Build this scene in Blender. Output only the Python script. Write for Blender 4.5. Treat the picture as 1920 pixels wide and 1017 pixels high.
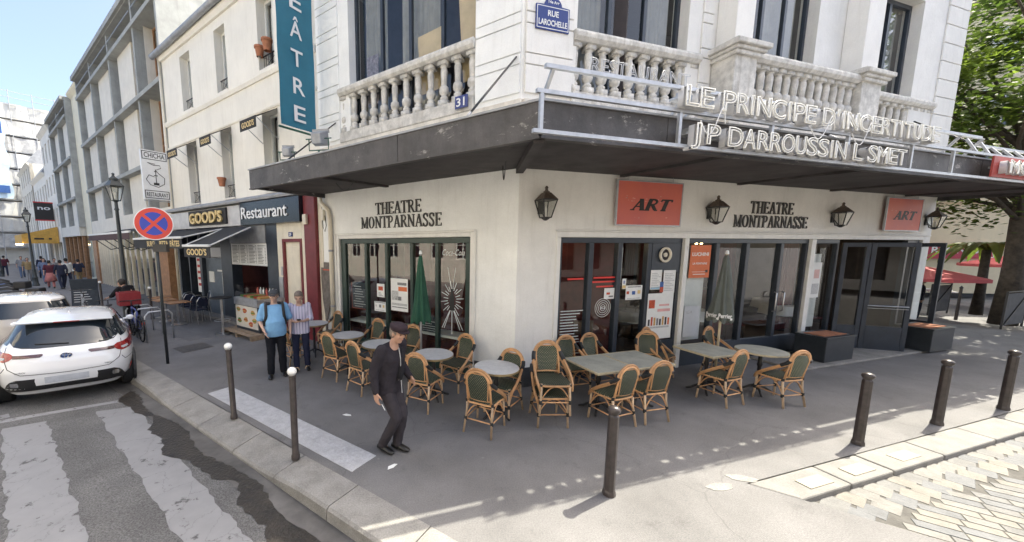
import bpy, bmesh, math, random
from mathutils import Matrix, Vector
from math import sin, cos, pi, radians, atan2, hypot
random.seed(7)
for o in list(bpy.data.objects): bpy.data.objects.remove(o)
SC = bpy.context.scene
COL = SC.collection

# ------------------------------------------------------------------ camera
cam = bpy.data.cameras.new('camera'); CAM = bpy.data.objects.new('camera', cam); COL.objects.link(CAM)
CAM.location = (0, 0, 2.55)
CAM.rotation_euler = (radians(90 - 7.23), 0, 0)
cam.sensor_width = 36.0; cam.lens = 36.0 * 670 / 1920
cam.shift_x = 145 / 1920; cam.shift_y = 37.5 / 1920
cam.clip_start = 0.05; cam.clip_end = 2000
SC.camera = CAM

# ------------------------------------------------------------------ sky, sun, exposure
SUN_AZ, SUN_EL = 28.3, 58.0            # degrees anticlockwise from +x, and above the horizon
W = bpy.data.worlds.new('World'); SC.world = W; W.use_nodes = True
wn = W.node_tree.nodes; wl = W.node_tree.links
bg = wn['Background']
sky = wn.new('ShaderNodeTexSky'); sky.sky_type = 'NISHITA'; sky.sun_disc = False
sky.sun_elevation = radians(SUN_EL); sky.sun_rotation = radians(90 - SUN_AZ)
sky.air_density = 0.55; sky.dust_density = 4.6; sky.ozone_density = 1.8; sky.altitude = 40
wl.new(sky.outputs[0], bg.inputs['Color']); bg.inputs['Strength'].default_value = 0.15
sl = bpy.data.lights.new('sun', 'SUN'); SUN = bpy.data.objects.new('sun', sl); COL.objects.link(SUN)
sl.energy = 2.7; sl.angle = radians(0.53); sl.color = (1.0, 0.95, 0.87)
sd = Vector((cos(radians(SUN_EL)) * cos(radians(SUN_AZ)), cos(radians(SUN_EL)) * sin(radians(SUN_AZ)), sin(radians(SUN_EL))))
SUN.rotation_euler = sd.to_track_quat('Z', 'Y').to_euler()
SUN.location = sd * 60
vs = SC.view_settings
vs.view_transform = 'Standard'; vs.look = 'None'; vs.gamma = 1.0; vs.use_curve_mapping = False
vs.exposure = 1.96
vs.use_white_balance = True; vs.white_balance_temperature = 6950; vs.white_balance_tint = 4
SC.render.engine = 'CYCLES'
SC.cycles.max_bounces = 8; SC.cycles.diffuse_bounces = 4; SC.cycles.glossy_bounces = 4
SC.cycles.transparent_max_bounces = 16; SC.cycles.transmission_bounces = 4
SC.cycles.caustics_reflective = False; SC.cycles.caustics_refractive = False
SC.cycles.use_denoising = True

# ------------------------------------------------------------------ helpers
WM = {}                                   # world matrices by object name
I4 = Matrix.Identity(4)
def T(x, y, z): return Matrix.Translation((x, y, z))
def RZ(d): return Matrix.Rotation(radians(d), 4, 'Z')
def RX(d): return Matrix.Rotation(radians(d), 4, 'X')
def RY(d): return Matrix.Rotation(radians(d), 4, 'Y')
def SCL(x, y, z): return Matrix.Diagonal((x, y, z, 1))

# facade frames: x to the right along the wall, y into the building, z up; origin at the street corner
KX, KY = 1.42, 6.18
FL = T(KX, KY, 0) @ RZ(-35.84)            # facade on the main street (x negative, going left)
FR = T(KX, KY, 0) @ RZ(16.81)             # facade on the side street (x positive, going right)
FG = FL @ T(-14.95, 0, 0) @ RZ(-1.86)     # grey building further left

def place(o, parent=None, M=I4):
    WM[o.name] = M.copy()
    if parent is not None:
        o.parent = parent
        o.matrix_basis = WM[parent.name].inverted() @ M
    else:
        o.matrix_basis = M
    return o
def tag(o, label=None, cat=None, group=None, kind=None):
    if label: o['label'] = label
    if cat: o['category'] = cat
    if group: o['group'] = group
    if kind: o['kind'] = kind
    return o
def thing(name, label, cat, M=I4, group=None):
    o = bpy.data.objects.new(name, None); COL.objects.link(o); o.empty_display_size = 0.1
    place(o, None, M)
    return tag(o, label, cat, group)

class B:
    """collects shapes into one mesh"""
    def __init__(s): s.v = []; s.f = []; s.m = []; s.cm = 0; s.M = None
    def mat(s, i): s.cm = i; return s
    def add(s, vs, fs):
        n = len(s.v)
        if s.M is not None: vs = [tuple(s.M @ Vector(p)) for p in vs]
        s.v.extend([tuple(p) for p in vs])
        for f in fs: s.f.append(tuple(i + n for i in f)); s.m.append(s.cm)
        return s
    def box(s, x0, y0, z0, x1, y1, z1):
        x0, x1 = min(x0, x1), max(x0, x1); y0, y1 = min(y0, y1), max(y0, y1); z0, z1 = min(z0, z1), max(z0, z1)
        return s.add([(x0,y0,z0),(x1,y0,z0),(x1,y1,z0),(x0,y1,z0),(x0,y0,z1),(x1,y0,z1),(x1,y1,z1),(x0,y1,z1)],
                     [(0,3,2,1),(4,5,6,7),(0,1,5,4),(1,2,6,5),(2,3,7,6),(3,0,4,7)])
    def quad(s, a, b, c, d): return s.add([a, b, c, d], [(0,1,2,3)])
    def bar(s, p, q, w, h=None, up=(0,0,1)):
        """rectangular bar from p to q, w wide, h high"""
        h = w if h is None else h
        p = Vector(p); q = Vector(q); d = (q - p).normalized(); u = Vector(up)
        if abs(d.dot(u)) > .98: u = Vector((0,1,0))
        r = d.cross(u).normalized(); u = r.cross(d).normalized()
        r *= w / 2; u *= h / 2
        return s.add([p-r-u, p+r-u, p+r+u, p-r+u, q-r-u, q+r-u, q+r+u, q-r+u],
                     [(0,1,2,3),(7,6,5,4),(0,4,5,1),(1,5,6,2),(2,6,7,3),(3,7,4,0)])
    def tube(s, pts, r, n=8, cap=True, closed=False):
        """tube through points; r a number or a list, entries number or (rx, ry)"""
        pts = [Vector(p) for p in pts]; k = len(pts)
        rs = r if isinstance(r, (list, tuple)) and len(r) == k else [r] * k
        t0 = (pts[1] - pts[0]).normalized()
        a = Vector((0,0,1)) if abs(t0.z) < .9 else Vector((1,0,0))
        nrm = (a - t0 * a.dot(t0)).normalized(); vs = []; fs = []
        for i in range(k):
            if closed: t = (pts[(i+1) % k] - pts[i-1]).normalized()
            else: t = (pts[min(i+1, k-1)] - pts[max(i-1, 0)]).normalized()
            nrm = (nrm - t * nrm.dot(t)).normalized(); b = t.cross(nrm)
            ri = rs[i]; rx, ry = ri if isinstance(ri, (list, tuple)) else (ri, ri)
            for j in range(n):
                an = 2 * pi * j / n
                vs.append(pts[i] + nrm * (cos(an) * rx) + b * (sin(an) * ry))
        for i in range(k if closed else k - 1):
            i2 = (i + 1) % k
            for j in range(n):
                j2 = (j + 1) % n
                fs.append((i*n+j, i*n+j2, i2*n+j2, i2*n+j))
        if cap and not closed:
            fs.append(tuple(range(n-1, -1, -1))); fs.append(tuple((k-1)*n + j for j in range(n)))
        return s.add(vs, fs)
    def lathe(s, prof, n=16, c=(0,0,0), cap=True):
        vs = []; fs = []; k = len(prof)
        for r, z in prof:
            for j in range(n):
                a = 2 * pi * j / n; vs.append((c[0] + r*cos(a), c[1] + r*sin(a), c[2] + z))
        for i in range(k - 1):
            for j in range(n):
                j2 = (j + 1) % n; fs.append((i*n+j, i*n+j2, (i+1)*n+j2, (i+1)*n+j))
        if cap: fs.append(tuple(range(n-1, -1, -1))); fs.append(tuple((k-1)*n + j for j in range(n)))
        return s.add(vs, fs)
    def prism(s, poly, a, b, ax='z'):
        """extrude a 2-d polygon from a to b along an axis: z (x,y), y (x,z) or x (y,z)"""
        k = len(poly)
        def P(p, t): return (p[0], p[1], t) if ax == 'z' else ((p[0], t, p[1]) if ax == 'y' else (t, p[0], p[1]))
        vs = [P(p, a) for p in poly] + [P(p, b) for p in poly]
        fs = [tuple(range(k-1, -1, -1)), tuple(range(k, 2*k))] + [(i, (i+1) % k, k + (i+1) % k, k + i) for i in range(k)]
        return s.add(vs, fs)
    def ell(s, c, rx, ry, rz, n=12, m=8):
        vs = []; fs = []
        for i in range(m + 1):
            th = pi * i / m
            for j in range(n):
                ph = 2 * pi * j / n
                vs.append((c[0] + rx*sin(th)*cos(ph), c[1] + ry*sin(th)*sin(ph), c[2] - rz*cos(th)))
        for i in range(m):
            for j in range(n):
                j2 = (j+1) % n; fs.append((i*n+j, i*n+j2, (i+1)*n+j2, (i+1)*n+j))
        return s.add(vs, fs)
    def mesh(s, name, mats, smooth=False):
        me = bpy.data.meshes.new(name); me.from_pydata(s.v, [], s.f)
        mats = mats if isinstance(mats, (list, tuple)) else [mats]
        for m in mats: me.materials.append(m)
        if len(mats) > 1: me.polygons.foreach_set('material_index', s.m)
        if smooth: me.polygons.foreach_set('use_smooth', [True] * len(me.polygons))
        bm = bmesh.new(); bm.from_mesh(me)
        if smooth: bmesh.ops.remove_doubles(bm, verts=bm.verts, dist=1e-5)
        bmesh.ops.recalc_face_normals(bm, faces=bm.faces); bm.to_mesh(me); bm.free()
        me.update(); return me
    def build(s, name, mats, parent=None, M=I4, smooth=False, bevel=0, seg=1, edge=None):
        o = link(name, s.mesh(name, mats, smooth), parent, M)
        if bevel:
            b = o.modifiers.new('bevel', 'BEVEL'); b.width = bevel; b.segments = seg; b.limit_method = 'ANGLE'; b.angle_limit = radians(40)
        if edge: sharp(o, edge)
        return o
def link(name, me, parent=None, M=I4):
    o = bpy.data.objects.new(name, me); COL.objects.link(o); return place(o, parent, M)
def sharp(o, deg=35):
    me = o.data; bm = bmesh.new(); bm.from_mesh(me)
    for e in bm.edges:
        if len(e.link_faces) == 2 and e.calc_face_angle(0) > radians(deg): e.smooth = False
    bm.to_mesh(me); bm.free()
def copy_tree(root, M, parent=None):
    """copy of a thing with copies of its parts and sub-parts, mesh data shared"""
    c = root.copy(); COL.objects.link(c)
    if parent is None: place(c, None, M)
    for ch in list(root.children):
        d = ch.copy(); COL.objects.link(d); d.parent = c; WM[d.name] = M @ ch.matrix_basis
        for g in list(ch.children):
            e = g.copy(); COL.objects.link(e); e.parent = d
    return c

# ------------------------------------------------------------------ materials
def mat(name, col, rough=.6, var=.12, scale=6.0, bump=.0, metal=0., spec=.5, col2=None, streak=0., fine=0., coat=0., coords='pos', bscale=None):
    m = bpy.data.materials.new(name); m.use_nodes = True
    nt = m.node_tree; N = nt.nodes; Lk = nt.links; p = N['Principled BSDF']
    p.inputs['Roughness'].default_value = rough; p.inputs['Metallic'].default_value = metal
    p.inputs['Specular IOR Level'].default_value = spec
    if coat: p.inputs['Coat Weight'].default_value = coat; p.inputs['Coat Roughness'].default_value = .05
    if coords == 'pos':
        g = N.new('ShaderNodeNewGeometry'); co = g.outputs['Position']
    else:
        g = N.new('ShaderNodeTexCoord'); co = g.outputs['Object']
    base = (*col, 1)
    if var or col2 or streak or fine:
        n1 = N.new('ShaderNodeTexNoise'); n1.inputs['Scale'].default_value = scale; n1.inputs['Detail'].default_value = 6; n1.inputs['Roughness'].default_value = .62
        Lk.new(co, n1.inputs['Vector'])
        rp = N.new('ShaderNodeMapRange'); rp.inputs[1].default_value = .3; rp.inputs[2].default_value = .7; Lk.new(n1.outputs[0], rp.inputs[0])
        mx = N.new('ShaderNodeMix'); mx.data_type = 'RGBA'
        lo = col2 if col2 else tuple(c * (1 - var * 1.6) for c in col); hi = tuple(min(1, c * (1 + var)) for c in col) if not col2 else col
        mx.inputs[6].default_value = (*lo, 1); mx.inputs[7].default_value = (*hi, 1); Lk.new(rp.outputs[0], mx.inputs[0])
        out = mx.outputs[2]
        if fine:
            n2 = N.new('ShaderNodeTexNoise'); n2.inputs['Scale'].default_value = 70; n2.inputs['Detail'].default_value = 4; Lk.new(co, n2.inputs['Vector'])
            r2 = N.new('ShaderNodeMapRange'); r2.inputs[1].default_value = .3; r2.inputs[2].default_value = .7; r2.inputs[3].default_value = 1 - fine; r2.inputs[4].default_value = 1 + fine
            Lk.new(n2.outputs[0], r2.inputs[0])
            x2 = N.new('ShaderNodeMix'); x2.data_type = 'RGBA'; x2.blend_type = 'MULTIPLY'; x2.inputs[0].default_value = 1; Lk.new(out, x2.inputs[6]); Lk.new(r2.outputs[0], x2.inputs[7]); out = x2.outputs[2]
        if streak:
            mp = N.new('ShaderNodeMapping'); mp.inputs['Scale'].default_value = (5, 5, .45); Lk.new(co, mp.inputs[0])
            n3 = N.new('ShaderNodeTexNoise'); n3.inputs['Scale'].default_value = 1.6; n3.inputs['Detail'].default_value = 7; n3.inputs['Roughness'].default_value = .7; Lk.new(mp.outputs[0], n3.inputs['Vector'])
            r3 = N.new('ShaderNodeMapRange'); r3.inputs[1].default_value = .52; r3.inputs[2].default_value = .78; r3.inputs[3].default_value = 0; r3.inputs[4].default_value = streak
            Lk.new(n3.outputs[0], r3.inputs[0])
            x3 = N.new('ShaderNodeMix'); x3.data_type = 'RGBA'; x3.inputs[7].default_value = (col[0]*.42, col[1]*.38, col[2]*.33, 1)
            Lk.new(r3.outputs[0], x3.inputs[0]); Lk.new(out, x3.inputs[6]); out = x3.outputs[2]
        Lk.new(out, p.inputs['Base Color'])
    else: p.inputs['Base Color'].default_value = base
    if bump:
        nb = N.new('ShaderNodeTexNoise'); nb.inputs['Scale'].default_value = bscale or scale * 6; nb.inputs['Detail'].default_value = 5; Lk.new(co, nb.inputs['Vector'])
        bp = N.new('ShaderNodeBump'); bp.inputs['Strength'].default_value = bump; bp.inputs['Distance'].default_value = .02; Lk.new(nb.outputs[0], bp.inputs['Height']); Lk.new(bp.outputs[0], p.inputs['Normal'])
    return m
def glass_mat(name, tint=(.93, .96, .95), refl=1.0, rough=.0):
    m = bpy.data.materials.new(name); m.use_nodes = True; nt = m.node_tree; N = nt.nodes; Lk = nt.links
    N.remove(N['Principled BSDF']); out = N['Material Output']
    tr = N.new('ShaderNodeBsdfTransparent'); tr.inputs[0].default_value = (*tint, 1)
    gl = N.new('ShaderNodeBsdfGlossy'); gl.inputs['Roughness'].default_value = rough
    ge = N.new('ShaderNodeNewGeometry'); dt = N.new('ShaderNodeVectorMath'); dt.operation = 'DOT_PRODUCT'; Lk.new(ge.outputs['Normal'], dt.inputs[0]); Lk.new(ge.outputs['Incoming'], dt.inputs[1])
    ab = N.new('ShaderNodeMath'); ab.operation = 'ABSOLUTE'; Lk.new(dt.outputs['Value'], ab.inputs[0]); om = N.new('ShaderNodeMath'); om.operation = 'SUBTRACT'; om.inputs[0].default_value = 1; Lk.new(ab.outputs[0], om.inputs[1])
    pw_ = N.new('ShaderNodeMath'); pw_.operation = 'POWER'; pw_.inputs[1].default_value = 4.0; Lk.new(om.outputs[0], pw_.inputs[0])
    mu = N.new('ShaderNodeMath'); mu.operation = 'MULTIPLY_ADD'; mu.inputs[1].default_value = .92; mu.inputs[2].default_value = .085 * refl; mu.use_clamp = True
    mx = N.new('ShaderNodeMixShader'); Lk.new(pw_.outputs[0], mu.inputs[0]); Lk.new(mu.outputs[0], mx.inputs[0]); Lk.new(tr.outputs[0], mx.inputs[1]); Lk.new(gl.outputs[0], mx.inputs[2])
    Lk.new(mx.outputs[0], out.inputs[0]); return m
def emit_mat(name, col, s):
    m = bpy.data.materials.new(name); m.use_nodes = True; p = m.node_tree.nodes['Principled BSDF']
    p.inputs['Base Color'].default_value = (*col, 1); p.inputs['Emission Color'].default_value = (*col, 1); p.inputs['Emission Strength'].default_value = s; return m
def plain(name, col, rough=.5, metal=0.): return mat(name, col, rough, var=.06, scale=9, metal=metal)

MT = {}
def mk(key, *a, **k): MT[key] = mat(key, *a, **k)
mk('plaster', (.88,.885,.87), .85, var=.05, scale=1.6, bump=.25, bscale=14, streak=.15, fine=.04)
mk('plaster_grey', (.82,.805,.77), .85, var=.05, scale=1.6, bump=.25, bscale=14, streak=.18, fine=.04)
mk('stone_trim', (.76,.72,.65), .85, var=.1, scale=5, bump=.25, bscale=30, streak=.5, fine=.05)
mk('old_stone', (.66,.64,.60), .9, var=.2, scale=7, bump=.35, bscale=40, streak=.7, fine=.07)
mk('white_paint', (.80,.79,.76), .5, var=.05, scale=5, streak=.2)
mk('wall_base', (.045,.048,.055), .6, var=.2, scale=6)
mk('green_paint', (.028,.052,.045), .35, var=.15, scale=6)
mk('slate_paint', (.035,.045,.062), .35, var=.15, scale=5)
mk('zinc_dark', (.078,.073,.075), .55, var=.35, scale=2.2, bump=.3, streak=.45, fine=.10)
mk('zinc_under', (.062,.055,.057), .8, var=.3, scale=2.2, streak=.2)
mk('zinc', (.36,.37,.39), .5, var=.15, scale=4, metal=.3)
mk('galv', (.48,.49,.51), .45, var=.12, scale=9, metal=.6)
mk('steel', (.55,.55,.56), .3, var=.08, scale=9, metal=.9)
mk('black_metal', (.022,.022,.024), .4, var=.2, scale=12)
mk('bollard_brown', (.052,.042,.040), .32, var=.25, scale=12, bump=.05)
mk('white_enamel', (.78,.78,.76), .35, var=.08, scale=20)
mk('asphalt_walk', (.168,.163,.163), .8, var=.15, scale=1.1, bump=.45, bscale=150, fine=.18)
mk('asphalt_road', (.13,.128,.128), .85, var=.2, scale=1.3, bump=.8, bscale=70, fine=.5)
mk('granite', (.25,.24,.225), .75, var=.16, scale=3.5, bump=.3, bscale=90, fine=.2)
mk('granite_pale', (.205,.198,.187), .8, var=.12, scale=4, bump=.3, bscale=90, fine=.12)
mk('mortar', (.10,.095,.088), .95, var=.2, scale=8, bump=.3)
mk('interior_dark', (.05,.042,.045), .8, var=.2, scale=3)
mk('interior_red', (.11,.022,.025), .8, var=.2, scale=4)
mk('wood_floor', (.10,.065,.045), .6, var=.25, scale=6)
mk('paper', (.80,.80,.78), .7, var=.03, scale=8)
mk('cream_paint', (.76,.70,.58), .55, var=.06, scale=4, streak=.2)
mk('red_paint', (.17,.022,.03), .45, var=.15, scale=4, streak=.2)
mk('black_gloss', (.02,.021,.026), .12, var=.1, scale=5)
mk('gold', (.72,.52,.22), .4, var=.05, scale=8)
mk('concrete', (.36,.37,.36), .85, var=.12, scale=2, bump=.2, streak=.3, fine=.04)
mk('cream_panel', (.74,.70,.62), .8, var=.05, scale=2, streak=.25)
mk('wood_orange', (.38,.20,.10), .6, var=.2, scale=6)
mk('water_dark', (.035,.033,.032), .12, var=.2, scale=3)
def scuff(m, col, lo=.60, hi=.66, scale=2.4, stretch=(1,1,2.2), amt=.75):
    nt = m.node_tree; N = nt.nodes; Lk = nt.links; p = N['Principled BSDF']; src = p.inputs['Base Color'].links[0].from_socket
    g = N.new('ShaderNodeNewGeometry'); mp = N.new('ShaderNodeMapping'); mp.inputs['Scale'].default_value = stretch; Lk.new(g.outputs[0], mp.inputs[0])
    n = N.new('ShaderNodeTexNoise'); n.inputs['Scale'].default_value = scale; n.inputs['Detail'].default_value = 12; n.inputs['Roughness'].default_value = .78; Lk.new(mp.outputs[0], n.inputs[0])
    r = N.new('ShaderNodeMapRange'); r.inputs[1].default_value = lo; r.inputs[2].default_value = hi; r.inputs[4].default_value = amt; Lk.new(n.outputs[0], r.inputs[0])
    x = N.new('ShaderNodeMix'); x.data_type = 'RGBA'; x.inputs[7].default_value = (*col, 1); Lk.new(r.outputs[0], x.inputs[0]); Lk.new(src, x.inputs[6]); Lk.new(x.outputs[2], p.inputs['Base Color'])
scuff(MT['zinc_dark'], (.42,.40,.38), .585, .64); scuff(MT['plaster'], (.55,.50,.44), .68, .76, 3.0, (1,1,.8), .35); scuff(MT['plaster_grey'], (.50,.46,.42), .67, .76, 3.0, (1,1,.8), .35)
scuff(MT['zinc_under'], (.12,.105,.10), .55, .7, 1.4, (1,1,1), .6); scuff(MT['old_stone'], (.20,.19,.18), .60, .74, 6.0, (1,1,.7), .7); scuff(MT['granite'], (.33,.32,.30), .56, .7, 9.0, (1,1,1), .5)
MT['glass'] = glass_mat('window_glass'); MT['glass_dark'] = glass_mat('dark_glass', (.55,.6,.6), 1.2)
MT['car_glass'] = mat('car_glass', (.012,.018,.025), .04, var=0, spec=.8)
MT['lamp_glass'] = glass_mat('lamp_glass', (.85,.85,.82), .8, .1)

# ------------------------------------------------------------------ lettering
def text_mesh(txt, size, depth, bold=0., spacing=1.0, align='CENTER', shear=0., outline=False, bevel=0.):
    c = bpy.data.curves.new('lettering', 'FONT'); c.body = txt; c.size = size; c.extrude = depth / 2; c.offset = bold
    c.space_character = spacing; c.align_x = align; c.shear = shear; c.resolution_u = 3
    if bevel < 0: c.fill_mode = 'NONE'
    if outline: c.fill_mode = 'NONE'; c.extrude = 0; c.bevel_depth = bevel; c.bevel_resolution = 1
    o = bpy.data.objects.new('tmp', c)
    me = bpy.data.meshes.new_from_object(o)
    bpy.data.objects.remove(o); bpy.data.curves.remove(c); me.materials.clear()
    return me
def text(name, txt, size, m, parent, M, width=None, depth=.006, bold=0., shear=0., align='CENTER', spacing=1., **k):
    """flat-standing letters in the x-z plane of M facing -y; width fits the line to a length"""
    me = text_mesh(txt, size, depth, bold, spacing, align, shear, **k); me.materials.append(m)
    if width and len(me.vertices):
        xs = [v.co.x for v in me.vertices]; w = max(xs) - min(xs); s = width / w
        for v in me.vertices: v.co.x *= s
    me.name = name
    return link(name, me, parent, M @ RX(90))

# serif capitals drawn as strokes: (x0, y0, x1, y1, width) and arcs as point lists
SER = {
 'T': (.78, [[(.39,0),(.39,1),.15],[(.02,.96),(.76,.96),.075]], [(.39,0,.36),(.04,.9,.0),(.74,.9,.0)]),
 'H': (.86, [[(.17,0),(.17,1),.15],[(.69,0),(.69,1),.15],[(.17,.5),(.69,.5),.06]], [(.17,0,.32),(.69,0,.32),(.17,1,.32),(.69,1,.32)]),
 'E': (.72, [[(.17,0),(.17,1),.15],[(.05,.965),(.66,.965),.07],[(.17,.5),(.52,.5),.06],[(.05,.035),(.68,.035),.07],[(.655,.80),(.655,1),.05],[(.675,0),(.675,.22),.05],[(.51,.4),(.51,.6),.05]], []),
 'A': (.86, [[(.13,0),(.43,1),.065],[(.43,1),(.74,0),.155],[(.22,.32),(.62,.32),.06]], [(.12,0,.28),(.73,0,.34)]),
 'R': (.84, [[(.17,0),(.17,1),.15],[(.05,.965),(.42,.965),(.58,.88),(.62,.74),(.57,.6),(.42,.52),(.17,.5),.085],[(.4,.5),(.72,.03),.145]], [(.17,0,.32),(.76,0,.2)]),
 'M': (1.06,[[(.15,0),(.17,1),.07],[(.15,1),(.52,.05),.15],[(.52,.05),(.88,1),.06],[(.88,0),(.88,1),.15]], [(.15,0,.28),(.88,0,.32),(.12,1,.2),(.9,1,.24)]),
 'O': (.90, 'O', []),
 'N': (.88, [[(.15,0),(.15,1),.07],[(.13,1),(.73,.02),.155],[(.73,0),(.73,1),.07]], [(.15,0,.28),(.73,1,.28),(.1,1,.2)]),
 'P': (.74, [[(.17,0),(.17,1),.15],[(.05,.965),(.42,.965),(.58,.87),(.62,.72),(.57,.57),(.42,.48),(.17,.46),.085]], [(.17,0,.34)]),
 'S': (.66, [[(.55,.78),(.5,.93),(.36,.985),(.2,.96),(.11,.84),(.13,.69),(.3,.56),(.46,.43),(.54,.28),(.5,.11),(.36,.02),(.2,.03),(.09,.2),.12],[(.56,.72),(.56,.98),.045],[(.085,.02),(.085,.28),.045]], []),
}
def serif_mesh(txt, size, depth, shear=0., heavy=1.0):
    b = B(); x = 0
    def stroke(pts, w):
        w *= heavy
        for i in range(len(pts) - 1):
            p = Vector(pts[i]); q = Vector(pts[i+1]); d = (q - p).normalized(); n = Vector((-d.y, d.x)) * w / 2
            if abs(d.x) > .02 and abs(d.y) > .02 and len(pts) == 2: n = Vector((w / 2, 0))
            e = d * (.01 if len(pts) > 2 else 0)
            quad = [p - n - e, q - n + e, q + n + e, p + n - e]
            b.prism([((c.x + x + shear * c.y) * size, c.y * size) for c in quad], -depth, 0, 'y')
    for ch in txt:
        if ch == ' ': x += .45; continue
        adv, st, se = SER[ch]
        if st == 'O':
            n = 28
            o = [((.43 + .39*cos(2*pi*i/n) + x), .5 + .51*sin(2*pi*i/n)) for i in range(n)]
            k = [((.43 + (.39 - .155*heavy)*cos(2*pi*i/n) + x), .5 + (.51 - .05*heavy)*sin(2*pi*i/n)) for i in range(n)]
            for i in range(n):
                j = (i + 1) % n
                b.prism([((c[0] + shear*c[1])*size, c[1]*size) for c in (o[i], o[j], k[j], k[i])], -depth, 0, 'y')
        else:
            for s_ in st: stroke(s_[:-1], s_[-1])
        for sx, sy, w in se:
            if w: stroke([(sx - w/2, sy + (.025 if sy < .5 else -.025)), (sx + w/2, sy + (.025 if sy < .5 else -.025))], .055)
            else: stroke([(sx, sy - .1), (sx, sy + .07)], .06)
        x += adv + .03
    return b, x * size
def serif(name, txt, size, width, m, parent, M, depth=.02, shear=0., heavy=1.):
    b, w = serif_mesh(txt, size, depth, shear, heavy); s = width / w
    b.v = [((v[0] - w / 2) * s, v[1], v[2]) for v in b.v]
    return b.build(name, m, parent, M)
# ------------------------------------------------------------------ ground, road, kerbs
def LW(u, off, z=0.): return FL @ Vector((-u, -off, z))
def RW(u, off, z=0.): return FR @ Vector((u, -off, z))
def isect(p, d, q, e):
    k = d.x * e.y - d.y * e.x; t = ((q.x - p.x) * e.y - (q.y - p.y) * e.x) / k
    return p + d * t
dl = (LW(1, 0) - LW(0, 0)); dr = (RW(1, 0) - RW(0, 0))
Epoint = isect(LW(0, .97), dl, RW(0, 3.06), dr)
b = B(); b.quad((-600,-600,-.3),(600,-600,-.3),(600,600,-.3),(-600,600,-.3))
tag(b.build('ground', MT['asphalt_walk']), kind='structure')
walk = [LW(75, -1.2), LW(75, 3.45), LW(-16, 3.45), LW(-16, .97), Epoint, RW(16.5, 3.06), RW(16.5, -1.2), RW(0, -1.5)]
b = B(); b.add([tuple(p) for p in walk], [tuple(range(len(walk)))])
def walk_mat():
    m = MT['asphalt_walk']; nt = m.node_tree; N = nt.nodes; Lk = nt.links; p = N['Principled BSDF']
    g = N.new('ShaderNodeNewGeometry'); link_ = p.inputs['Base Color'].links[0]; src = link_.from_socket
    n = N.new('ShaderNodeTexNoise'); n.inputs['Scale'].default_value = 3.2; n.inputs['Detail'].default_value = 8; n.inputs['Roughness'].default_value = .75; Lk.new(g.outputs[0], n.inputs[0])
    r = N.new('ShaderNodeMapRange'); r.inputs[1].default_value = .57; r.inputs[2].default_value = .76; r.inputs[4].default_value = .6; Lk.new(n.outputs[0], r.inputs[0])
    x = N.new('ShaderNodeMix'); x.data_type = 'RGBA'; x.inputs[7].default_value = (.055,.052,.052,1); Lk.new(r.outputs[0], x.inputs[0]); Lk.new(src, x.inputs[6])
    v = N.new('ShaderNodeTexVoronoi'); v.feature = 'DISTANCE_TO_EDGE'; v.inputs['Scale'].default_value = .55
    nn = N.new('ShaderNodeTexNoise'); nn.inputs['Scale'].default_value = 1.3; nn.inputs['Detail'].default_value = 5; Lk.new(g.outputs[0], nn.inputs[0])
    ad = N.new('ShaderNodeMix'); ad.data_type = 'RGBA'; ad.inputs[0].default_value = .35; Lk.new(g.outputs[0], ad.inputs[6]); Lk.new(nn.outputs[1], ad.inputs[7]); Lk.new(ad.outputs[2], v.inputs['Vector'])
    r2 = N.new('ShaderNodeMapRange'); r2.inputs[1].default_value = .0; r2.inputs[2].default_value = .004; r2.inputs[3].default_value = .3; r2.inputs[4].default_value = 0; Lk.new(v.outputs['Distance'], r2.inputs[0])
    x2 = N.new('ShaderNodeMix'); x2.data_type = 'RGBA'; x2.inputs[7].default_value = (.05,.045,.045,1); Lk.new(r2.outputs[0], x2.inputs[0]); Lk.new(x.outputs[2], x2.inputs[6])
    # pale chewing-gum spots
    v3 = N.new('ShaderNodeTexVoronoi'); v3.inputs['Scale'].default_value = 2.3; Lk.new(g.outputs[0], v3.inputs['Vector'])
    r3 = N.new('ShaderNodeMapRange'); r3.inputs[1].default_value = .025; r3.inputs[2].default_value = .04; r3.inputs[3].default_value = .35; r3.inputs[4].default_value = 0; Lk.new(v3.outputs['Distance'], r3.inputs[0])
    x3 = N.new('ShaderNodeMix'); x3.data_type = 'RGBA'; x3.inputs[7].default_value = (.3,.29,.28,1); Lk.new(r3.outputs[0], x3.inputs[0]); Lk.new(x2.outputs[2], x3.inputs[6])
    Lk.new(x3.outputs[2], p.inputs['Base Color'])
walk_mat()
SIDEWALK = tag(b.build('sidewalk', MT['asphalt_walk']), kind='structure')
# road with crown
prof = [(-3.86,-.14),(-4.15,-.13),(-5.2,-.07),(-6.5,-.02),(-8.5,0.0),(-12.5,-.06)]
b = B()
for (y0, z0), (y1, z1) in zip(prof, prof[1:]): b.quad((-75,y0,z0),(16,y0,z0),(16,y1,z1),(-75,y1,z1))
ROAD = tag(b.build('road', MT['asphalt_road'], None, FL), kind='structure')
def road_z(off):
    for (y0, z0), (y1, z1) in zip(prof, prof[1:]):
        if -y0 <= off <= -y1: return z0 + (z1 - z0) * (off + y0) / (y0 - y1)
    return 0
b = B(); b.quad((-75,-12.5,.0),(16,-12.5,.0),(16,-15.2,.02),(-75,-15.2,.02)); b.quad((-75,-12.5,-.1),(16,-12.5,-.1),(16,-12.5,0),(-75,-12.5,0))
tag(b.build('opposite_pavement', MT['asphalt_walk'], None, FL), kind='structure')

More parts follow.
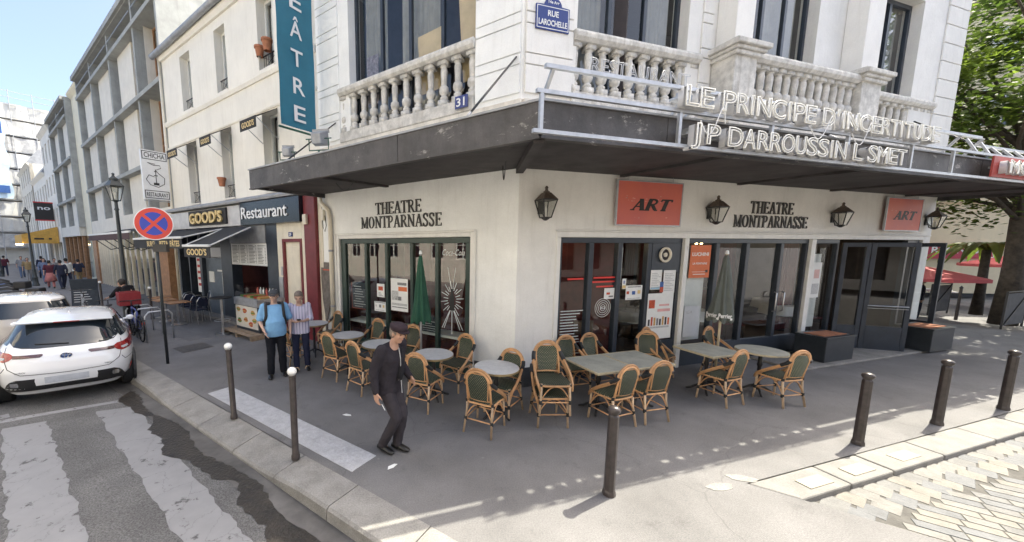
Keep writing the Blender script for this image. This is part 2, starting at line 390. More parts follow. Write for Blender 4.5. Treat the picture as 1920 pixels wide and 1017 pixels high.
# kerb stones along the main street
kerb = bpy.data.objects.new('kerb', None); COL.objects.link(kerb); place(kerb, None, FL); tag(kerb, kind='structure')
def drop(u):
    if u < .6 or u > 5.6: return 0.
    if u < 1.7: t = (u - .6) / 1.1
    elif u > 4.4: t = (5.6 - u) / 1.2
    else: t = 1
    return -.085 * (t * t * (3 - 2 * t))
u = -4.0; i = 0
while u < 34:
    ln = random.uniform(.95, 1.25) if u < 12 else 2.2
    a, c = u + .006, u + ln - .006; b = B(); n = 4
    for k in range(n):
        p, q = a + (c - a) * k / n, a + (c - a) * (k + 1) / n
        zp, zq = drop(p), drop(q); j = random.uniform(-.002, .002) if k == 0 else j
        e = .025
        pr = lambda z: [(-3.452, z * .12 + .002 + j), (-3.86 + e, z + .001 + j), (-3.86, z - e + j), (-3.875, -.2), (-3.452, -.2)]
        A = [(-p, y, z) for y, z in pr(zp)]; D = [(-q, y, z) for y, z in pr(zq)]
        b.add(A + D, [(m, m + 1, m + 6, m + 5) for m in range(4)])
        if k == 0: b.add(A, [(0, 1, 2, 3, 4)])
        if k == n - 1: b.add(D, [(4, 3, 2, 1, 0)])
    b.build('kerb_stone', MT['granite'], kerb, FL); u += ln
# gutter strip, puddle and mud
b = B(); b.quad((-34,-3.862,-.1355),(5,-3.862,-.1355),(5,-4.16,-.1245),(-34,-4.16,-.1245))
mk('gutter_wet', (.12,.115,.112), .35, var=.3, scale=2.5, bump=.15)
tag(b.build('gutter', MT['gutter_wet'], None, FL), kind='structure')
mk('mud', (.05,.043,.036), .35, var=.7, scale=5.5, bump=.5, bscale=26, fine=.3, col2=(.02,.019,.018))
b = B(); n = 90; rr = random.Random(3)
A = []; Z = []
for i in range(n + 1):
    u = -1.6 + 7.6 * i / n
    w0 = 4.02 + .06 * sin(u * 3.1) + rr.uniform(-.03, .03); w1 = 4.27 + .09 * sin(u * 2.3 + 1) + .05 * sin(u * 7.1) + rr.uniform(-.03, .03)
    if u > 5.2: w1 = max(w0 + .01, w1 - (u - 5.2) * .5)
    A.append((-u, -w0, road_z(w0) + .006)); Z.append((-u, -w1, road_z(w1) + .006))
b.add(A + Z, [(i, i + 1, n + 2 + i, n + 1 + i) for i in range(n)])
tag(b.build('gutter_mud', MT['mud'], None, FL), 'dark wet mud and silt lying along the gutter', 'mud', kind='stuff')

# painted road markings
def worn_paint(name, col, wear):
    m = mat(name, col, .7, var=.06, scale=4); nt = m.node_tree; N = nt.nodes; Lk = nt.links; p = N['Principled BSDF']
    src = p.inputs['Base Color'].links[0].from_socket; g = N.new('ShaderNodeNewGeometry')
    n = N.new('ShaderNodeTexNoise'); n.inputs['Scale'].default_value = 5; n.inputs['Detail'].default_value = 9; n.inputs['Roughness'].default_value = .72; Lk.new(g.outputs[0], n.inputs[0])
    r = N.new('ShaderNodeMapRange'); r.inputs[1].default_value = wear; r.inputs[2].default_value = wear + .05; Lk.new(n.outputs[0], r.inputs[0])
    v = N.new('ShaderNodeTexVoronoi'); v.feature = 'DISTANCE_TO_EDGE'; v.inputs['Scale'].default_value = 3.0
    mp = N.new('ShaderNodeMapping'); mp.inputs['Rotation'].default_value = (0, 0, radians(35)); mp.inputs['Scale'].default_value = (1.0, .38, 1)
    ad = N.new('ShaderNodeMix'); ad.data_type = 'RGBA'; ad.inputs[0].default_value = .16; Lk.new(g.outputs[0], ad.inputs[6]); Lk.new(n.outputs[1], ad.inputs[7]); Lk.new(ad.outputs[2], mp.inputs[0]); Lk.new(mp.outputs[0], v.inputs['Vector'])
    r2 = N.new('ShaderNodeMapRange'); r2.inputs[1].default_value = -.004; r2.inputs[2].default_value = .006; Lk.new(v.outputs['Distance'], r2.inputs[0])
    mi = N.new('ShaderNodeMath'); mi.operation = 'MINIMUM'; Lk.new(r.outputs[0], mi.inputs[0]); Lk.new(r2.outputs[0], mi.inputs[1])
    x = N.new('ShaderNodeMix'); x.data_type = 'RGBA'; x.inputs[6].default_value = (.075,.073,.075,1); Lk.new(mi.outputs[0], x.inputs[0]); Lk.new(src, x.inputs[7]); Lk.new(x.outputs[2], p.inputs['Base Color'])
    return m
MT['road_paint'] = worn_paint('worn_road_paint', (.235,.235,.243), .36)
MT['line_paint'] = worn_paint('line_paint', (.27,.27,.28), .38)
def marking(name, pts_l, pts_r, m, ragged=.02):
    """strip between two polylines of (u, off)"""
    rr = random.Random(len(name) + int(pts_l[0][1] * 100)); n = 80; b = B(); A = []; Z = []
    def at(pl, t):
        k = t * (len(pl) - 1); i = min(int(k), len(pl) - 2); f = k - i
        return pl[i][0] + (pl[i+1][0] - pl[i][0]) * f, pl[i][1] + (pl[i+1][1] - pl[i][1]) * f
    for i in range(n + 1):
        for lst, pl in ((A, pts_l), (Z, pts_r)):
            uu, oo = at(pl, i / n); oo += rr.uniform(-ragged, ragged) + ragged * sin(i * .9)
            lst.append((-uu, -oo, road_z(oo) + .004))
    m_ = 3; V = []
    for i in range(n + 1):
        for k in range(m_ + 1):
            t = k / m_; y = A[i][1] * (1 - t) + Z[i][1] * t; V.append((A[i][0] * (1 - t) + Z[i][0] * t, y, road_z(-y) + .004))
    b.add(V, [(i*(m_+1)+k, i*(m_+1)+k+1, (i+1)*(m_+1)+k+1, (i+1)*(m_+1)+k) for i in range(n) for k in range(m_)])
    return tag(b.build(name, m, None, FL), kind='structure')
marking('crosswalk_stripe', [(5.25,5.13),(-1.5,5.48)], [(5.38,5.56),(-1.5,5.95)], MT['road_paint'], .013)
marking('crosswalk_stripe', [(4.95,4.16),(1.0,4.42),(-1.5,4.55)], [(5.16,4.60),(1.0,4.83),(-1.5,4.98)], MT['road_paint'], .013)
marking('crosswalk_stripe', [(5.4,6.2),(-1.5,6.5)], [(5.4,6.65),(-1.5,6.95)], MT['road_paint'], .013)
marking('stop_line', [(5.42,4.05),(5.85,5.75)], [(5.30,4.05),(5.70,5.75)], MT['line_paint'], .006)
marking('parking_line', [(6.05,5.45),(6.05,5.7)], [(5.85,5.45),(5.85,5.7)], MT['line_paint'], .006)

# tactile paving strip
tac = bpy.data.objects.new('tactile_paving', None); COL.objects.link(tac); place(tac, None, FL); tag(tac, kind='structure')
mk('tactile_white', (.44,.44,.455), .6, var=.12, scale=8, fine=.12)
for k in range(4):
    u0 = .50 + k * .925; b = B(); b.box(-u0 - .918, -3.34, .0, -u0, -2.955, .007)
    p = b.build('tactile_slab', MT['tactile_white'], tac, FL)
    d = B()
    for i in range(14):
        for j in range(6):
            d.lathe([(.0145,.0),(.013,.004),(.007,.0055)], 6, (-u0 - .035 - i * .0655, -2.985 - j * .0655, .007))
    tag(d.build('raised_dots', MT['tactile_white'], p, FL), kind='stuff')

# granite slabs and cobbles on the side street
slabs = bpy.data.objects.new('granite_kerb', None); COL.objects.link(slabs); place(slabs, None, FR); tag(slabs, kind='structure')
mk('patch', (.33,.30,.24), .85, var=.05, scale=9)
x = 1.47
for k in range(13):
    ln = (.72, .78, 1.05, 1.25, 1.1)[k % 5]; b = B()
    cut = .30 if k == 0 else 0
    poly = [(x + .006, -3.066), (x + ln - .006, -3.066), (x + ln - .006, -3.40), (x + .006, -3.40)]
    if k == 0: e1 = FR.inverted() @ isect(LW(0, .965), dl, RW(0, 3.066), dr); e2 = FR.inverted() @ isect(LW(0, .965), dl, RW(0, 3.40), dr); poly = [(e1.x, e1.y), (x + ln - .006, -3.066), (x + ln - .006, -3.40), (e2.x, e2.y)]
    b.prism(poly, -.18, .004 + random.uniform(-.003, .003))
    s_ = b.build('kerb_slab', MT['granite_pale'], slabs, FR, bevel=.018, seg=2)
    if k in (0, 1, 2):
        q = B(); cx = x + ln * .52; q.box(cx - .19, -3.33, .0, cx + .19, -3.19, .0125); q.build('mortar_patch', MT['patch'], s_, FR)
    x += ln
for k, (uu, oo, an) in enumerate(((.78, 3.02, -8), (1.16, 2.99, -30))):
    b = B(); pts = [((.15 + .02 * sin(5 * t)) * cos(t), .06 * sin(t)) for t in [2 * pi * i / 22 for i in range(22)]]
    b.prism(pts, 0, .004); tag(b.build('pavement_patch', MT['granite'], None, FR @ T(uu, -oo, .0005) @ RZ(an)), kind='structure')
street = bpy.data.objects.new('cobbled_street', None); COL.objects.link(street); place(street, None, I4); tag(street, kind='structure')
b = B(); q0 = isect(LW(0, .97), dl, RW(0, 3.38), dr)
b.add([tuple(v + Vector((0, 0, -.0665))) for v in (q0, LW(-16, .97), RW(16.5, 18), RW(16.5, 3.38))], [(0, 1, 2, 3)])
b.build('cobble_bed', MT['mortar'], street)
cols = [mat('cobble_%s' % n, c, .75, var=.14, scale=9, bump=.35, bscale=60, fine=.1) for n, c in
        (('pale', (.175,.168,.157)), ('grey', (.142,.14,.137)), ('sand', (.18,.167,.147)), ('blue', (.128,.131,.137)))]
stones = []
for m in cols:
    for s_ in range(3):
        rr = random.Random(s_); b = B(); n = 3
        j = lambda k_: rr.uniform(-k_, k_)
        pts = [(-.497 + j(.004), -.49 + j(.012)), (0, -.495 + j(.012)), (.497 + j(.004), -.49 + j(.012)), (.4985, .0), (.497 + j(.004), .49 + j(.012)), (0, .495 + j(.012)), (-.497 + j(.004), .49 + j(.012)), (-.4985, 0)]
        k = 8; V = [(x_, y_, -.05) for x_, y_ in pts] + [(x_, y_, -.004) for x_, y_ in pts] + [(x_ * .988, y_ * .965, .0) for x_, y_ in pts]
        b.add(V, [tuple(range(16, 24))] + [(j * 8 + i, j * 8 + (i + 1) % 8, (j + 1) * 8 + (i + 1) % 8, (j + 1) * 8 + i) for j in (0, 1) for i in range(8)])
        stones.append(b.mesh('cobble', m))
rc = random.Random(11)
def stone(M, far=False):
    return M, rc.choice(stones)
cob = []
SHR = Matrix(((1,-.763,0,0),(0,1,0,0),(0,0,1,0),(0,0,0,1)))
for r_ in range(2):                                   # two courses along the kerb
    x = 1.35 + r_ * .3
    while x < 9:
        ln = rc.uniform(.20, .29); cob.append((FR @ T(x + ln/2, -3.485 - r_ * .165, -.061 + rc.uniform(-.0015,.0015)) @ SHR @ SCL(ln - .010, .157, 1), x)); x += ln
for r_ in range(52):                                  # field of rows running with the main street
    off = .90 - r_ * .124; u = -.5 - rc.uniform(0, .4)
    while u > -10:
        ln = rc.uniform(.20, .34); p = LW(u - ln/2, off); rp = FR.inverted() @ p
        if -rp.y > 3.80 and -rp.y < 5.2 and 1 < rp.x < 9.5: cob.append((FL @ T(-u + ln/2, -off, -.061 + rc.uniform(-.0015,.0015)) @ RZ(rc.uniform(-.8,.8)) @ SCL(ln - .010, .115, 1), rp.x))
        u -= ln
cob.sort(key=lambda c: c[1])
for M_, _ in cob[:300]: link('cobble', rc.choice(stones), street, M_)
if len(cob) > 300:
    b = B()
    for M_, _ in cob[300:]:
        b.M = M_; b.add([(-.5,-.5,-.05),(.5,-.5,-.05),(.5,.5,-.05),(-.5,.5,-.05),(-.46,-.44,0),(.46,-.44,0),(.46,.44,0),(-.46,.44,0)], [(4,5,6,7),(0,1,5,4),(1,2,6,5),(2,3,7,6),(3,0,4,7)])
    tag(b.build('cobble_field', cols[0], street), kind='stuff')
# loose bits on the pavement
for u_, o_, a_ in ((1.62, 2.45, 20), (.2, 3.0, 80)):
    b = B(); b.prism([(-.07,-.015),(0,-.03),(.075,-.01),(.05,.02),(-.03,.028)], 0, .004)
    tag(b.build('litter_scrap', MT['paper'], None, FL @ T(-u_, -o_, .002) @ RZ(a_)), 'white paper scrap lying on the asphalt' + (' between the bollards and the café chairs' if u_ > 1 else ' near the pavement edge'), 'litter')

mk('asphalt_patch', (.15,.146,.148), .85, var=.12, scale=2, bump=.4, bscale=150, fine=.2)
for u_, o_, w_, d_, a_ in ((9.6, 1.9, 2.4, .5, 1),):
    b = B(); b.prism([(-w_/2, -d_/2), (w_/2, -d_/2 + .02), (w_/2 - .01, d_/2), (-w_/2 + .02, d_/2 - .02)], 0, .003); tag(b.build('asphalt_patch', MT['asphalt_patch'], None, FL @ T(-u_, -o_, .001) @ RZ(a_)), kind='structure')
mk('cast_cover', (.09,.085,.08), .55, var=.25, scale=14, bump=.4, bscale=60)
M = FL @ T(-7.6, -2.3, .001); r = thing('manhole_cover', 'square cast iron access cover set in the pavement', 'manhole cover', M)
b = B(); b.box(-.34,-.34,0,.34,.34,.004); b.build('frame', MT['cast_cover'], r, M); b = B(); b.box(-.30,-.30,.004,.30,.30,.007); b.build('lid', MT['cast_cover'], r, M)
# ------------------------------------------------------------------ theatre building on the corner
def wall_mesh(b, x0, x1, z0, z1, holes, y0=0., y1=.35):
    """wall in the x-z plane with rectangular holes (xa, xb, za, zb), with reveals"""
    xs = sorted({x0, x1, *[h[0] for h in holes], *[h[1] for h in holes]}); xs = [x for x in xs if x0 <= x <= x1]
    zs = sorted({z0, z1, *[h[2] for h in holes], *[h[3] for h in holes]}); zs = [z for z in zs if z0 <= z <= z1]
    def solid(i, j):
        if i < 0 or j < 0 or i >= len(xs) - 1 or j >= len(zs) - 1: return False
        cx = (xs[i] + xs[i+1]) / 2; cz = (zs[j] + zs[j+1]) / 2
        return not any(h[0] < cx < h[1] and h[2] < cz < h[3] for h in holes)
    for i in range(len(xs) - 1):
        for j in range(len(zs) - 1):
            if not solid(i, j): continue
            a, c, e, f = xs[i], xs[i+1], zs[j], zs[j+1]
            b.quad((a,y0,e),(c,y0,e),(c,y0,f),(a,y0,f)); b.quad((c,y1,e),(a,y1,e),(a,y1,f),(c,y1,f))
            if not solid(i-1, j): b.quad((a,y1,e),(a,y0,e),(a,y0,f),(a,y1,f))
            if not solid(i+1, j): b.quad((c,y0,e),(c,y1,e),(c,y1,f),(c,y0,f))
            if not solid(i, j-1): b.quad((a,y0,e),(a,y1,e),(c,y1,e),(c,y0,e))
            if not solid(i, j+1): b.quad((a,y0,f),(c,y0,f),(c,y1,f),(a,y1,f))
TH = thing('theatre_building', 'cream corner theatre building with stone balustrades above a dark canopy', 'building', T(KX, KY, 0))
def part(b, name, m, F, parent=None, **k): return b.build(name, m, parent or TH, F, **k)

# walls
b = B(); wall_mesh(b, -5.28, 0, 0, 4.05, [(-4.75, -.84, -.1, 2.80)]); part(b, 'ground_floor_wall', MT['plaster'], FL)
b = B(); wall_mesh(b, 0, 12.6, 0, 4.05, [(.77, 12.45, -.1, 2.80)]); part(b, 'ground_floor_wall', MT['plaster_grey'], FR)
b = B(); wall_mesh(b, -5.28, .0, 4.05, 13.4, [(-4.12, -.88, 5.15, 8.55)]); part(b, 'upper_wall', MT['plaster'], FL)
b = B(); wall_mesh(b, 0, 12.6, 4.05, 13.4, [(1.0, 3.42, 5.15, 8.55), (4.92, 6.98, 5.15, 8.55), (9.0, 10.68, 5.15, 8.3)]); part(b, 'upper_wall', MT['plaster_grey'], FR)
b = B(); b.quad((12.6,0,0),(12.6,9,0),(12.6,9,13.4),(12.6,0,13.4)); part(b, 'end_wall', MT['plaster_grey'], FR)
# dark plinth strips
b = B(); b.box(-.835, -.022, 0, -.005, .0, .36); part(b, 'plinth', MT['wall_base'], FL)
b = B(); b.box(-5.26, -.022, 0, -4.76, .0, .36); part(b, 'plinth', MT['wall_base'], FL)
b = B(); b.box(.0, -.022, 0, .76, .0, .36); part(b, 'plinth', MT['wall_base'], FR)
# floors, ceilings, inner walls and roof
fp = [RW(0, -.3), LW(5.2, -.3), LW(5.2, -6), RW(12.5, -9), RW(12.5, -.3)]
def slab(name, z0, z1, m, pts=fp):
    b = B(); b.M = T(-KX, -KY, 0); b.prism([(p.x, p.y) for p in pts], z0, z1); part(b, name, m, T(KX, KY, 0))
slab('ground_floor', .0, .02, MT['wood_floor']); slab('floor_slab', 3.75, 4.5, MT['interior_dark'])
slab('upper_ceiling', 8.9, 9.2, MT['interior_dark'])
cp = [isect(LW(0, .55), dl, RW(0, .55), dr), LW(5.28, .55), LW(5.28, -6), RW(12.6, -9), RW(13.1, .55)]
slab('cornice', 13.4, 13.75, MT['stone_trim'], cp)  # unseen cornice and roof, raised and overhung to keep the road in shade
cp2 = [isect(LW(0, .3), dl, RW(0, .3), dr), LW(5.28, .3), LW(5.28, -6), RW(12.6, -9), RW(12.85, .3)]
slab('roof', 13.75, 15.0, MT['zinc'], cp2)
for F, a, c, y in ((FL, -5.2, 1.2, 2.6), (FR, -1.0, 12.4, 4.6)):
    b = B(); b.box(a, y, 0.02, c, y + .1, 3.75); part(b, 'inner_wall', MT['interior_red'], F)
    b = B(); b.box(a, y - .9, 4.5, c, y - .8, 8.9); part(b, 'inner_wall', MT['interior_dark'], F)
b = B(); b.box(-5.2, .36, .02, -5.1, 2.6, 3.75); part(b, 'inner_wall', MT['interior_red'], FL)
b = B(); b.box(12.3, .36, .02, 12.4, 4.6, 3.75); part(b, 'inner_wall', MT['interior_dark'], FR)

b = B(); b.box(-5.2, .36, 4.5, -5.1, 2.6, 8.9); part(b, 'inner_wall', MT['interior_dark'], FL)
b = B(); b.box(12.3, .36, 4.5, 12.4, 4.6, 8.9); part(b, 'inner_wall', MT['interior_dark'], FR)
# stone courses on the piers of the upper floor
def courses(F, x0, x1, m, y=-.0, z0=5.02, z1=13.3):
    z = z0; i = 0
    while z < z1:
        h = (.44, .17)[i % 2] if (x1 - x0) < .9 else .42
        b = B(); b.box(x0, -.035, z + .009, x1, -.002, min(z + h, z1) - .009); part(b, 'stone_course', m, F, bevel=.006); z += h; i += 1
courses(FL, -.86, -.035, MT['plaster']); courses(FR, .035, .92, MT['plaster_grey'])
courses(FL, -5.24, -4.46, MT['plaster']); courses(FR, 3.74, 4.0, MT['plaster_grey'])
courses(FR, 8.5, 8.78, MT['plaster_grey']); courses(FR, 11.66, 12.56, MT['plaster_grey'])
# ledge under the balustrades
for F, a, c in ((FL, -5.27, .02), (FR, .0, 12.6)):
    b = B(); b.prism([(-.0,4.62),(-.04,4.64),(-.05,4.74),(-.10,4.80),(-.11,4.90),(-.002,4.92)], a, c, 'x'); part(b, 'ledge_moulding', MT['stone_trim'], F)
# balustrades
bal = B()
bal.box(-.085,-.085,0,.085,.085,.11)
bal.lathe([(.06,.11),(.075,.13),(.078,.16),(.055,.185),(.05,.20),(.082,.23),(.095,.28),(.085,.335),(.062,.36),(.048,.375),(.056,.39),(.058,.45),(.064,.55),(.068,.62),(.056,.665),(.052,.68),(.072,.695),(.074,.71)], 14)
bal.box(-.09,-.09,.71,.09,.09,.785)
BAL = bal.mesh('baluster', MT['old_stone'])
for p_ in BAL.polygons: p_.use_smooth = len(p_.vertices) == 4 and abs(p_.normal.z) < .95
def balustrade(F, x0, x1, n, yc, z0=4.93, inset=.09):
    """base, balusters and handrail between x0 and x1"""
    r = thing_part('balustrade', F @ T(x0, yc, z0))
    ln = x1 - x0
    b = B(); b.box(0, -.13, 0, ln, .13, .22); b.build('base', MT['old_stone'], r, F @ T(x0, yc, z0), bevel=.012)
    b = B(); b.prism([(-.15,1.05),(-.17,1.07),(-.175,1.13),(-.15,1.18),(.15,1.18),(.17,1.07),(.12,1.02),(-.12,1.02)], 0, ln, 'x'); b.build('handrail', MT['old_stone'], r, F @ T(x0, yc, z0), bevel=.006)
    for i in range(n):
        x = inset + (ln - 2 * inset) * i / (n - 1)
        link('baluster', BAL, r, F @ T(x0 + x, yc, z0 + .22) @ SCL(1, 1, 1.02))
def thing_part(name, M, parent=None):
    o = bpy.data.objects.new(name, None); COL.objects.link(o); o.empty_display_size = .1; return place(o, parent or TH, M)
balustrade(FL, -4.44, -.87, 12, .06)
balustrade(FR, .93, 3.73, 10, .08)
balustrade(FR, 4.66, 7.76, 13, -.28)
balustrade(FR, 8.52, 11.64, 11, .08)
for x0, x1 in ((4.02, 4.66), (7.76, 8.50)):                       # pedestals of the projecting balcony
    F = FR; cx = (x0 + x1) / 2; w = (x1 - x0) / 2
    r = thing_part('pedestal', F @ T(cx, -.22, 4.93))
    b = B(); b.box(cx - w + .04, -.44, 4.93, cx + w - .04, -.004, 6.02); b.build('shaft', MT['old_stone'], r, F, bevel=.01)
    b = B(); b.box(cx - w, -.48, 4.925, cx + w, -.003, 5.13); b.build('foot', MT['old_stone'], r, F, bevel=.015)
    b = B()
    for k, (e, za, zb) in enumerate(((.02, 5.98, 6.05), (.06, 6.052, 6.11), (.11, 6.112, 6.20), (.04, 6.202, 6.25))): b.box(cx - w - e, -.48 - e, za, cx + w + e, -.003 - .001 * k, zb)
    b.build('cap', MT['old_stone'], r, F, bevel=.012)
    b = B(); b.box(cx - w + .09, -.36, 6.25, cx + w - .09, -.004, 13.3); b.build('column', MT['plaster_grey'], r, F, bevel=.01)
b = B(); b.prism([(-.44,4.62),(-.46,4.66),(-.48,4.9),(-.10,4.905),(-.10,4.55)], 4.0, 8.52, 'x'); part(b, 'balcony_bracket', MT['stone_trim'], FR)

# upstairs windows
def window(F, x0, x1, z0, z1, nl, y=.2, m=None, fw=.07, glass=None, parent=None, mid=False, name='window'):
    m = m or MT['slate_paint']; glass = glass or MT['glass']
    r = thing_part(name, F @ T((x0 + x1) / 2, y, z0), parent) if parent is None or parent is TH else thing_part(name, F @ T((x0 + x1) / 2, y, z0), parent)
    b = B()
    b.box(x0, y, z0, x0 + fw, y + .07, z1); b.box(x1 - fw, y, z0, x1, y + .07, z1); b.box(x0 + fw, y, z1 - fw, x1 - fw, y + .07, z1); b.box(x0 + fw, y, z0, x1 - fw, y + .07, z0 + fw)
    w = (x1 - x0 - fw) / nl
    for i in range(1, nl): b.box(x0 + i * w + .001, y - .004, z0 + fw, x0 + i * w + fw, y + .066, z1 - fw)
    if mid: b.box(x0 + fw, y + .004, mid, x1 - fw, y + .062, mid + fw * .7)
    b.build('window_frame', m, r, F)
    for i in range(nl):
        p = B(); p.quad((x0 + i*w + fw, y + .035, z0 + fw), (x0 + (i+1)*w, y + .035, z0 + fw), (x0 + (i+1)*w, y + .035, z1 - fw), (x0 + i*w + fw, y + .035, z1 - fw)); p.build('pane', glass, r, F)
    return r
window(FL, -4.12, -.88, 5.15, 8.55, 4); window(FR, 1.0, 3.42, 5.15, 8.55, 3); window(FR, 4.92, 6.98, 5.15, 8.55, 3); window(FR, 9.0, 10.68, 5.15, 8.3, 2, fw=.09)
mk('curtain', (.30,.29,.27), .9, var=.1, scale=4)
def curtain(F, x0, x1, z0, z1, y=.42, m=None, n=26):
    b = B(); V = []
    for i in range(n + 1):
        x = x0 + (x1 - x0) * i / n; V += [(x, y + .035 * sin(i * 1.9), z0), (x, y + .035 * sin(i * 1.9 + .4), z1)]
    b.add(V, [(2*i, 2*i+2, 2*i+3, 2*i+1) for i in range(n)]); return part(b, 'curtain', m or MT['curtain'], F, smooth=True)
for F, a, c in ((FL, -4.0, -3.3), (FL, -2.9, -1.9), (FR, 1.15, 2.0), (FR, 2.75, 3.35), (FR, 5.0, 5.5), (FR, 5.9, 6.9), (FR, 9.9, 10.6)): curtain(F, a, c, 5.2, 8.5)
mk('cardboard', (.62,.47,.28), .8, var=.08, scale=4)
for x0, x1, z0, z1, a in ((-2.32, -1.72, 5.6, 6.72, 3), (-1.3, -.9, 5.6, 7.1, 4)):
    b = B(); b.box(0, -.01, 0, x1 - x0, .01, z1 - z0); tag(b.build('board', MT['cardboard'], None, FL @ T(x0, .30, z0) @ RY(-a)), 'tan cardboard sheet leaning inside the upstairs window, ' + ('left one' if x0 < -2 else 'right one beside the pier'), 'board', 'boards in the upstairs window')
lampsh = thing('table_lamp', 'small lamp with white shade inside the upstairs window', 'lamp', FL @ T(-3.62, .36, 5.2))
b = B(); b.lathe([(.13,.84),(.075,1.06)], 14, cap=False); b.build('lamp_shade', MT['paper'], lampsh, FL @ T(-3.62, .36, 5.2), smooth=True)
b = B(); b.lathe([(.07,0),(.07,.02),(.02,.05),(.015,.9)], 10); b.build('stand', MT['black_metal'], lampsh, FL @ T(-3.62, .36, 5.2))
b = B(); b.box(-3.85, .29, 5.7, -3.5, .31, 6.75); tag(b.build('poster', mat('poster_dark', (.06,.05,.07), .5, var=.9, scale=14, col2=(.35,.3,.34)), None, FL), 'dark portrait poster inside the upstairs window', 'poster')

# canopy over the pavement
cor = FL.inverted() @ isect(LW(0, 1.86), dl, RW(0, 1.93), dr)
corw = isect(LW(0, 1.86), dl, RW(0, 1.93), dr)
CAN = thing_part('canopy', T(KX, KY, 3.7))
def can_strip(name, z_in, z_out, m, e=0.):
    b = B(); b.M = T(-KX, -KY, 0)
    P = lambda p, z: (p.x, p.y, z)
    k0 = Vector((KX, KY, 0)); q = isect(LW(0, 1.86 + e), dl, RW(0, 1.93 + e), dr)
    b.quad(P(LW(5.15, -.01), z_in), P(k0, z_in), P(q, z_out), P(LW(5.15, 1.86 + e), z_out))
    b.quad(P(k0, z_in), P(RW(12.62, -.01), z_in), P(RW(12.62, 1.93 + e), z_out), P(q, z_out))
    return part(b, name, m, T(KX, KY, 0), CAN)
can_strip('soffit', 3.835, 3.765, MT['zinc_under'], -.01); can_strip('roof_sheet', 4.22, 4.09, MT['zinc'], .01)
uc = -cor.x                                           # u of the outer corner on the main street side
n = 3
for i in range(n):
    x0 = -5.15 + (5.15 + cor.x) * i / n; x1 = -5.15 + (5.15 + cor.x) * (i + 1) / n
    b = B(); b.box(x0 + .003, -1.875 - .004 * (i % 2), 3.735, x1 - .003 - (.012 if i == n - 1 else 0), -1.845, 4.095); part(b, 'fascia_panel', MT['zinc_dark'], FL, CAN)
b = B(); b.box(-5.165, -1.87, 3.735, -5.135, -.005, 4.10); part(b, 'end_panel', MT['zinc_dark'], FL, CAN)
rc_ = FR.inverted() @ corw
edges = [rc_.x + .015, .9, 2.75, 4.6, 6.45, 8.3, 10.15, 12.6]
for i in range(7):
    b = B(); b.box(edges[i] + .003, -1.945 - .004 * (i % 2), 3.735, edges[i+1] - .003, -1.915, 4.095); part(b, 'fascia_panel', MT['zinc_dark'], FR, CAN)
b = B(); b.box(12.60, -1.93, 3.735, 12.63, -.005, 4.10); part(b, 'end_panel', MT['zinc_dark'], FR, CAN)
for F, xa, xb, y in ((FL, -5.17, cor.x, -1.86), (FR, rc_.x, 12.63, -1.93)):
    b = B(); b.box(xa, y - .035, 4.097, xb, y + .03, 4.122); part(b, 'edge_trim', MT['zinc'], F, CAN)
    b = B(); b.box(xa, y - .03, 3.71, xb, y + .05, 3.733); part(b, 'edge_trim', MT['zinc_dark'], F, CAN)
for F, xs, y in ((FL, (-3.0,), -1.80), (FR, (2.1, 5.1, 8.1, 11.1), -1.84)):
    for x in xs:
        b = B(); b.bar((x, -.02, 3.82), (x, y, 3.75), .09, .05); part(b, 'soffit_beam', MT['zinc_under'], F, CAN)
b = B(); P0 = FR.inverted() @ Vector((KX, KY, 3.80)); P1 = FR.inverted() @ Vector((corw.x, corw.y, 3.72)); b.bar(P0, P1 * .98 + P0 * .02, .12, .1); part(b, 'soffit_beam', MT['zinc_under'], FR, CAN)
for F, a, c in ((FL, (-4.62, .0, 5.44), (-4.13, -1.80, 4.08)), (FL, (-.10, -.03, 5.58), (-.02, -1.80, 4.09)), (FR, (3.87, -.03, 5.56), (4.6, -1.88, 4.1)), (FR, (10.9, -.03, 5.6), (10.9, -1.88, 4.1))):
    b = B(); b.tube([a, c], .016, 8); part(b, 'tie_rod', MT['black_metal'], F, CAN, smooth=True)
    b = B(); b.tube([(c[0], c[1], c[2] - .03), (c[0] + (a[0]-c[0])*.12, c[1] + (a[1]-c[1])*.12, c[2] + (a[2]-c[2])*.12)], [.035,.02], 6); part(b, 'rod_shoe', MT['zinc'], F, CAN)
b = B(); b.tube([(.12 + .16 * t * 1.0, -.9 - .25 * t, 3.70 - .22 * sin(pi * t)) for t in [i / 12 for i in range(13)]], .008, 6); part(b, 'cable_loop', MT['black_metal'], FL, CAN)
b = B(); b.tube([(-3.1 + .5 * t, -1.3, 3.72 - .16 * sin(pi * t)) for t in [i / 12 for i in range(13)]], .006, 6); part(b, 'cable_loop', MT['black_metal'], FL, CAN)

# shop windows, main street side
MT['green_glass'] = glass_mat('shop_glass', (.90,.94,.92), 1.5)
def fr(b, x0, x1, z0, z1, w, ya, yb):
    b.box(x0, ya, z0, x0 + w, yb, z1); b.box(x1 - w, ya, z0, x1, yb, z1); b.box(x0 + w, ya + .001, z1 - w, x1 - w, yb, z1)
b = B(); fr(b, -4.75, -.84, .0, 2.80, .085, -.02, .12); part(b, 'surround', MT['white_paint'], FL, bevel=.008)
b = B(); fr(b, -4.79, -.80, .0, 2.84, .04, -.045, -.021); part(b, 'surround_moulding', MT['white_paint'], FL, bevel=.008)
SFL = thing_part('shopfront', FL @ T(-2.8, .1, 0))
b = B(); b.box(-4.66, .04, 2.60, -.93, .13, 2.71); b.box(-4.66, .04, 0, -.93, .13, .30); b.box(-4.66, .042, .0, -4.50, .125, 2.6); b.box(-1.06, .042, 0, -.93, .125, 2.6)
part(b, 'frame', MT['green_paint'], FL, SFL, bevel=.006)
mx = [-4.50, -3.78, -3.12, -2.39, -1.73, -1.06]
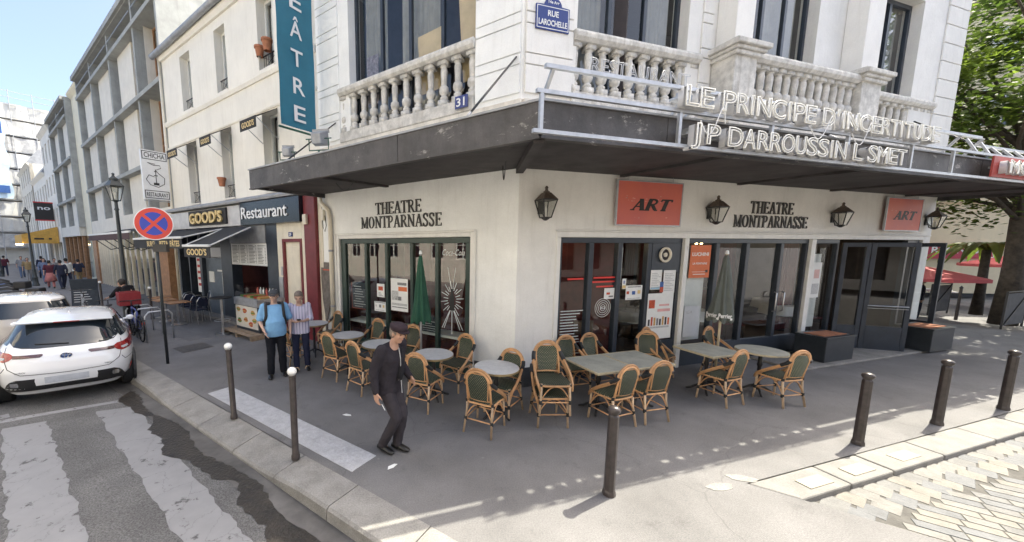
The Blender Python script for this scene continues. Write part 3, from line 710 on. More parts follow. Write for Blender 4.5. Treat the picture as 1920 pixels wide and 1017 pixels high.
for i, x in enumerate(mx[1:-1]):
    b = B(); b.box(x - .04, .035, .30, x + .04, .135, 2.60); part(b, 'mullion', MT['green_paint'], FL, SFL, bevel=.006)
for i in range(5):
    b = B(); b.quad((mx[i], .09, .30), (mx[i+1], .09, .30), (mx[i+1], .09, 2.6), (mx[i], .09, 2.6)); part(b, 'pane', MT['green_glass'], FL, SFL)
b = B(); b.box(-4.6, .20, .64, -.95, .62, .69); part(b, 'window_shelf', MT['white_paint'], FL)
b = B(); b.box(-4.6, .60, .02, -.95, .64, .64); part(b, 'shelf_wall', MT['interior_red'], FL)

# shop windows, side street
b = B(); b.box(.77, -.02, 2.70, 12.45, .12, 2.80); b.box(.77, -.022, 0, .86, .118, 2.70); part(b, 'surround', MT['white_paint'], FR, bevel=.006)
b = B(); b.box(.74, -.05, 2.802, 12.5, .0, 2.83); part(b, 'surround_moulding', MT['white_paint'], FR, bevel=.006)
for x0, x1 in ((3.77, 3.88), (7.67, 7.82), (12.2, 12.45)):
    b = B(); b.box(x0, -.03, 0, x1, .119, 2.699); part(b, 'post', MT['white_paint'], FR, bevel=.006)
SFR = thing_part('shopfront', FR @ T(6, .1, 0))
def bay(x0, x1, mull, zb, kick=True, head=.1):
    b = B(); b.box(x0, .03, 2.70 - head, x1, .13, 2.699); b.box(x0, .032, 0, x0 + .07, .125, 2.7 - head); b.box(x1 - .07, .032, 0, x1, .125, 2.7 - head)
    b.box(x0 + .07, .034, 0, x1 - .07, .12, zb); part(b, 'frame', MT['slate_paint'], FR, SFR, bevel=.006)
    xs = [x0 + .07] + mull + [x1 - .07]
    for x in mull:
        b = B(); b.box(x - .05, .02, zb, x + .05, .135, 2.7 - head); part(b, 'mullion', MT['slate_paint'], FR, SFR, bevel=.006)
    for a, c in zip(xs, xs[1:]):
        b = B(); b.quad((a, .08, zb), (c, .08, zb), (c, .08, 2.7 - head), (a, .08, 2.7 - head)); part(b, 'pane', MT['glass'], FR, SFR)
bay(.86, 3.77, [1.56, 2.22, 2.94], .30); bay(3.88, 7.67, [4.76, 5.66, 6.76], .45); bay(7.82, 8.80, [], .45)
b = B(); b.box(2.99, .015, 2.02, 3.70, .055, 2.60); part(b, 'fan_panel', MT['slate_paint'], FR, SFR); b = B(); b.box(2.99, .016, .30, 3.70, .05, .62); part(b, 'kick_panel', MT['slate_paint'], FR, SFR)
FAN = thing_part('ventilator', FR @ T(3.29, .01, 2.37))
b = B(); b.lathe([(.135,0),(.15,.02),(.15,.05),(.115,.055),(.11,.02)], 28, cap=False); b.build('rim', MT['cream_paint'], FAN, FR @ T(3.29, .014, 2.37) @ RX(90), smooth=True)
b = B(); b.lathe([(.112,.012),(.0,.012)], 20, cap=False)
for k in range(4):
    a = k * pi / 2 + .5; b.prism([(.02*cos(a),.02*sin(a)),(.105*cos(a-.35),.105*sin(a-.35)),(.105*cos(a+.25),.105*sin(a+.25))], .018, .024)
b.build('blades', MT['interior_dark'], FAN, FR @ T(3.29, .014, 2.37) @ RX(90))
b = B(); b.lathe([(.04,.0),(.045,.04),(.02,.05)], 12); b.build('hub', MT['cream_paint'], FAN, FR @ T(3.29, .014, 2.37) @ RX(90))
for x in (6.62, 6.88):                                   # door pulls on the double door
    b = B(); b.tube([(x, -.0, 1.05), (x, -.05, 1.07), (x, -.05, 1.48), (x, 0, 1.5)], .014, 8); part(b, 'door_handle', MT['steel'], FR, SFR, smooth=True)
# folded door leaves standing open
def leaf(p, q, bar=True, par=None):
    p = FR @ Vector((p[0], -p[1], 0)); q = FR @ Vector((q[0], -q[1], 0)); d = q - p; F = T(*p) @ RZ(math.degrees(atan2(d.y, d.x))); w = d.length
    r = thing_part('door_leaf', F, SFR)
    b = B(); b.box(0,-.025,.03,.09,.025,2.62); b.box(w-.09,-.025,.03,w,.025,2.62); b.box(.09,-.024,2.52,w-.09,.024,2.62); b.box(.09,-.024,.03,w-.09,.024,.62); b.build('leaf_frame', MT['slate_paint'], r, F, bevel=.005)
    b = B(); b.quad((.09,0,.62),(w-.09,0,.62),(w-.09,0,2.52),(.09,0,2.52)); b.build('pane', MT['glass'], r, F)
    if bar:
        b = B(); b.tube([(.06,-.06,1.12),(w-.06,-.06,1.12)], .014, 8); b.tube([(.06,-.06,1.06),(w-.06,-.06,1.06)], .008, 6); b.build('push_bar', MT['galv'], r, F)
leaf((8.82, .02), (9.28, .30), False); leaf((9.31, .30), (9.93, .82)); leaf((11.62, .02), (11.62, .62), False)
b = B(); b.box(11.66, .03, 0, 12.2, .125, 2.69); part(b, 'side_panel', MT['slate_paint'], FR, SFR)
b = B(); b.box(6.0, -.94, .001, 11.6, -.01, .05); part(b, 'door_step', MT['granite'], FR, bevel=.01)
mk('blind', (.70,.71,.70), .8, var=.05, scale=5)
b = B(); b.box(3.99, .16, .52, 4.62, .17, 2.55); part(b, 'window_blind', MT['blind'], FR)
b = B(); b.box(7.98, .16, .55, 8.45, .17, 2.35); part(b, 'window_blind', MT['blind'], FR)
# inside: bar counter, chandelier bulbs, curtains, pictures
for x, c in ((6.9, 'interior_red'), (5.1, 'interior_dark'), (9.6, 'interior_red')): curtain(FR, x, x + .7, .05, 3.4, 1.6, MT['interior_red'], 18)
b = B(); b.box(1.2, 2.6, .02, 6.0, 3.2, 1.1); b.box(1.15, 2.55, 1.1, 6.05, 3.25, 1.15); part(b, 'bar_counter', MT['wood_floor'], FR)
MT['bulb'] = emit_mat('warm_bulb', (1.0, .72, .38), 14)
def sconce(F, x, y, z, lbl):
    r = thing('sconce', lbl, 'lamp', F @ T(x, y, z), 'lit sconces inside the café')
    b = B(); b.box(-.02, 0, -.02, .02, .02, .06); b.tube([(-.1,-.06,.05),(0,-.03,-.02),(.1,-.06,.05)], .01, 6); b.build('bracket', MT['gold'], r, F @ T(x, y, z))
    for s in (-.1, .1):
        b = B(); b.ell((s, -.06, .09), .035, .035, .045, 8, 6); b.build('bulb', MT['bulb'], r, F @ T(x, y, z), smooth=True)
sconce(FR, 7.55, 2.6, 2.55, 'lit sconce with two warm bulbs seen through the middle café window, left one'); sconce(FR, 8.35, 2.6, 2.55, 'lit sconce with two warm bulbs seen through the middle café window, right one')
sconce(FR, 11.3, 2.6, 2.5, 'lit sconce with two warm bulbs seen through the open café doors'); sconce(FR, 1.5, 1.5, 2.55, 'lit sconce with two warm bulbs seen near the corner window')
for x, z, w, h in ((1.5, 1.5, .5, .7), (2.3, 1.6, .45, .6)):
    b = B(); b.box(x, 2.0, z, x + w, 2.03, z + h); part(b, 'picture', MT['cream_paint'], FR)
    b = B(); b.box(x + .04, 1.99, z + .04, x + w - .04, 2.0, z + h - .04); part(b, 'picture', MT['interior_dark'], FR)

# mirrors added to brighten the interior with the sunlit street; laid tables
mk('mirror', (.45,.45,.46), .02, var=0, metal=1.0)
for k, (x0, x1) in enumerate(((1.0, 2.6), (3.0, 5.0), (5.4, 7.4), (7.8, 9.6), (10.0, 11.8))):
    b = B(); b.box(x0, 4.55, .95, x1, 4.57, 2.65); part(b, 'mirror', MT['mirror'], FR); b = B(); fr(b, x0 - .07, x1 + .07, .88, 2.72, .07, 4.53, 4.59); b.box(x0, 4.531, .88, x1, 4.59, .95); part(b, 'mirror_frame', MT['wood_floor'], FR)
for k, (x, y, l) in enumerate(((9.9, 1.7, 'laid table with white cloth inside the open doors, nearer one'), (11.0, 2.6, 'laid table with white cloth inside the open doors, farther one'), (5.6, 1.5, 'laid table with white cloth behind the middle window, left one'), (6.6, 1.9, 'laid table with white cloth behind the middle window, right one'), (4.9, 2.2, 'laid table with white cloth deep behind the middle window'))):
    M = FR @ T(x, y, .02); r = thing('laid_table', l, 'table', M, 'laid tables inside the café')
    b = B(); V = []; n = 32
    for i in range(n):
        t = 2*pi*i/n; V += [(.42*cos(t), .42*sin(t), .76), ((.45+.03*cos(8*t))*cos(t), (.45+.03*cos(8*t))*sin(t), .48)]
    b.add(V, [(2*i, 2*((i+1) % n), 2*((i+1) % n)+1, 2*i+1) for i in range(n)] + [tuple(2*i for i in range(n))]); b.build('tablecloth', MT['paper'], r, M, smooth=True, edge=40)
    b = B(); b.lathe([(.2,0),(.2,.02),(.03,.05),(.03,.74)], 12); b.build('pedestal', MT['cast_iron'] if 'cast_iron' in MT else MT['black_metal'], r, M)
    for a in (0, 2.1, 4.2): b = B(); b.lathe([(.03,.762),(.008,.77),(.008,.83),(.035,.87),(.03,.93)], 10, (.2*cos(a), .2*sin(a), 0), cap=False); b.build('wine_glass', MT['lamp_glass'], r, M)
for k, (x, y) in enumerate(((4.7, 1.3), (7.3, 1.2), (10.4, 1.2), (1.4, 1.1), (2.2, 1.0))):
    M = FR @ T(x, y, .02) @ RZ(40 * k); r = thing('dining_chair', 'dark wooden dining chair inside the café, %s counted from the corner' % ('third', 'fourth', 'fifth', 'first', 'second')[k], 'chair', M, 'dining chairs inside the café')
    b = B(); b.box(-.2,-.2,.43,.2,.2,.47); b.build('seat', MT['interior_red'], r, M); b = B(); b.box(-.19,.17,.62,.19,.2,.92); b.build('backrest', MT['wood_floor'], r, M)
    for sx_ in (-.18, .18):
        for sy_ in (-.18, .18): b = B(); b.box(sx_-.018, sy_-.018, 0, sx_+.018, sy_+.018, .43 if sy_ < 0 else .92); b.build('leg', MT['wood_floor'], r, M)
# wall lettering
mk('letter_iron', (.055,.052,.050), .5, var=.2, scale=20)
for F, c1, w1, c2, w2 in ((FL, -2.72, 1.30, -2.705, 2.28), (FR, 6.22, 1.37, 6.25, 2.36)):
    serif('wall_lettering', 'THEATRE', .255, w1, MT['letter_iron'], TH, F @ T(c1, -.006, 3.235), .022, 0, 1.05)
    serif('wall_lettering', 'MONTPARNASSE', .255, w2, MT['letter_iron'], TH, F @ T(c2, -.006, 2.94), .022, 0, 1.05)
# downpipe and small wall boxes
b = B(); b.tube([(-5.22,-.1,3.80),(-5.20,-.1,3.62),(-4.93,-.08,3.40),(-4.90,-.07,3.2),(-4.90,-.07,.05)], .055, 12); part(b, 'downpipe', MT['cream_paint'], FL, smooth=True)
for z in (1.0, 2.4): 
    b = B(); b.lathe([(.062,0),(.062,.05)], 12, (-4.90,-.07,z)); part(b, 'pipe_clip', MT['zinc'], FL)
b = B(); b.box(-5.24,-.09,3.18,-5.14,-.005,3.45); part(b, 'junction_box', MT['cream_paint'], FL, bevel=.01)
b = B(); b.tube([(-5.2,-.06,3.2),(-5.16,-.08,3.0),(-5.08,-.09,2.9),(-5.06,-.06,3.05),(-5.12,-.05,3.3)], .008, 6); part(b, 'cable', MT['black_metal'], FL)

# wall lanterns
def lantern(x):
    M = FR @ T(x, 0, 2.97)
    r = thing('wall_lantern', 'l', 'lantern', M, 'black iron lanterns on the café wall')
    b = B(); b.box(-.05, -.03, .12, .05, -.003, .34); b.tube([(0,-.03,.2),(0,-.10,.10),(0,-.16,.02)], .012, 6); b.build('wall_bracket', MT['black_metal'], r, M)
    n = 4; cx, cy = 0, -.17
    def ring(s, z): return [(cx + s*cos(pi/4 + i*pi/2), cy + s*sin(pi/4 + i*pi/2), z) for i in range(4)]
    lo, hi = ring(.095, .05), ring(.185, .34)
    b = B()
    for i in range(4):
        b.tube([lo[i], hi[i]], .011, 5); b.tube([lo[i], lo[(i+1) % 4]], .011, 5); b.tube([hi[i], hi[(i+1) % 4]], .013, 5)
    b.lathe([(.02,.0),(.05,.02),(.09,.05)], 8, (cx, cy, 0)); b.build('cage', MT['black_metal'], r, M)
    for i in range(4):
        b = B(); b.quad(lo[i], lo[(i+1) % 4], hi[(i+1) % 4], hi[i]); b.build('pane', MT['lamp_glass'], r, M)
    b = B(); t = ring(.2, .34); u = ring(.075, .46); b.add(t + u, [(i, (i+1) % 4, 4 + (i+1) % 4, 4 + i) for i in range(4)] + [(4,5,6,7),(3,2,1,0)])
    b.lathe([(.05,.46),(.055,.48),(.03,.49),(.02,.52),(.03,.54),(.012,.57)], 10, (cx, cy, 0)); b.build('hood', mat('rusty_hood', (.10,.075,.06), .55, var=.35, scale=14), r, M)
    b = B(); b.lathe([(.02,.06),(.022,.2),(.018,.2),(.006,.23)], 8, (cx, cy, 0)); b.build('candle_bulb', MT['paper'], r, M)
    return r
L0 = lantern(.42); L0['label'] = 'black iron wall lantern nearest the building corner, left of the red sign'
for x, l in ((4.36, 'black iron wall lantern between the large red sign and the wall lettering'), (8.31, 'black iron wall lantern between the wall lettering and the far red sign'), (12.22, 'black iron wall lantern at the far end beside the tree')):
    copy_tree(L0, FR @ T(x, 0, 2.97))['label'] = l
# red signs
mk('sign_red', (.68,.165,.105), .5, var=.05, scale=1.2, col2=(.56,.13,.115)); mk('ink', (.02,.018,.018), .5, var=0); mk('sign_faint', (.70,.30,.25), .6, var=.3, scale=20)
def red_sign(x0, x1, z0, z1, lbl):
    M = FR @ T((x0 + x1) / 2, -.09, z0); w = (x1 - x0) / 2; h = z1 - z0
    r = thing('poster_sign', lbl, 'sign', M, 'red signs on the café wall')
    b = B(); b.box(-w, -.012, 0, w, .012, h); b.build('panel', MT['sign_red'], r, M)
    b = B(); fr2 = .022
    b.box(-w-fr2,-.02,-fr2,-w,.02,h+fr2); b.box(w,-.02,-fr2,w+fr2,.02,h+fr2); b.box(-w,-.02,-fr2,w,.02,0); b.box(-w,-.02,h,w,.02,h+fr2); b.build('frame', MT['galv'], r, M)
    serif('lettering', 'ART', h * .27, w * 1.22, MT['ink'], r, M @ T(-.0, -.0135, h * .34), .004, .28, 1.75)
    rr = random.Random(4); b = B()
    for k in range(26):
        xx = rr.uniform(-.8, .6) * w; zz = rr.choice((.16, .55, .60, .66)) * h + rr.uniform(-.01, .01); b.box(xx, -.0145, zz, xx + rr.uniform(.01, .05), -.0125, zz + rr.uniform(.004, .02))
    b.build('print', MT['sign_faint'], r, M)
    for s in (-.7, .7): b = B(); b.tube([(s*w, 0, h), (s*w*.98, .0, h + .25)], .004, 5); b.build('hanging_wire', MT['galv'], r, M)
red_sign(1.96, 3.48, 2.94, 3.72, 'large red sign with black letters hung nearer the corner'); red_sign(10.2, 11.7, 2.94, 3.72, 'red sign with black letters at the far end above the open doors')
# name plates
mk('enamel_blue', (.025,.045,.20), .25, var=.06, scale=8); mk('enamel_green', (.02,.09,.06), .3, var=.05, scale=8); mk('enamel_white', (.8,.8,.8), .3, var=.03, scale=8)
M = FR @ T(.49, -.05, 6.0); r = thing('street_sign', 'blue enamel street name sign with arched top on the corner pier', 'sign', M)
arch = [(-.31,0),(.31,0),(.31,.36)] + [(.16 * cos(t) , .37 + .12 * sin(t)) for t in [pi * i / 10 for i in range(11)]] + [(-.31,.36)]
b = B(); b.prism(arch, -.012, .012, 'y'); b.build('plate', MT['enamel_blue'], r, M)
b = B()
for q in ((-.295,.015,.295,.025), (-.295,.335,.295,.345), (-.295,.025,-.285,.335), (.285,.025,.295,.335)): b.box(q[0], -.0145, q[1], q[2], -.0125, q[3])
b.build('border', MT['enamel_white'], r, M)
text('lettering', 'RUE', .12, MT['enamel_white'], r, M @ T(0, -.015, .205), .2, .004, .002); text('lettering', 'LAROCHELLE', .12, MT['enamel_white'], r, M @ T(0, -.015, .065), .53, .004, .002)
text('lettering', '14e Arr', .06, MT['enamel_white'], r, M @ T(0, -.015, .395), .2, .004, .001)
M = FL @ T(-1.08, -.12, 4.98); r = thing('house_number', 'blue enamel number plate on the balustrade base near the corner', 'sign', M)
b = B(); b.box(-.13, -.008, 0, .13, .008, .21); b.build('plate', MT['enamel_blue'], r, M); text('lettering', '31', .2, MT['enamel_white'], r, M @ T(0, -.010, .035), .17, .004, .003)
# ------------------------------------------------------------------ white building with the burger shop
SB = thing('shop_building', 'cream rendered three storey building with a black restaurant front, left of the theatre', 'building', FL @ T(-10, 0, 0))
mk('render_cream', (.82,.79,.72), .85, var=.04, scale=1.2, bump=.15, bscale=10, streak=.22, fine=.02)
WX = ((-13.19, -12.33), (-10.45, -9.72), (-7.87, -7.07))
holes = [(a, c, 4.12, 6.30) for a, c in WX] + [(a, c, 7.42, 9.32) for a, c in WX] + [(-14.75, -7.36, -.1, 3.2), (-6.97, -6.18, -.1, 2.7)]
b = B(); wall_mesh(b, -14.95, -5.28, 0, 9.85, holes, .012, .40); part(b, 'wall', MT['render_cream'], FL, SB)
b = B(); b.quad((-14.95,.012,0),(-14.95,9,0),(-14.95,9,9.85),(-14.95,.012,9.85)); b.quad((-14.95,9,0),(-5.28,9,0),(-5.28,9,9.85),(-14.95,9,9.85)); part(b, 'side_wall', MT['render_cream'], FL, SB)
b = B(); b.prism([(-.15,9.86),(9,9.86),(5,11.4),(1.2,10.6)], -14.94, -5.29, 'x'); part(b, 'roof', MT['zinc'], FL, SB)
b = B(); b.tube([(-15.1,-.22,9.78),(-5.3,-.22,9.92)], .1, 10); part(b, 'gutter_pipe', MT['zinc'], FL, SB, smooth=True)
b = B(); b.tube([(-14.90,-.06,9.7),(-14.90,-.06,.1)], .05, 10); part(b, 'downpipe', MT['cream_paint'], FL, SB, smooth=True)
for z, h, d in ((7.18, .16, .07), (6.33, .07, .035), (9.6, .2, .12)):
    b = B(); b.prism([(.01,z),(-d*.5,z),(-d,z+h*.6),(-d,z+h),(.01,z+h+.02)], -14.94, -5.29, 'x'); part(b, 'string_course', MT['render_cream'], FL, SB)
for y in (1.6,):
    b = B(); b.box(-14.8, y, 3.4, -5.4, y + .1, 9.8); part(b, 'inner_wall', MT['interior_dark'], FL, SB)
for z in (3.45, 6.75):
    b = B(); b.box(-14.9, .41, z, -5.4, 3, z + .25); part(b, 'floor_slab', MT['interior_dark'], FL, SB)
mk('sash_white', (.72,.72,.70), .5, var=.04, scale=8)
for k, (a, c) in enumerate(WX):
    for fl, (z0, z1) in enumerate(((4.12, 6.30), (7.42, 9.32))):
        w_ = window(FL, a, c, z0, z1, 2, .26, MT['sash_white'], .06, parent=SB)
        b = B(); n_ = 7
        for i in range(n_): x = a + (c - a) * (i + .5) / n_; b.tube([(x, .14, z0 + .05), (x, .14, z0 + .42)], .007, 5)
        b.bar((a, .14, z0 + .43), (c, .14, z0 + .43), .03, .02); b.bar((a, .14, z0 + .06), (c, .14, z0 + .06), .02, .015); b.bar((a, .14, z0 + .08), (c, .14, z0 + .42), .008); b.bar((a, .14, z0 + .42), (c, .14, z0 + .08), .008)
        b.build('guard_rail', MT['black_metal'], w_, FL)
        b = B(); b.box(a - .02, -.03, z0 - .05, c + .02, .2, z0 - .001); b.build('sill', MT['render_cream'], w_, FL)
        if not (fl == 0 and k == 0): curtain_b = B(); curtain_b.box(a + .08, .40, z0 + .1, a + .30, .42, z1 - .1); curtain_b.build('net_curtain', MT['blind'], w_, FL)
mk('awning_black', (.022,.021,.022), .75, var=.15, scale=8); mk('awning_bar', (.75,.75,.73), .4, var=.05, scale=8); mk('gold_print', (.74,.55,.24), .5, var=.05, scale=8)
for k, (a, c) in enumerate(WX):                        # small drop awnings over the first-floor windows
    lbl = ('small black window awning with gold lettering farthest from the banner', 'small black window awning with gold lettering in the middle of the row', 'small black window awning with gold lettering nearest the blue banner')[k]
    r = thing('window_awning', lbl, 'awning', FL @ T((a + c) / 2, 0, 6.2), 'window awnings of the restaurant')
    z1 = 6.28; zo = 5.92; d = .62
    b = B(); b.quad((a, .0, z1), (c, .0, z1), (c, -d, zo), (a, -d, zo)); b.quad((a, .0, z1 - .01), (c, .0, z1 - .01), (c, -d, zo - .01), (a, -d, zo - .01)); b.build('canopy_cloth', MT['awning_black'], r, FL)
    b = B(); b.box(a - .02, -d - .012, zo - .28, c + .02, -d, zo + .005); b.build('valance', MT['awning_black'], r, FL)
    text('lettering', "GOOD'S", .2, MT['gold_print'], r, FL @ T((a + c) / 2, -d - .014, zo - .215), (c - a) * .8, .003, .004)
    for x in (a, c):
        b = B(); b.tube([(x, -.0, zo - .45), (x, -d + .02, zo - .02)], .012, 6); b.build('awning_arm', MT['galv'], r, FL)
mk('terracotta', (.42,.17,.09), .8, var=.15, scale=9); mk('leaf_dark', (.05,.08,.03), .7, var=.4, scale=20)
def pot(x, y, z, s, lbl):
    M = FL @ T(x, y, z); r = thing('flower_pot', lbl, 'flower pot', M)
    b = B(); b.lathe([(.075*s,0),(.11*s,.2*s),(.125*s,.2*s),(.125*s,.25*s),(.10*s,.25*s),(.09*s,.2*s),(.0,.2*s)], 16, cap=False); b.build('pot', MT['terracotta'], r, M, smooth=True, edge=40)
    b = B(); b.lathe([(.10*s,.205*s),(.0,.215*s)], 12, cap=False); b.build('soil', MT['mud'], r, M)
pot(-7.82, .02, 7.80, 1.1, 'terracotta flower pot hung left on the top window guard rail'); pot(-7.42, .02, 7.84, 1.2, 'terracotta flower pot hung right on the top window guard rail beside the banner'); pot(-10.35, -.10, 4.5, 1.1, 'terracotta flower pot on the middle first-floor window rail')
# ground floor front
b = B(); b.box(-5.92, -.12, 0, -5.44, .010, 3.86); part(b, 'red_pilaster', MT['red_paint'], FL, SB, bevel=.01)
b = B(); b.box(-5.435, -.02, 0, -5.285, .010, 3.86); part(b, 'pilaster_return', MT['cream_paint'], FL, SB)
b = B(); b.box(-5.86, -.20, 3.1, -5.72, -.12, 3.36); part(b, 'alarm_box', MT['cream_paint'], FL, SB, bevel=.01)
DR = thing_part('street_door', FL @ T(-6.6, 0, 0), SB)
b = B(); b.box(-7.34, -.05, 0, -7.04, .009, 3.18); b.box(-6.15, -.05, 0, -5.94, .009, 3.18); b.box(-7.04, -.048, 2.72, -6.15, .009, 3.18); b.build('door_surround', MT['cream_paint'], DR, FL, bevel=.008)
b = B(); fr(b, -7.06, -6.13, 0, 2.74, .09, -.075, .008); b.build('door_frame', MT['red_paint'], DR, FL, bevel=.006)
b = B(); b.box(-6.97, -.005, .02, -6.22, .05, 2.65); b.build('door_panel', MT['cream_paint'], DR, FL)
b = B(); b.box(-6.85, -.02, .2, -6.34, -.006, 1.0); b.build('panel_moulding', MT['cream_paint'], DR, FL, bevel=.008); b = B(); b.box(-6.85, -.02, 1.15, -6.34, -.006, 2.5); b.build('panel_moulding', MT['cream_paint'], DR, FL, bevel=.008)
b = B(); b.box(-6.70, -.082, 2.80, -6.54, -.052, 2.92); b.build('number_plate', MT['enamel_blue'], DR, FL); text('lettering', '29', .1, MT['enamel_white'], DR, FL @ T(-6.62, -.084, 2.825), .11, .003, .002)
b = B(); b.box(-7.28, -.09, 1.05, -7.08, -.051, 1.65); b.box(-7.16, -.08, 1.7, -7.08, -.051, 1.95); b.build('intercom', MT['galv'], DR, FL)
# sign fascia
FA = thing_part('sign_fascia', FL @ T(-10, -.2, 3.2), SB)
b = B(); b.box(-9.05, -.22, 3.18, -5.95, .008, 3.84); b.build('black_panel', MT['black_gloss'], FA, FL)
mk('marble_sign', (.62,.60,.58), .3, var=.3, scale=3, col2=(.42,.40,.40)); b = B(); b.box(-14.9, -.20, 3.18, -9.06, .008, 3.80); b.build('marble_panel', MT['marble_sign'], FA, FL)
b = B(); b.box(-12.8, -.26, 3.26, -9.9, -.201, 3.78); b.build('letter_block', MT['awning_black'], FA, FL)
text('lettering', "GOOD'S", .5, MT['gold_print'], FA, FL @ T(-11.35, -.30, 3.34), 2.5, .05, .012); text('lettering', 'Restaurant', .5, MT['enamel_white'], FA, FL @ T(-7.72, -.24, 3.36), 2.45, .02, .004)
b = B(); b.prism([(-.30,3.86),(-.32,3.92),(-.28,3.97),(.01,4.06),(.01,3.86)], -14.94, -5.95, 'x'); b.build('fascia_cap', MT['zinc'], FA, FL)
# shop front glazing, door, dark piers
SF = thing_part('shopfront', FL @ T(-11, 0, 0), SB)
for x0, x1 in ((-7.95, -7.36), (-10.95, -10.2), (-12.75, -12.55), (-14.75, -14.6), (-13.75, -13.66)):
    b = B(); b.box(x0, -.04, 0, x1, .3, 3.18); b.build('dark_pier', MT['slate_paint'], SF, FL, bevel=.005)
b = B(); b.box(-12.54, .1, .02, -10.96, .16, 2.1); b.build('door', mat('door_grey', (.13,.16,.20), .4, var=.1, scale=5), SF, FL)
b = B(); b.box(-12.3, .08, 1.2, -11.9, .099, 1.6); b.box(-11.6, .08, 1.62, -11.2, .099, 1.68); b.build('door_notice', MT['paper'], SF, FL)
b = B(); b.tube([(-11.1,.06,.8),(-11.1,.03,.82),(-11.1,.03,1.6),(-11.1,.06,1.62)], .015, 8); b.build('door_handle', MT['steel'], SF, FL)
b = B(); b.quad((-12.54,.12,2.12),(-10.96,.12,2.12),(-10.96,.12,3.18),(-12.54,.12,3.18)); b.build('pane', MT['glass_dark'], SF, FL)
for x0, x1 in ((-13.66, -12.75), (-14.6, -13.75)):
    b = B(); b.quad((x0,.12,.3),(x1,.12,.3),(x1,.12,3.18),(x0,.12,3.18)); b.build('pane', MT['glass'], SF, FL); b = B(); b.box(x0,.05,0,x1,.2,.3); b.build('stall_riser', MT['wall_base'], SF, FL)
b = B(); b.box(-13.3,.06,.75,-12.8,.10,2.4); b.build('menu_panel', MT['paper'], SF, FL)
b = B()
rr = random.Random(5)
for i in range(6):
    z = 2.2 - i * .24; b.box(-13.22,.052,z,-12.9,.059,z+.10)
b.build('menu_print', mat('print_red', (.55,.06,.05), .6, var=.3, scale=20), SF, FL)
b = B(); b.box(-14.7, 2.2, .02, -7.4, 2.3, 3.4); b.build('inner_wall', MT['interior_red'], SF, FL)
b = B(); b.box(-14.7, .35, .0, -7.4, 2.2, .02); b.build('inner_floor', MT['wood_floor'], SF, FL)
b = B(); b.box(-10.19,-.03,1.93,-7.96,.02,2.62); b.build('menu_board', MT['paper'], SF, FL)
b = B()
for c_ in range(4):
    for i in range(13):
        x = -10.1 + c_ * .54; z = 2.55 - i * .045; b.box(x, -.034, z, x + rr.uniform(.25, .38), -.031, z + .014); b.box(x + .41, -.034, z, x + .46, -.031, z + .014)
tag(b.build('menu_lines', MT['ink'], SF, FL), kind='stuff')
b = B(); b.box(-10.19,-.06,2.63,-7.96,.1,3.17); b.build('shutter_box', MT['zinc'], SF, FL)
# big awnings
def awning(x0, x1, zf, d, words, lbl):
    r = thing('awning', lbl, 'awning', FL @ T((x0+x1)/2, -.22, 3.1), 'black awnings of the restaurant')
    n = 8; b = B(); V = []
    for i in range(n + 1):
        t = i / n; V += [(x0, -.22 - (d - .22) * t, 3.14 + (zf - 3.14) * t - .03 * sin(pi * t)), (x1, -.22 - (d - .22) * t, 3.14 + (zf - 3.14) * t - .03 * sin(pi * t))]
    b.add(V, [(2*i, 2*i+1, 2*i+3, 2*i+2) for i in range(n)]); b.build('canopy_cloth', MT['awning_black'], r, FL, smooth=True)
    b = B(); b.box(x0 - .02, -d - .05, zf - .035, x1 + .02, -d + .02, zf + .035); b.build('front_bar', MT['awning_bar'], r, FL, bevel=.01)
    b = B(); b.box(x0, -d - .012, zf - .34, x1, -d - .004, zf - .036); b.build('valance', MT['awning_black'], r, FL)
    text('lettering', words[0], .25, MT['gold_print'], r, FL @ T((x0+x1)/2 + words[2], -d - .016, zf - .27), words[1], .003, .006)
    for x in (x0 + .02, x1 - .02):
        b = B(); b.tube([(x, -.25, 3.1), (x, -d, zf)], .022, 8); b.build('awning_arm', MT['awning_bar'], r, FL)
awning(-10.15, -8.38, 2.55, 1.42, ("GOOD'S", 1.35, 0), 'black awning with gold name nearest the food counter, bars pale')
awning(-14.75, -10.25, 2.80, 1.42, ('BURGER  PIZZA  PÂTES', 2.9, .6), 'long black awning with gold lettering left of the shorter one')
# food counter
M = FL @ T(-7.75, -.02, 0)
CT = thing('food_counter', 'steel food counter with burger pictures standing on a pallet outside the restaurant', 'counter', M)
b = B(); b.box(-.65, -.82, .14, .62, .0, .86); b.build('body', MT['slate_paint'], CT, M)
b = B(); b.box(-.67, -.85, .86, .64, .0, 1.06); b.build('steel_top', MT['galv'], CT, M)
b = B(); b.box(-.62, -.835, .22, .58, -.822, .84); b.build('picture_panel', mat('picture_ground', (.72,.68,.60), .5, var=.05), CT, M)
mk('bun', (.62,.36,.12), .6, var=.3, scale=40); mk('salad', (.14,.28,.05), .6, var=.3, scale=40); mk('sauce', (.55,.08,.03), .5, var=.3, scale=40)
for i, (x, z, m) in enumerate(((-.45,.72,'bun'),(-.1,.7,'sauce'),(.35,.68,'bun'),(-.42,.40,'salad'),(-.05,.45,'bun'),(.22,.34,'sauce'),(.42,.46,'bun'))):
    b = B(); b.prism([(x + (.11 + .02*sin(3*t + i))*cos(t), z + .07*sin(t)) for t in [2*pi*j/14 for j in range(14)]], -.841, -.836, 'y'); b.build('food_picture', MT[m], CT, M)
    b = B(); b.box(x - .09, -.845, z - .02, x + .09, -.842, z + .012); b.build('food_picture', MT[('salad','bun','salad','sauce','sauce','bun','salad')[i]], CT, M)
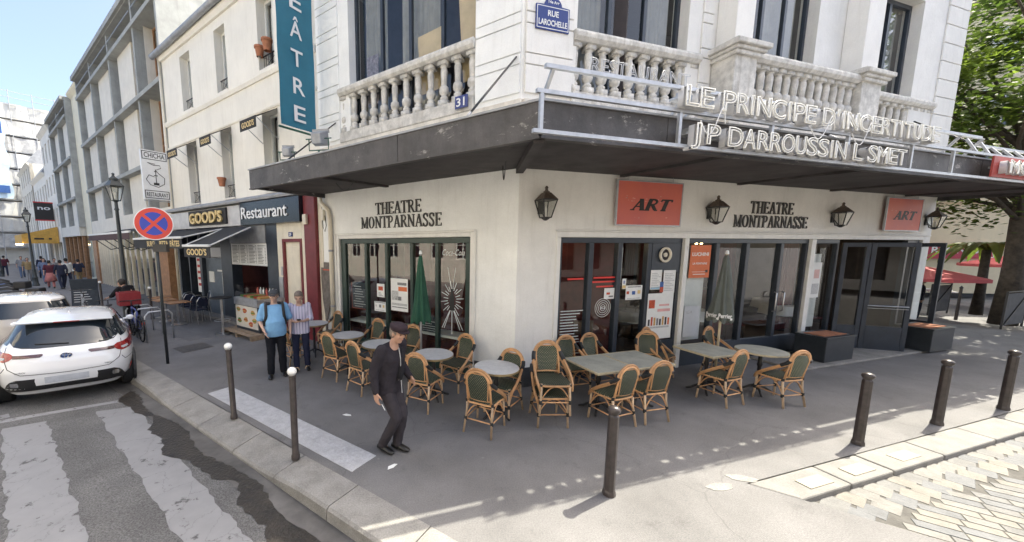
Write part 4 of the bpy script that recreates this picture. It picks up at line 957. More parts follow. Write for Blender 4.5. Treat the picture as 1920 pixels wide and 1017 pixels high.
b = B(); b.quad((-.65,-.80,1.06),(.62,-.80,1.06),(.62,-.80,1.42),(-.65,-.80,1.42)); b.quad((-.65,-.8,1.42),(.62,-.8,1.42),(.62,-.25,1.46),(-.65,-.25,1.46)); b.build('glass_guard', MT['glass'], CT, M)
for k in range(6):
    b = B(); b.box(-.58 + k*.19, -.7, 1.062, -.42 + k*.19, -.3, 1.12); b.build('food_tray', MT[('salad','sauce','bun')[k % 3]], CT, M)
for k in range(7):
    x = -.55 + k * .17; m = MT[('sign_red','white_enamel','steel','sign_red','steel','white_enamel','steel')[k]]
    b = B(); b.lathe([(.035,0),(.035,.16),(.014,.2),(.014,.24)], 10, (x, -.18, 1.062)); tag(b.build('bottle', m, None, M, smooth=True, edge=40), ('small sauce bottle or flask on the food counter, number %s from the left' % ('one two three four five six seven'.split()[k])), 'bottle', 'bottles on the food counter')
b = B()
for i in range(5): b.box(-.95, -1.15 + i * .2, .09, .78, -1.03 + i * .2, .115)
PAL = thing('wood_pallet', 'flat wooden pallet under the food counter', 'pallet', M); 
for i in range(6):
    b = B(); b.box(-.95, -1.15 + i * .2, .11, .80, -1.01 + i * .2, .135); b.build('pallet_board', mat('pallet_wood', (.32,.24,.17), .85, var=.25, scale=8) if i == 0 else bpy.data.materials['pallet_wood'], PAL, M)
for x in (-.93, -.1, .70):
    b = B(); b.box(x, -1.14, 0, x + .1, .0, .109); b.build('pallet_runner', bpy.data.materials['pallet_wood'], PAL, M)
# street-front platform beside the counter
b = B(); b.box(-12.6, -.42, .0, -9.1, -.04, .09); part(b, 'doorstep', MT['granite'], FL, SB, bevel=.01)

# ------------------------------------------------------------------ grey concrete grid building
GB = thing('grid_building', 'grey concrete grid office building with cream panels, beyond the restaurant', 'building', FG)
def gpart(b, name, m, parent=None, **k): return b.build(name, m, parent or GB, FG, **k)
FX = [.0, -3.05, -7.42, -11.75, -15.85]
ROWS = [6.15, 9.05, 12.0, 13.15]
def grid_block(fx, far, parent):
    x_l = fx[-1]; x_r = fx[0]
    b = B(); b.box(x_l, .75, 3.9, x_r, .9, 13.1); gpart(b, 'back_wall', MT['concrete'], parent)
    for x in fx:
        b = B(); b.box(x - .10, -.02, 3.95 if x != fx[-1] else 0, x + .10, .75, 13.15); gpart(b, 'fin', MT['concrete'], parent)
    for z in ROWS:
        b = B(); b.box(x_l, -.10, z - .12, x_r, .748, z + .06); gpart(b, 'floor_band', MT['concrete'], parent)
    b = B(); b.box(x_l - .1, -.22, 13.06, x_r, 1.2, 13.3); gpart(b, 'roof_edge', MT['concrete'], parent)
    for i in range(len(fx) - 1):
        xr, xl = fx[i], fx[i + 1]; w = xr - xl
        for j, (za, zb) in enumerate(((3.95, 6.03), (6.21, 8.93), (9.11, 11.88), (12.06, 13.03))):
            a = xl + .10; c = xr - .10
            if j < 3:
                pw = (c - a) * .58
                if w < 3.4: pw = .02
                b = B(); b.box(a + .5, .22, za, a + .5 + pw, .74, zb); gpart(b, 'cream_panel', MT['cream_panel'], parent)
                wr = thing_part('window', FG @ T(c - .4, .5, za), parent); x0, x1 = a + .5 + pw + .05, c
                if x1 - x0 > .3:
                    b = B(); fr(b, x0, x1, za, zb - .05, .07, .52, .6); b.box(x0 + .07, .521, za, x1 - .07, .6, za + .09); b.box(x0 + .07, .525, za + .75, x1 - .07, .59, za + .82); b.build('window_frame', MT['wood_orange'], wr, FG)
                    b = B(); b.quad((x0, .56, za), (x1, .56, za), (x1, .56, zb - .05), (x0, .56, zb - .05)); b.build('pane', MT['glass_dark'], wr, FG)
                x0, x1 = a, a + .48; b = B(); b.quad((x0, .60, za), (x1, .60, za), (x1, .60, zb), (x0, .60, zb)); b.build('pane', MT['glass_dark'], wr, FG)
            else:
                b = B(); b.quad((a, .5, za), (c, .5, za), (c, .5, zb), (a, .5, zb)); gpart(b, 'pane', MT['glass_dark'], parent)
                b = B(); b.bar((a, -.05, za + .55), (c, -.05, za + .55), .03); gpart(b, 'balcony_rail', MT['galv'], parent)
blk = thing_part('grid_front', FG, GB); grid_block(FX, False, blk)
b = B(); b.quad((-15.95,.9,0),(0,.9,0),(0,9,0),(-15.95,9,0)); b.box(-15.95,.9,13.05,0,9,13.2); gpart(b, 'flat_roof', MT['concrete'])
b = B(); b.box(.0, -.0, 3.9, .05, 9, 13.2); gpart(b, 'flank_wall', MT['concrete'])
b = B(); b.box(-15.95, .9, .0, -15.9, 9, 13.2); gpart(b, 'flank_wall', MT['cream_panel'])
# its ground floor: cream band, timber piers and glass
b = B(); b.box(-15.8, -.03, 3.35, -.02, .5, 4.15); gpart(b, 'shop_band', MT['cream_panel'])
for x in (-1.6, -15.6):
    b = B(); b.box(x - .55, -.05, 0, x + .55 if x < -1 else x + .25, .4, 3.34); gpart(b, 'timber_pier', MT['wood_orange'])
for x0, x1 in ((-7.2, -2.2), (-12.0, -7.3), (-15.0, -12.1)):
    n = 5
    for i in range(n + 1):
        x = x0 + (x1 - x0) * i / n; b = B(); b.box(x - .03, .05, 0, x + .03, .2, 3.34); gpart(b, 'window_bar', MT['cream_paint'])
    for i in range(n):
        a, c = x0 + (x1 - x0) * i / n, x0 + (x1 - x0) * (i + 1) / n; b = B(); b.quad((a, .12, .2), (c, .12, .2), (c, .12, 3.3), (a, .12, 3.3)); gpart(b, 'pane', MT['glass'])
b = B(); b.box(-15.8, 1.6, 0, -.1, 1.7, 3.4); gpart(b, 'inner_wall', MT['interior_dark'])
r = thing('awning', 'dark folding-arm awning over the timber shop windows of the grey building', 'awning', FG @ T(-4.6, 0, 3.2))
x0, x1 = -8.0, -.3
b = B(); b.quad((x0,-.06,3.42),(x1,-.06,3.42),(x1,-1.4,3.10),(x0,-1.4,3.10)); b.quad((x0,-.06,3.41),(x1,-.06,3.41),(x1,-1.4,3.09),(x0,-1.4,3.09)); b.build('canopy_cloth', MT['awning_black'], r, FG)
b = B(); b.box(x0,-1.45,3.05,x1,-1.38,3.13); b.build('front_bar', MT['awning_bar'], r, FG)
b = B(); b.box(x0,-1.44,2.80,x1,-1.43,3.05); b.build('valance', mat('valance_brown', (.07,.035,.035), .8), r, FG)
for x in (-7.6, -5.8, -4.0, -2.2):
    b = B(); b.tube([(x,-.1,2.5),(x+.35,-.75,2.35),(x,-1.38,3.0)], .022, 6); b.build('awning_arm', MT['black_metal'], r, FG)

# narrow pale strip house and second grid block beyond
def far_house(name, lbl, x0, x1, z1, m, y=0., wins=(), roof=None, frame=None, pane=None, depth=8):
    M = FG @ T((x0 + x1) / 2, y, 0); r = thing(name, lbl, 'building', M, 'houses along the far street')
    F = FG
    b = B(); wall_mesh(b, x0, x1, 0, z1, wins, y, y + .3); b.build('wall', m, r, F)
    b = B(); b.quad((x1,y,0),(x1,y+depth,0),(x1,y+depth,z1),(x1,y,z1)); b.quad((x0,y,0),(x0,y+depth,0),(x0,y+depth,z1),(x0,y,z1)); b.quad((x0,y,z1),(x1,y,z1),(x1,y+depth,z1),(x0,y+depth,z1)); b.quad((x0,y+depth,0),(x1,y+depth,0),(x1,y+depth,z1),(x0,y+depth,z1)); b.build('side_wall', m, r, F)
    if roof:
        b = B(); b.prism([(y-.25,z1),(y+depth,z1),(y+depth*.5,z1+roof),(y+.8,z1+roof*.8)], x0, x1, 'x'); b.build('roof', MT['zinc'], r, F)
    b = B(); b.prism([(y+.01,z1-.3),(y-.22,z1-.05),(y-.25,z1+.05),(y+.01,z1+.06)], x0, x1, 'x'); b.build('cornice', m, r, F)
    for (a, c, za, zb) in wins:
        w_ = thing_part('window', F @ T((a+c)/2, y+.2, za), r)
        b = B(); fr(b, a, c, za, zb, .06, y+.15, y+.22); b.box((a+c)/2-.03, y+.149, za, (a+c)/2+.03, y+.22, zb-.06); b.build('window_frame', frame or MT['sash_white'], w_, F)
        b = B(); b.quad((a,y+.2,za),(c,y+.2,za),(c,y+.2,zb),(a,y+.2,zb)); b.build('pane', pane or MT['car_glass'], w_, F)
    return r
mk('pale_yellow', (.80,.74,.58), .85, var=.04, scale=2)
far_house('narrow_house', 'narrow pale yellow wall strip between the two grey grid blocks', -20.4, -16.02, 13.4, MT['pale_yellow'], .35, [(-18.9,-17.6,.3,3.0)])
FX2 = [-20.45, -24.6, -28.9]
G2 = thing('grid_building', 'second grey concrete grid block farther down the street', 'building', FG @ T(-24.6, 0, 0))
blk2 = thing_part('grid_front', FG, G2); grid_block(FX2, True, blk2)
b = B(); b.box(-29.0, .9, 0, -20.4, 9, 13.1); b.build('rear_block', MT['concrete'], G2, FG)
b = B(); b.box(-28.9, -.02, 3.3, -20.5, .5, 4.1); b.build('shop_band', MT['cream_panel'], G2, FG)
for i in range(5):
    x = -28.6 + i * 1.95; b = B(); b.box(x, .1, 0, x + .2, .4, 3.3); b.build('timber_pier', MT['wood_orange'], G2, FG)
    b = B(); b.quad((x + .2, .25, .2), (x + 1.95, .25, .2), (x + 1.95, .25, 3.3), (x + .2, .25, 3.3)); b.build('pane', MT['glass_dark'], G2, FG)
far_house('terraced_house', 'cream three storey house with tall windows beyond the second grey block', -35.2, -29.05, 13.0, MT['render_cream'], .0, [(x, x+.9, z, z+1.7) for x in (-34.5,-32.6,-30.6) for z in (4.3,7.2,10.2)] + [(-34.6,-32.4,.3,2.9),(-31.9,-29.6,.3,2.9)], 1.8)
far_house('terraced_house', 'lower cream house with grey roof near the orange awning', -45.5, -35.25, 9.7, MT['render_cream'], .0, [(x, x+.9, z, z+1.7) for x in (-44.6,-42.4,-40.2,-38,-36.2) for z in (4.2,6.9)] + [(-44.9,-41,.3,3.0),(-40,-35.8,.3,3.0)], 2.2)
far_house('terraced_house', 'grey-cream house at the far bend before the scaffolding', -58, -45.6, 12.0, MT['cream_panel'], -.1, [(x, x+1, z, z+1.8) for x in (-56.5,-54,-51.5,-49,-47) for z in (4.2,7.2,9.9)] + [(-57,-52,.3,3.0),(-51,-46.4,.3,3.0)], 2.0)
# orange café awning far down the street
r = thing('awning', 'orange café awning far down the street with small lights', 'awning', FG @ T(-35, 0, 3)); mk('awning_orange', (.62,.36,.08), .75, var=.12, scale=5)
b = B(); b.quad((-38.5,-.05,4.3),(-30.8,-.05,4.3),(-30.8,-2.3,3.55),(-38.5,-2.3,3.55)); b.build('canopy_cloth', MT['awning_orange'], r, FG)
b = B(); b.box(-38.5,-2.34,2.75,-30.8,-2.3,3.56); b.build('valance', MT['awning_orange'], r, FG)
b = B(); b.add([(-30.8,-.05,4.3),(-30.8,-2.3,3.55),(-30.8,-2.3,2.75),(-30.8,-.05,2.75)], [(0,1,2,3)]); b.build('side_cheek', MT['awning_orange'], r, FG)
b = B(); b.box(-30.79,-1.6,3.1,-30.78,-1.0,3.25); b.box(-30.79,-.7,3.1,-30.78,-.5,3.25); b.build('print', MT['ink'], r, FG)
for k in range(6): b = B(); b.ell((-30.7 - k * 1.3, -2.36, 2.68), .05, .05, .05, 8, 6); b.build('bulb', MT['bulb'], r, FG)
r = thing('projecting_sign', 'dark projecting shop sign with red edges high on the cream house', 'sign', FG @ T(-31, -.7, 5)); M_ = FG @ T(-31.0, -.75, 4.9)
b = B(); b.box(-.06,-.6,0,.06,.6,1.5); b.build('panel', MT['ink'], r, M_); mk('strip_red', (.6,.05,.05), .5)
for zz in (1.5, -.1): b = B(); b.box(-.07,-.62,zz,.07,.62,zz+.1); b.build('edge_strip', MT['strip_red'], r, M_)
text('lettering', 'no', .5, MT['enamel_white'], r, M_ @ T(.07,0,.9) @ RZ(90), .8, .01, .01)
# scaffolded building closing the view
SCF = FG @ T(-60, -.5, 0) @ RZ(90)
r = thing('scaffolded_building', 'building wrapped in pale scaffold netting at the end of the street', 'building', SCF)
mk('netting', (.62,.62,.60), .9, var=.12, scale=.6, streak=.3); mk('netting_open', (.5,.5,.5), .9, var=.3, scale=1.2)
b = B(); b.box(-8, .9, 0, 9, 8, 22); b.build('wall', MT['cream_panel'], r, SCF)
for i in range(9):
    z = 2.2 + i * 2.2; b = B()
    V = []; n = 30
    for k in range(n + 1):
        x = -8.2 + 17.4 * k / n; V += [(x, -.05 + .10 * sin(k * 1.7 + i), z + .12), (x, -.05 + .10 * sin(k * 1.3 + i * 2), z + 2.0)]
    b.add(V, [(2*k, 2*k+2, 2*k+3, 2*k+1) for k in range(n)]); b.build('net_sheet', MT['netting' if i % 3 else 'netting_open'], r, SCF)
    b = B(); b.box(-8.3, -.1, z, 9.3, .85, z + .06); b.build('scaffold_deck', MT['galv'], r, SCF)
for k in range(9):
    x = -8.3 + k * 2.2; b = B(); b.tube([(x, -.2, 0), (x, -.2, 23.6)], .045, 6); b.build('scaffold_pole', MT['galv'], r, SCF)
for z in (21.6, 22.6, 23.4): b = B(); b.tube([(-8.4, -.2, z), (9.4, -.2, z)], .035, 6); b.build('scaffold_rail', MT['galv'], r, SCF)
mk('banner_pale', (.42,.60,.78), .7, var=.25, scale=2.5, col2=(.66,.78,.88)); mk('banner_navy', (.03,.10,.32), .7)
M_ = SCF @ T(-1.6, -.45, 9); r2 = thing('scaffold_banner', 'long pale blue banner hanging on the scaffolding', 'banner', M_)
b = B(); V = []
for k in range(21): V += [(-1.3 + .15 * sin(k * .8), .06 * sin(k * 1.1), k * .52), (1.3 + .15 * sin(k * .8), .06 * sin(k * 1.1 + 1), k * .52)]
b.add(V, [(2*k, 2*k+1, 2*k+3, 2*k+2) for k in range(20)]); b.build('sheet', MT['banner_pale'], r2, M_, smooth=True)
for z0, h in ((8.6, 1.5), (.7, 1.0)): b = B(); b.box(-1.1, -.14, z0, 1.1, -.1, z0 + h); b.build('printed_panel', MT['banner_navy'], r2, M_)
b = B()
for k in range(3): b.box(-.7 + k*.5, -.16, 9.1, -.35 + k*.5, -.142, 9.6)
b.build('printed_mark', MT['enamel_white'], r2, M_)
# low roofs closing the gap at the street end
far_house('terraced_house', 'distant pale house at the end of the street left of the scaffold', -90, -66, 15, MT['cream_panel'], -9, [(x, x+1.2, z, z+2) for x in (-88,-84,-80,-76,-72,-69) for z in (1,4.5,8,11.5)], 2.0)

# ------------------------------------------------------------------ building across the street (seen mirrored in the café windows)
OP = thing('opposite_building', 'beige stone building across the street seen mirrored in the café windows', 'building', FL @ T(0, -14.6, 0) @ RZ(180))
FO = FL @ T(0, -14.6, 0) @ RZ(180)
mk('beige_stone', (.74,.70,.63), .85, var=.07, scale=2, streak=.15)
wins = [(x, x + 1.15, z, z + h_) for x in [-13.5 + k * 2.1 for k in range(17)] for z, h_ in ((1.6, 1.9), (5.0, 2.2), (8.4, 2.0))]
b = B(); wall_mesh(b, -15, 22, 0, 12.5, wins, 0, .3); b.build('wall', MT['beige_stone'], OP, FO)
for a, c, za, zb in wins:
    w_ = thing_part('window', FO @ T((a+c)/2, .2, za), OP); b = B(); fr(b, a, c, za, zb, .09, .15, .22); b.box((a+c)/2-.05,.149,za,(a+c)/2+.05,.22,zb-.09); b.box(a,.151,(za+zb)/2,c,.22,(za+zb)/2+.06); b.box(a+.09,.152,za,c-.09,.22,za+.09); b.build('window_frame', MT['sash_white'], w_, FO)
    b = B(); b.quad((a,.2,za),(c,.2,za),(c,.2,zb),(a,.2,zb)); b.build('pane', MT['car_glass'], w_, FO)
b = B(); b.box(-15,.3,0,22,8,12.5); b.build('core', MT['beige_stone'], OP, FO)
for z in (4.2, 7.7, 12.3): b = B(); b.box(-15.0,-.18,z,22,-.005,z+.22); b.build('string_course', MT['beige_stone'], OP, FO)

# ------------------------------------------------------------------ house across the side street (seen mirrored in the café glass)
O2 = thing('opposite_building', 'pale stone house across the side street seen mirrored in the café glass', 'building', FR @ T(12, -19, 0) @ RZ(180))
FQ = FR @ T(12, -19, 0) @ RZ(180)
wins = [(x, x + 1.2, z, z + h_) for x in [-12 + k * 2.6 for k in range(10)] for z, h_ in ((.6, 2.4), (4.6, 2.2))]
b = B(); wall_mesh(b, -14, 14, 0, 7.6, wins, 0, .3); b.build('wall', MT['cream_panel'], O2, FQ)
b = B(); b.box(-14, .3, 0, 14, 8, 7.6); b.build('core', MT['cream_panel'], O2, FQ)
for a, c, za, zb in wins:
    w_ = thing_part('window', FQ @ T((a+c)/2, .2, za), O2); b = B(); fr(b, a, c, za, zb, .08, .15, .22); b.box((a+c)/2-.04,.149,za,(a+c)/2+.04,.22,zb-.08); b.build('window_frame', MT['wood_floor'], w_, FQ)
    b = B(); b.quad((a,.2,za),(c,.2,za),(c,.2,zb),(a,.2,zb)); b.build('pane', MT['car_glass'], w_, FQ)
b = B(); b.box(-14,-1.2,3.0,14,-.01,3.25); b.build('shop_awning', MT['red_paint'], O2, FQ)
# ------------------------------------------------------------------ illuminated letters on the canopy edge
mk('channel_white', (.62,.62,.64), .4, var=.05, scale=10); mk('neon_tube', (.80,.79,.74), .15, var=.03); mk('channel_red', (.42,.06,.05), .5, var=.1)
M = FR @ T(0, -1.99, 3.7)
LS = thing('letter_sign', 'galvanised frame carrying two rows of white channel letters along the canopy edge', 'sign', M)
for y, z, x0, x1 in ((-2.08, 3.735, -1.05, 12.5), (-2.08, 4.13, -1.02, 12.5), (-2.10, 4.37, -.94, 7.6)):
    b = B(); b.box(x0, y - .02, z - .02, x1, y + .02, z + .02); b.build('rail', MT['galv'], LS, FR)
for x in (-.96, .92, 2.5, 4.1, 5.7, 6.9, 8.55, 10.2, 11.8):
    b = B(); b.box(x - .02, -2.098, 3.756, x + .02, -2.062, 4.11); b.build('post', MT['galv'], LS, FR)
for x in (-.84, .98, 1.2, 2.9, 4.4, 5.9, 7.0, 7.7):
    b = B(); b.bar((x, -1.90, 4.1), (x, -2.10, 4.37), .035); b.build('brace', MT['galv'], LS, FR)
for k in range(14):
    x = 7.6 + k * .42; b = B(); b.bar((x, -2.08, 4.15), (x + .02, -1.95, 4.40 if x < 8.2 else 4.32), .03); b.build('brace', MT['galv'], LS, FR)
b = B(); b.box(8.0, -1.97, 4.30, 12.5, -1.93, 4.34); b.build('rail', MT['galv'], LS, FR)
def letters(words, x0, x1, y, z, h, m_face, m_tube):
    """each letter a deep white tray with a glass tube in front"""
    n = len(words); adv = [(.5 if c in "I'. " else (1.1 if c in 'MOCDN' else .92)) for c in words]; tot = sum(adv); x = x0
    for c, a in zip(words, adv):
        w = (x1 - x0) * a / tot
        if c != ' ':
            o = text('channel_letter', c, h * 1.42, m_face, LS, FR @ T(x + w / 2, y, z), None, .075, 0, bevel=-1)
            me = o.data; xs_ = [v.co.x for v in me.vertices]; k = w * .88 / max(.01, max(xs_) - min(xs_))
            if c not in "I'.":
                for v in me.vertices: v.co.x *= min(1.6, max(.6, k))
            t = text('glass_tube', c, h * 1.42, m_tube, LS, FR @ T(x + w / 2, y - .075, z), None, .0, 0, outline=True, bevel=.008)
            if c not in "I'.":
                for v in t.data.vertices: v.co.x *= min(1.6, max(.6, k))
            pl = B(); pl.box(x + w*.25, y + .04, z + h*.55, x + w*.75, y + .17, z + h*.55 + .03); pl.box(x + w*.4, y + .041, z + h*.55 + .03, x + w*.55, y + .12, z + h*.9); q_ = pl.build('shadow_plate', MT['galv'], o, FR)  # plates added in the gap to break the lit stripe below into dapples
            t.parent = o; t.matrix_basis = WM[o.name].inverted() @ WM[t.name]
        x += w
letters("LE PRINCIPE D'INCERTITUDE", .83, 6.1, -2.12, 4.15, .225, MT['channel_white'], MT['neon_tube'])
letters("JP DARROUSSIN L SMET", .98, 5.30, -2.12, 3.755, .225, MT['channel_white'], MT['neon_tube'])
b = B(); b.box(8.1, -2.125, 3.76, 12.4, -2.10, 4.11); b.build('red_tray', MT['channel_red'], LS, FR)
letters("MONTPARNASSE", 8.25, 12.3, -2.17, 3.81, .22, MT['channel_white'], MT['neon_tube'])
text('old_neon_lettering', 'RESTAURANT', .2, MT['galv'], LS, FR @ T(.30, -2.10, 4.39), 1.4, 0, 0, outline=True, bevel=.004)
for (x, z, w) in ((1.15, 4.02, .4), (3.1, 4.13, .5), (4.0, 4.12, .45)):
    b = B(); b.tube([(x + w * t, -2.16 - .05 * sin(pi * t), z - .16 * sin(2 * pi * t)) for t in [i / 14 for i in range(15)]], .006, 5); b.build('loose_cable', MT['enamel_white'], LS, FR)

# ------------------------------------------------------------------ blue vertical banner with floodlights
mk('banner_blue', (.022,.16,.24), .55, var=.06, scale=3)
BM = FL @ T(-5.2, -.60, 5.25) @ RZ(90)                 # faces along the street, towards the corner
BN = thing('theatre_banner', 'tall blue vertical banner with white capitals hung at right angles to the wall', 'banner', BM)
b = B(); V = []; n = 24
for i in range(n + 1):
    z = i * 4.4 / n; V += [(-.46, .012 * sin(i * .9), z), (-.15, .015 * sin(i * .7 + 2), z), (.15, .012 * sin(i * .8 + 1), z), (.46, .012 * sin(i * .6), z)]
b.add(V, [(4*i+k, 4*i+k+1, 4*i+k+5, 4*i+k+4) for i in range(n) for k in range(3)]); o = b.build('cloth', MT['banner_blue'], BN, BM, smooth=True)
for i, c in enumerate(reversed('THÉÂTRE')):
    text('letter', c, .50, MT['enamel_white'], BN, BM @ T(0, -.02, .15 + i * .60), .30, .004, .004)
for zz in (-.06, 4.42): b = B(); b.tube([(-.52, 0, zz), (.60, 0, zz)], .025, 8); b.build('banner_arm', MT['enamel_green'], BN, BM)
b = B()
for k in range(8):
    x = -.42 + k * .12; b.tube([(x, 0, .0), (x + .03, 0, -.05), (x + .06, 0, .0)], .004, 4)
b.build('lacing', MT['paper'], BN, BM)
def floodlight(x, y, z, az, lbl, s=1.0):
    M = FL @ T(x, y, z); r = thing('floodlight', lbl, 'floodlight', M, 'floodlights on the canopy'); H = M @ RZ(az) @ RX(-12)
    b = B(); b.add([(-.15*s,-.12*s,-.12*s),(.15*s,-.12*s,-.12*s),(.15*s,-.12*s,.14*s),(-.15*s,-.12*s,.14*s),(-.09*s,.1*s,-.09*s),(.09*s,.1*s,-.09*s),(.09*s,.1*s,.09*s),(-.09*s,.1*s,.09*s)], [(0,1,2,3),(7,6,5,4),(0,4,5,1),(1,5,6,2),(2,6,7,3),(3,7,4,0)]); b.build('housing', MT['zinc'], r, H, bevel=.012)
    b = B(); b.box(-.16*s,-.14*s,.10*s,.16*s,-.11*s,.17*s); b.box(-.13*s,-.125*s,-.10*s,.13*s,-.122*s,.10*s); b.build('lens_rim', MT['zinc'], r, H)
    b = B(); b.tube([(-.19*s,0,.0),(-.19*s,0,-.2*s),(.19*s,0,-.2*s),(.19*s,0,0)], .014, 6); b.tube([(-.25*s,0,0),(.25*s,0,0)], .012, 6); b.build('yoke', MT['enamel_green'], r, M @ RZ(az))
    b = B(); b.tube([(0,0,-.2*s),(0,0,-.42*s),(-.35,.0,-.46*s)], .02, 6); b.build('mount', MT['enamel_green'], r, M)
floodlight(-4.05, -.95, 4.76, 205, 'larger grey floodlight on green bracket beside the balustrade', 1.15); floodlight(-5.05, -1.05, 4.62, 215, 'smaller grey floodlight below the blue banner', .85)

# hookah sign on the corner of the restaurant house
CM = FL @ T(-14.9, -.52, 4.35) @ RZ(90); CS = thing('projecting_sign', 'white projecting sign with a water pipe drawing above the restaurant', 'sign', CM)
b = B(); b.box(-.43, -.06, 0, .43, .06, 1.85); b.build('panel', MT['enamel_white'], CS, CM)
b = B()
for z0, z1 in ((.04, .34), (1.50, 1.81)): 
    for q in ((-.40,z0,.40,z0+.025),(-.40,z1-.025,.40,z1),(-.40,z0+.025,-.375,z1-.025),(.375,z0+.025,.40,z1-.025)): b.box(q[0], -.066, q[1], q[2], -.062, q[3])
b.build('border', MT['ink'], CS, CM)
text('lettering', 'CHICHA', .26, MT['ink'], CS, CM @ T(0,-.063,1.575), .66, .004, .003); text('lettering', 'RESTAURANT', .22, MT['ink'], CS, CM @ T(0,-.063,.11), .70, .004, .003)
b = B(); b.tube([(.0,-.064,1.35),(-.25,-.064,1.38),(-.05,-.064,1.30),(.15,-.064,1.32),(.18,-.064,1.22),(.0,-.064,1.12),(.1,-.064,1.0),(.28,-.064,.85),(.26,-.064,.62),(.05,-.064,.48),(-.2,-.064,.55),(-.32,-.064,.75),(-.22,-.064,.92),(-.05,-.064,.86)], .012, 6)
b.tube([(0,-.064,1.15),(0,-.064,.62)], .012, 6); b.box(-.09,-.066,.55,.09,-.062,.64); b.box(-.06,-.066,.9,.06,-.062,.93); b.box(-.05,-.066,1.05,.05,-.062,1.08); b.build('drawing', MT['ink'], CS, CM)
b = B(); b.tube([(-.43,.0,-.05),(.55,0,-.05)], .02, 6); b.tube([(.43,0,.9),(.55,0,.9)], .02, 6); b.build('bracket', MT['galv'], CS, CM)

# ------------------------------------------------------------------ papers, boards and decals on the café glass
def sheet(name, F, x0, x1, z0, z1, y, m, lbl, cat, group=None, prints=()):
    r = thing(name, lbl, cat, F @ T((x0+x1)/2, y, z0), group)
    b = B(); b.box(x0, y - .002, z0, x1, y + .002, z1); b.build('sheet', m, r, F)
    for k, (a, c, e, f, mm) in enumerate(prints):
        w, h = x1 - x0, z1 - z0; p = B(); p.box(x0 + a*w, y - .0035, z0 + e*h, x0 + c*w, y - .0022, z0 + f*h); p.build('print', mm, r, F)
    return r
mk('print_grey', (.25,.25,.26), .6, var=.5, scale=60); mk('print_blue', (.05,.13,.40), .6, var=.3, scale=40); mk('print_orange', (.70,.17,.06), .55, var=.05, scale=8); mk('print_dull', (.55,.55,.55), .6, var=.3, scale=60)
lines = lambda n, m, a=.1, c=.9, e=.1, f=.9: [(a, c - (.15 * ((i * 7) % 3)), e + (f - e) * i / n, e + (f - e) * (i + .4) / n, m) for i in range(n)]
GY = .070
sheet('notice', FL, -3.46, -3.22, 1.37, 1.68, GY, MT['paper'], 'small white notice with a red picture on the café window', 'notice', None, [(.2,.8,.5,.8,MT['sauce'])] + lines(3, MT['print_grey'], .2, .8, .1, .4))
sheet('notice', FL, -3.55, -3.19, 1.03, 1.26, GY, MT['paper'], 'white notice with small coloured icons low on the café window', 'notice', None, [(.1,.2,.45,.65,MT['print_dull']),(.42,.6,.4,.7,MT['print_grey']),(.74,.88,.42,.68,MT['gold']),(.05,.95,.88,.95,MT['print_grey']),(.1,.9,.1,.16,MT['print_dull'])])
sheet('poster', FL, -3.02, -2.52, 1.10, 1.83, GY, MT['paper'], 'white theatre poster with a grey slanting picture on the café window', 'poster', None, [(.05,.45,.33,.62,MT['print_dull']),(.3,.62,.33,.45,MT['print_grey']),(.45,.95,.62,.75,MT['print_orange']),(.4,.92,.80,.88,MT['print_grey']),(.05,.95,.10,.13,MT['print_grey']),(.05,.95,.17,.24,MT['print_dull']),(.45,.5,.34,.42,MT['ink']),(.28,.32,.34,.39,MT['ink'])])
mk('chalkboard', (.035,.045,.06), .8, var=.15, scale=8); mk('chalk', (.6,.62,.62), .9, var=.2, scale=60)
rr = random.Random(9)
cl = lambda n: [(.1 + rr.uniform(0,.15), .55 + rr.uniform(0,.35), .08 + .84*i/n, .08 + .84*(i+.28)/n, MT['chalk']) for i in range(n)]
sheet('chalkboard', FL, -4.42, -3.84, 1.0, 1.66, .15, MT['chalkboard'], 'chalkboard menu with a red edge in the left café window', 'chalkboard', None, cl(9) + [(0,.02,0,1,MT['sauce']),(0,1,0,.02,MT['sauce'])])
sheet('chalkboard', FL, -2.33, -1.80, .70, 1.05, .22, MT['chalkboard'], 'chalkboard menu standing on the shelf behind the folded parasol', 'chalkboard', None, cl(6))
sheet('notice', FR, 1.93, 2.20, 1.53, 1.74, .06, MT['paper'], 'small white notice beside the glass door near the corner', 'notice', None, [(.2,.5,.4,.6,MT['sauce']),(.4,.8,.15,.3,MT['print_grey'])])
sheet('notice', FR, 2.40, 2.80, 1.50, 1.78, .015, MT['paper'], 'white notice with coloured icons on the corner café door', 'notice', None, [(.1,.9,.86,.93,MT['print_grey']),(.38,.58,.35,.6,MT['print_blue']),(.72,.9,.4,.65,MT['gold']),(.05,.2,.4,.6,MT['sauce']),(.1,.9,.06,.12,MT['print_dull'])])
sheet('notice', FR, 2.30, 2.39, 1.72, 1.92, .012, MT['paper'], 'tiny white and yellow sticker above the corner door notices', 'sticker', None, [(.05,.95,.05,.35,MT['gold']),(.3,.6,.5,.8,MT['print_blue'])])
sheet('notice', FR, 2.99, 3.27, 1.68, 2.07, .012, MT['paper'], 'white printed price list under the ventilator, left one', 'notice', None, lines(9, MT['print_dull']) + [(.05,.95,.02,.12,mat('print_sky',(.3,.5,.65),.6))])
sheet('notice', FR, 3.32, 3.63, 1.60, 2.06, .012, MT['paper'], 'pale printed price list under the ventilator, right one', 'notice', None, lines(11, MT['print_dull']))
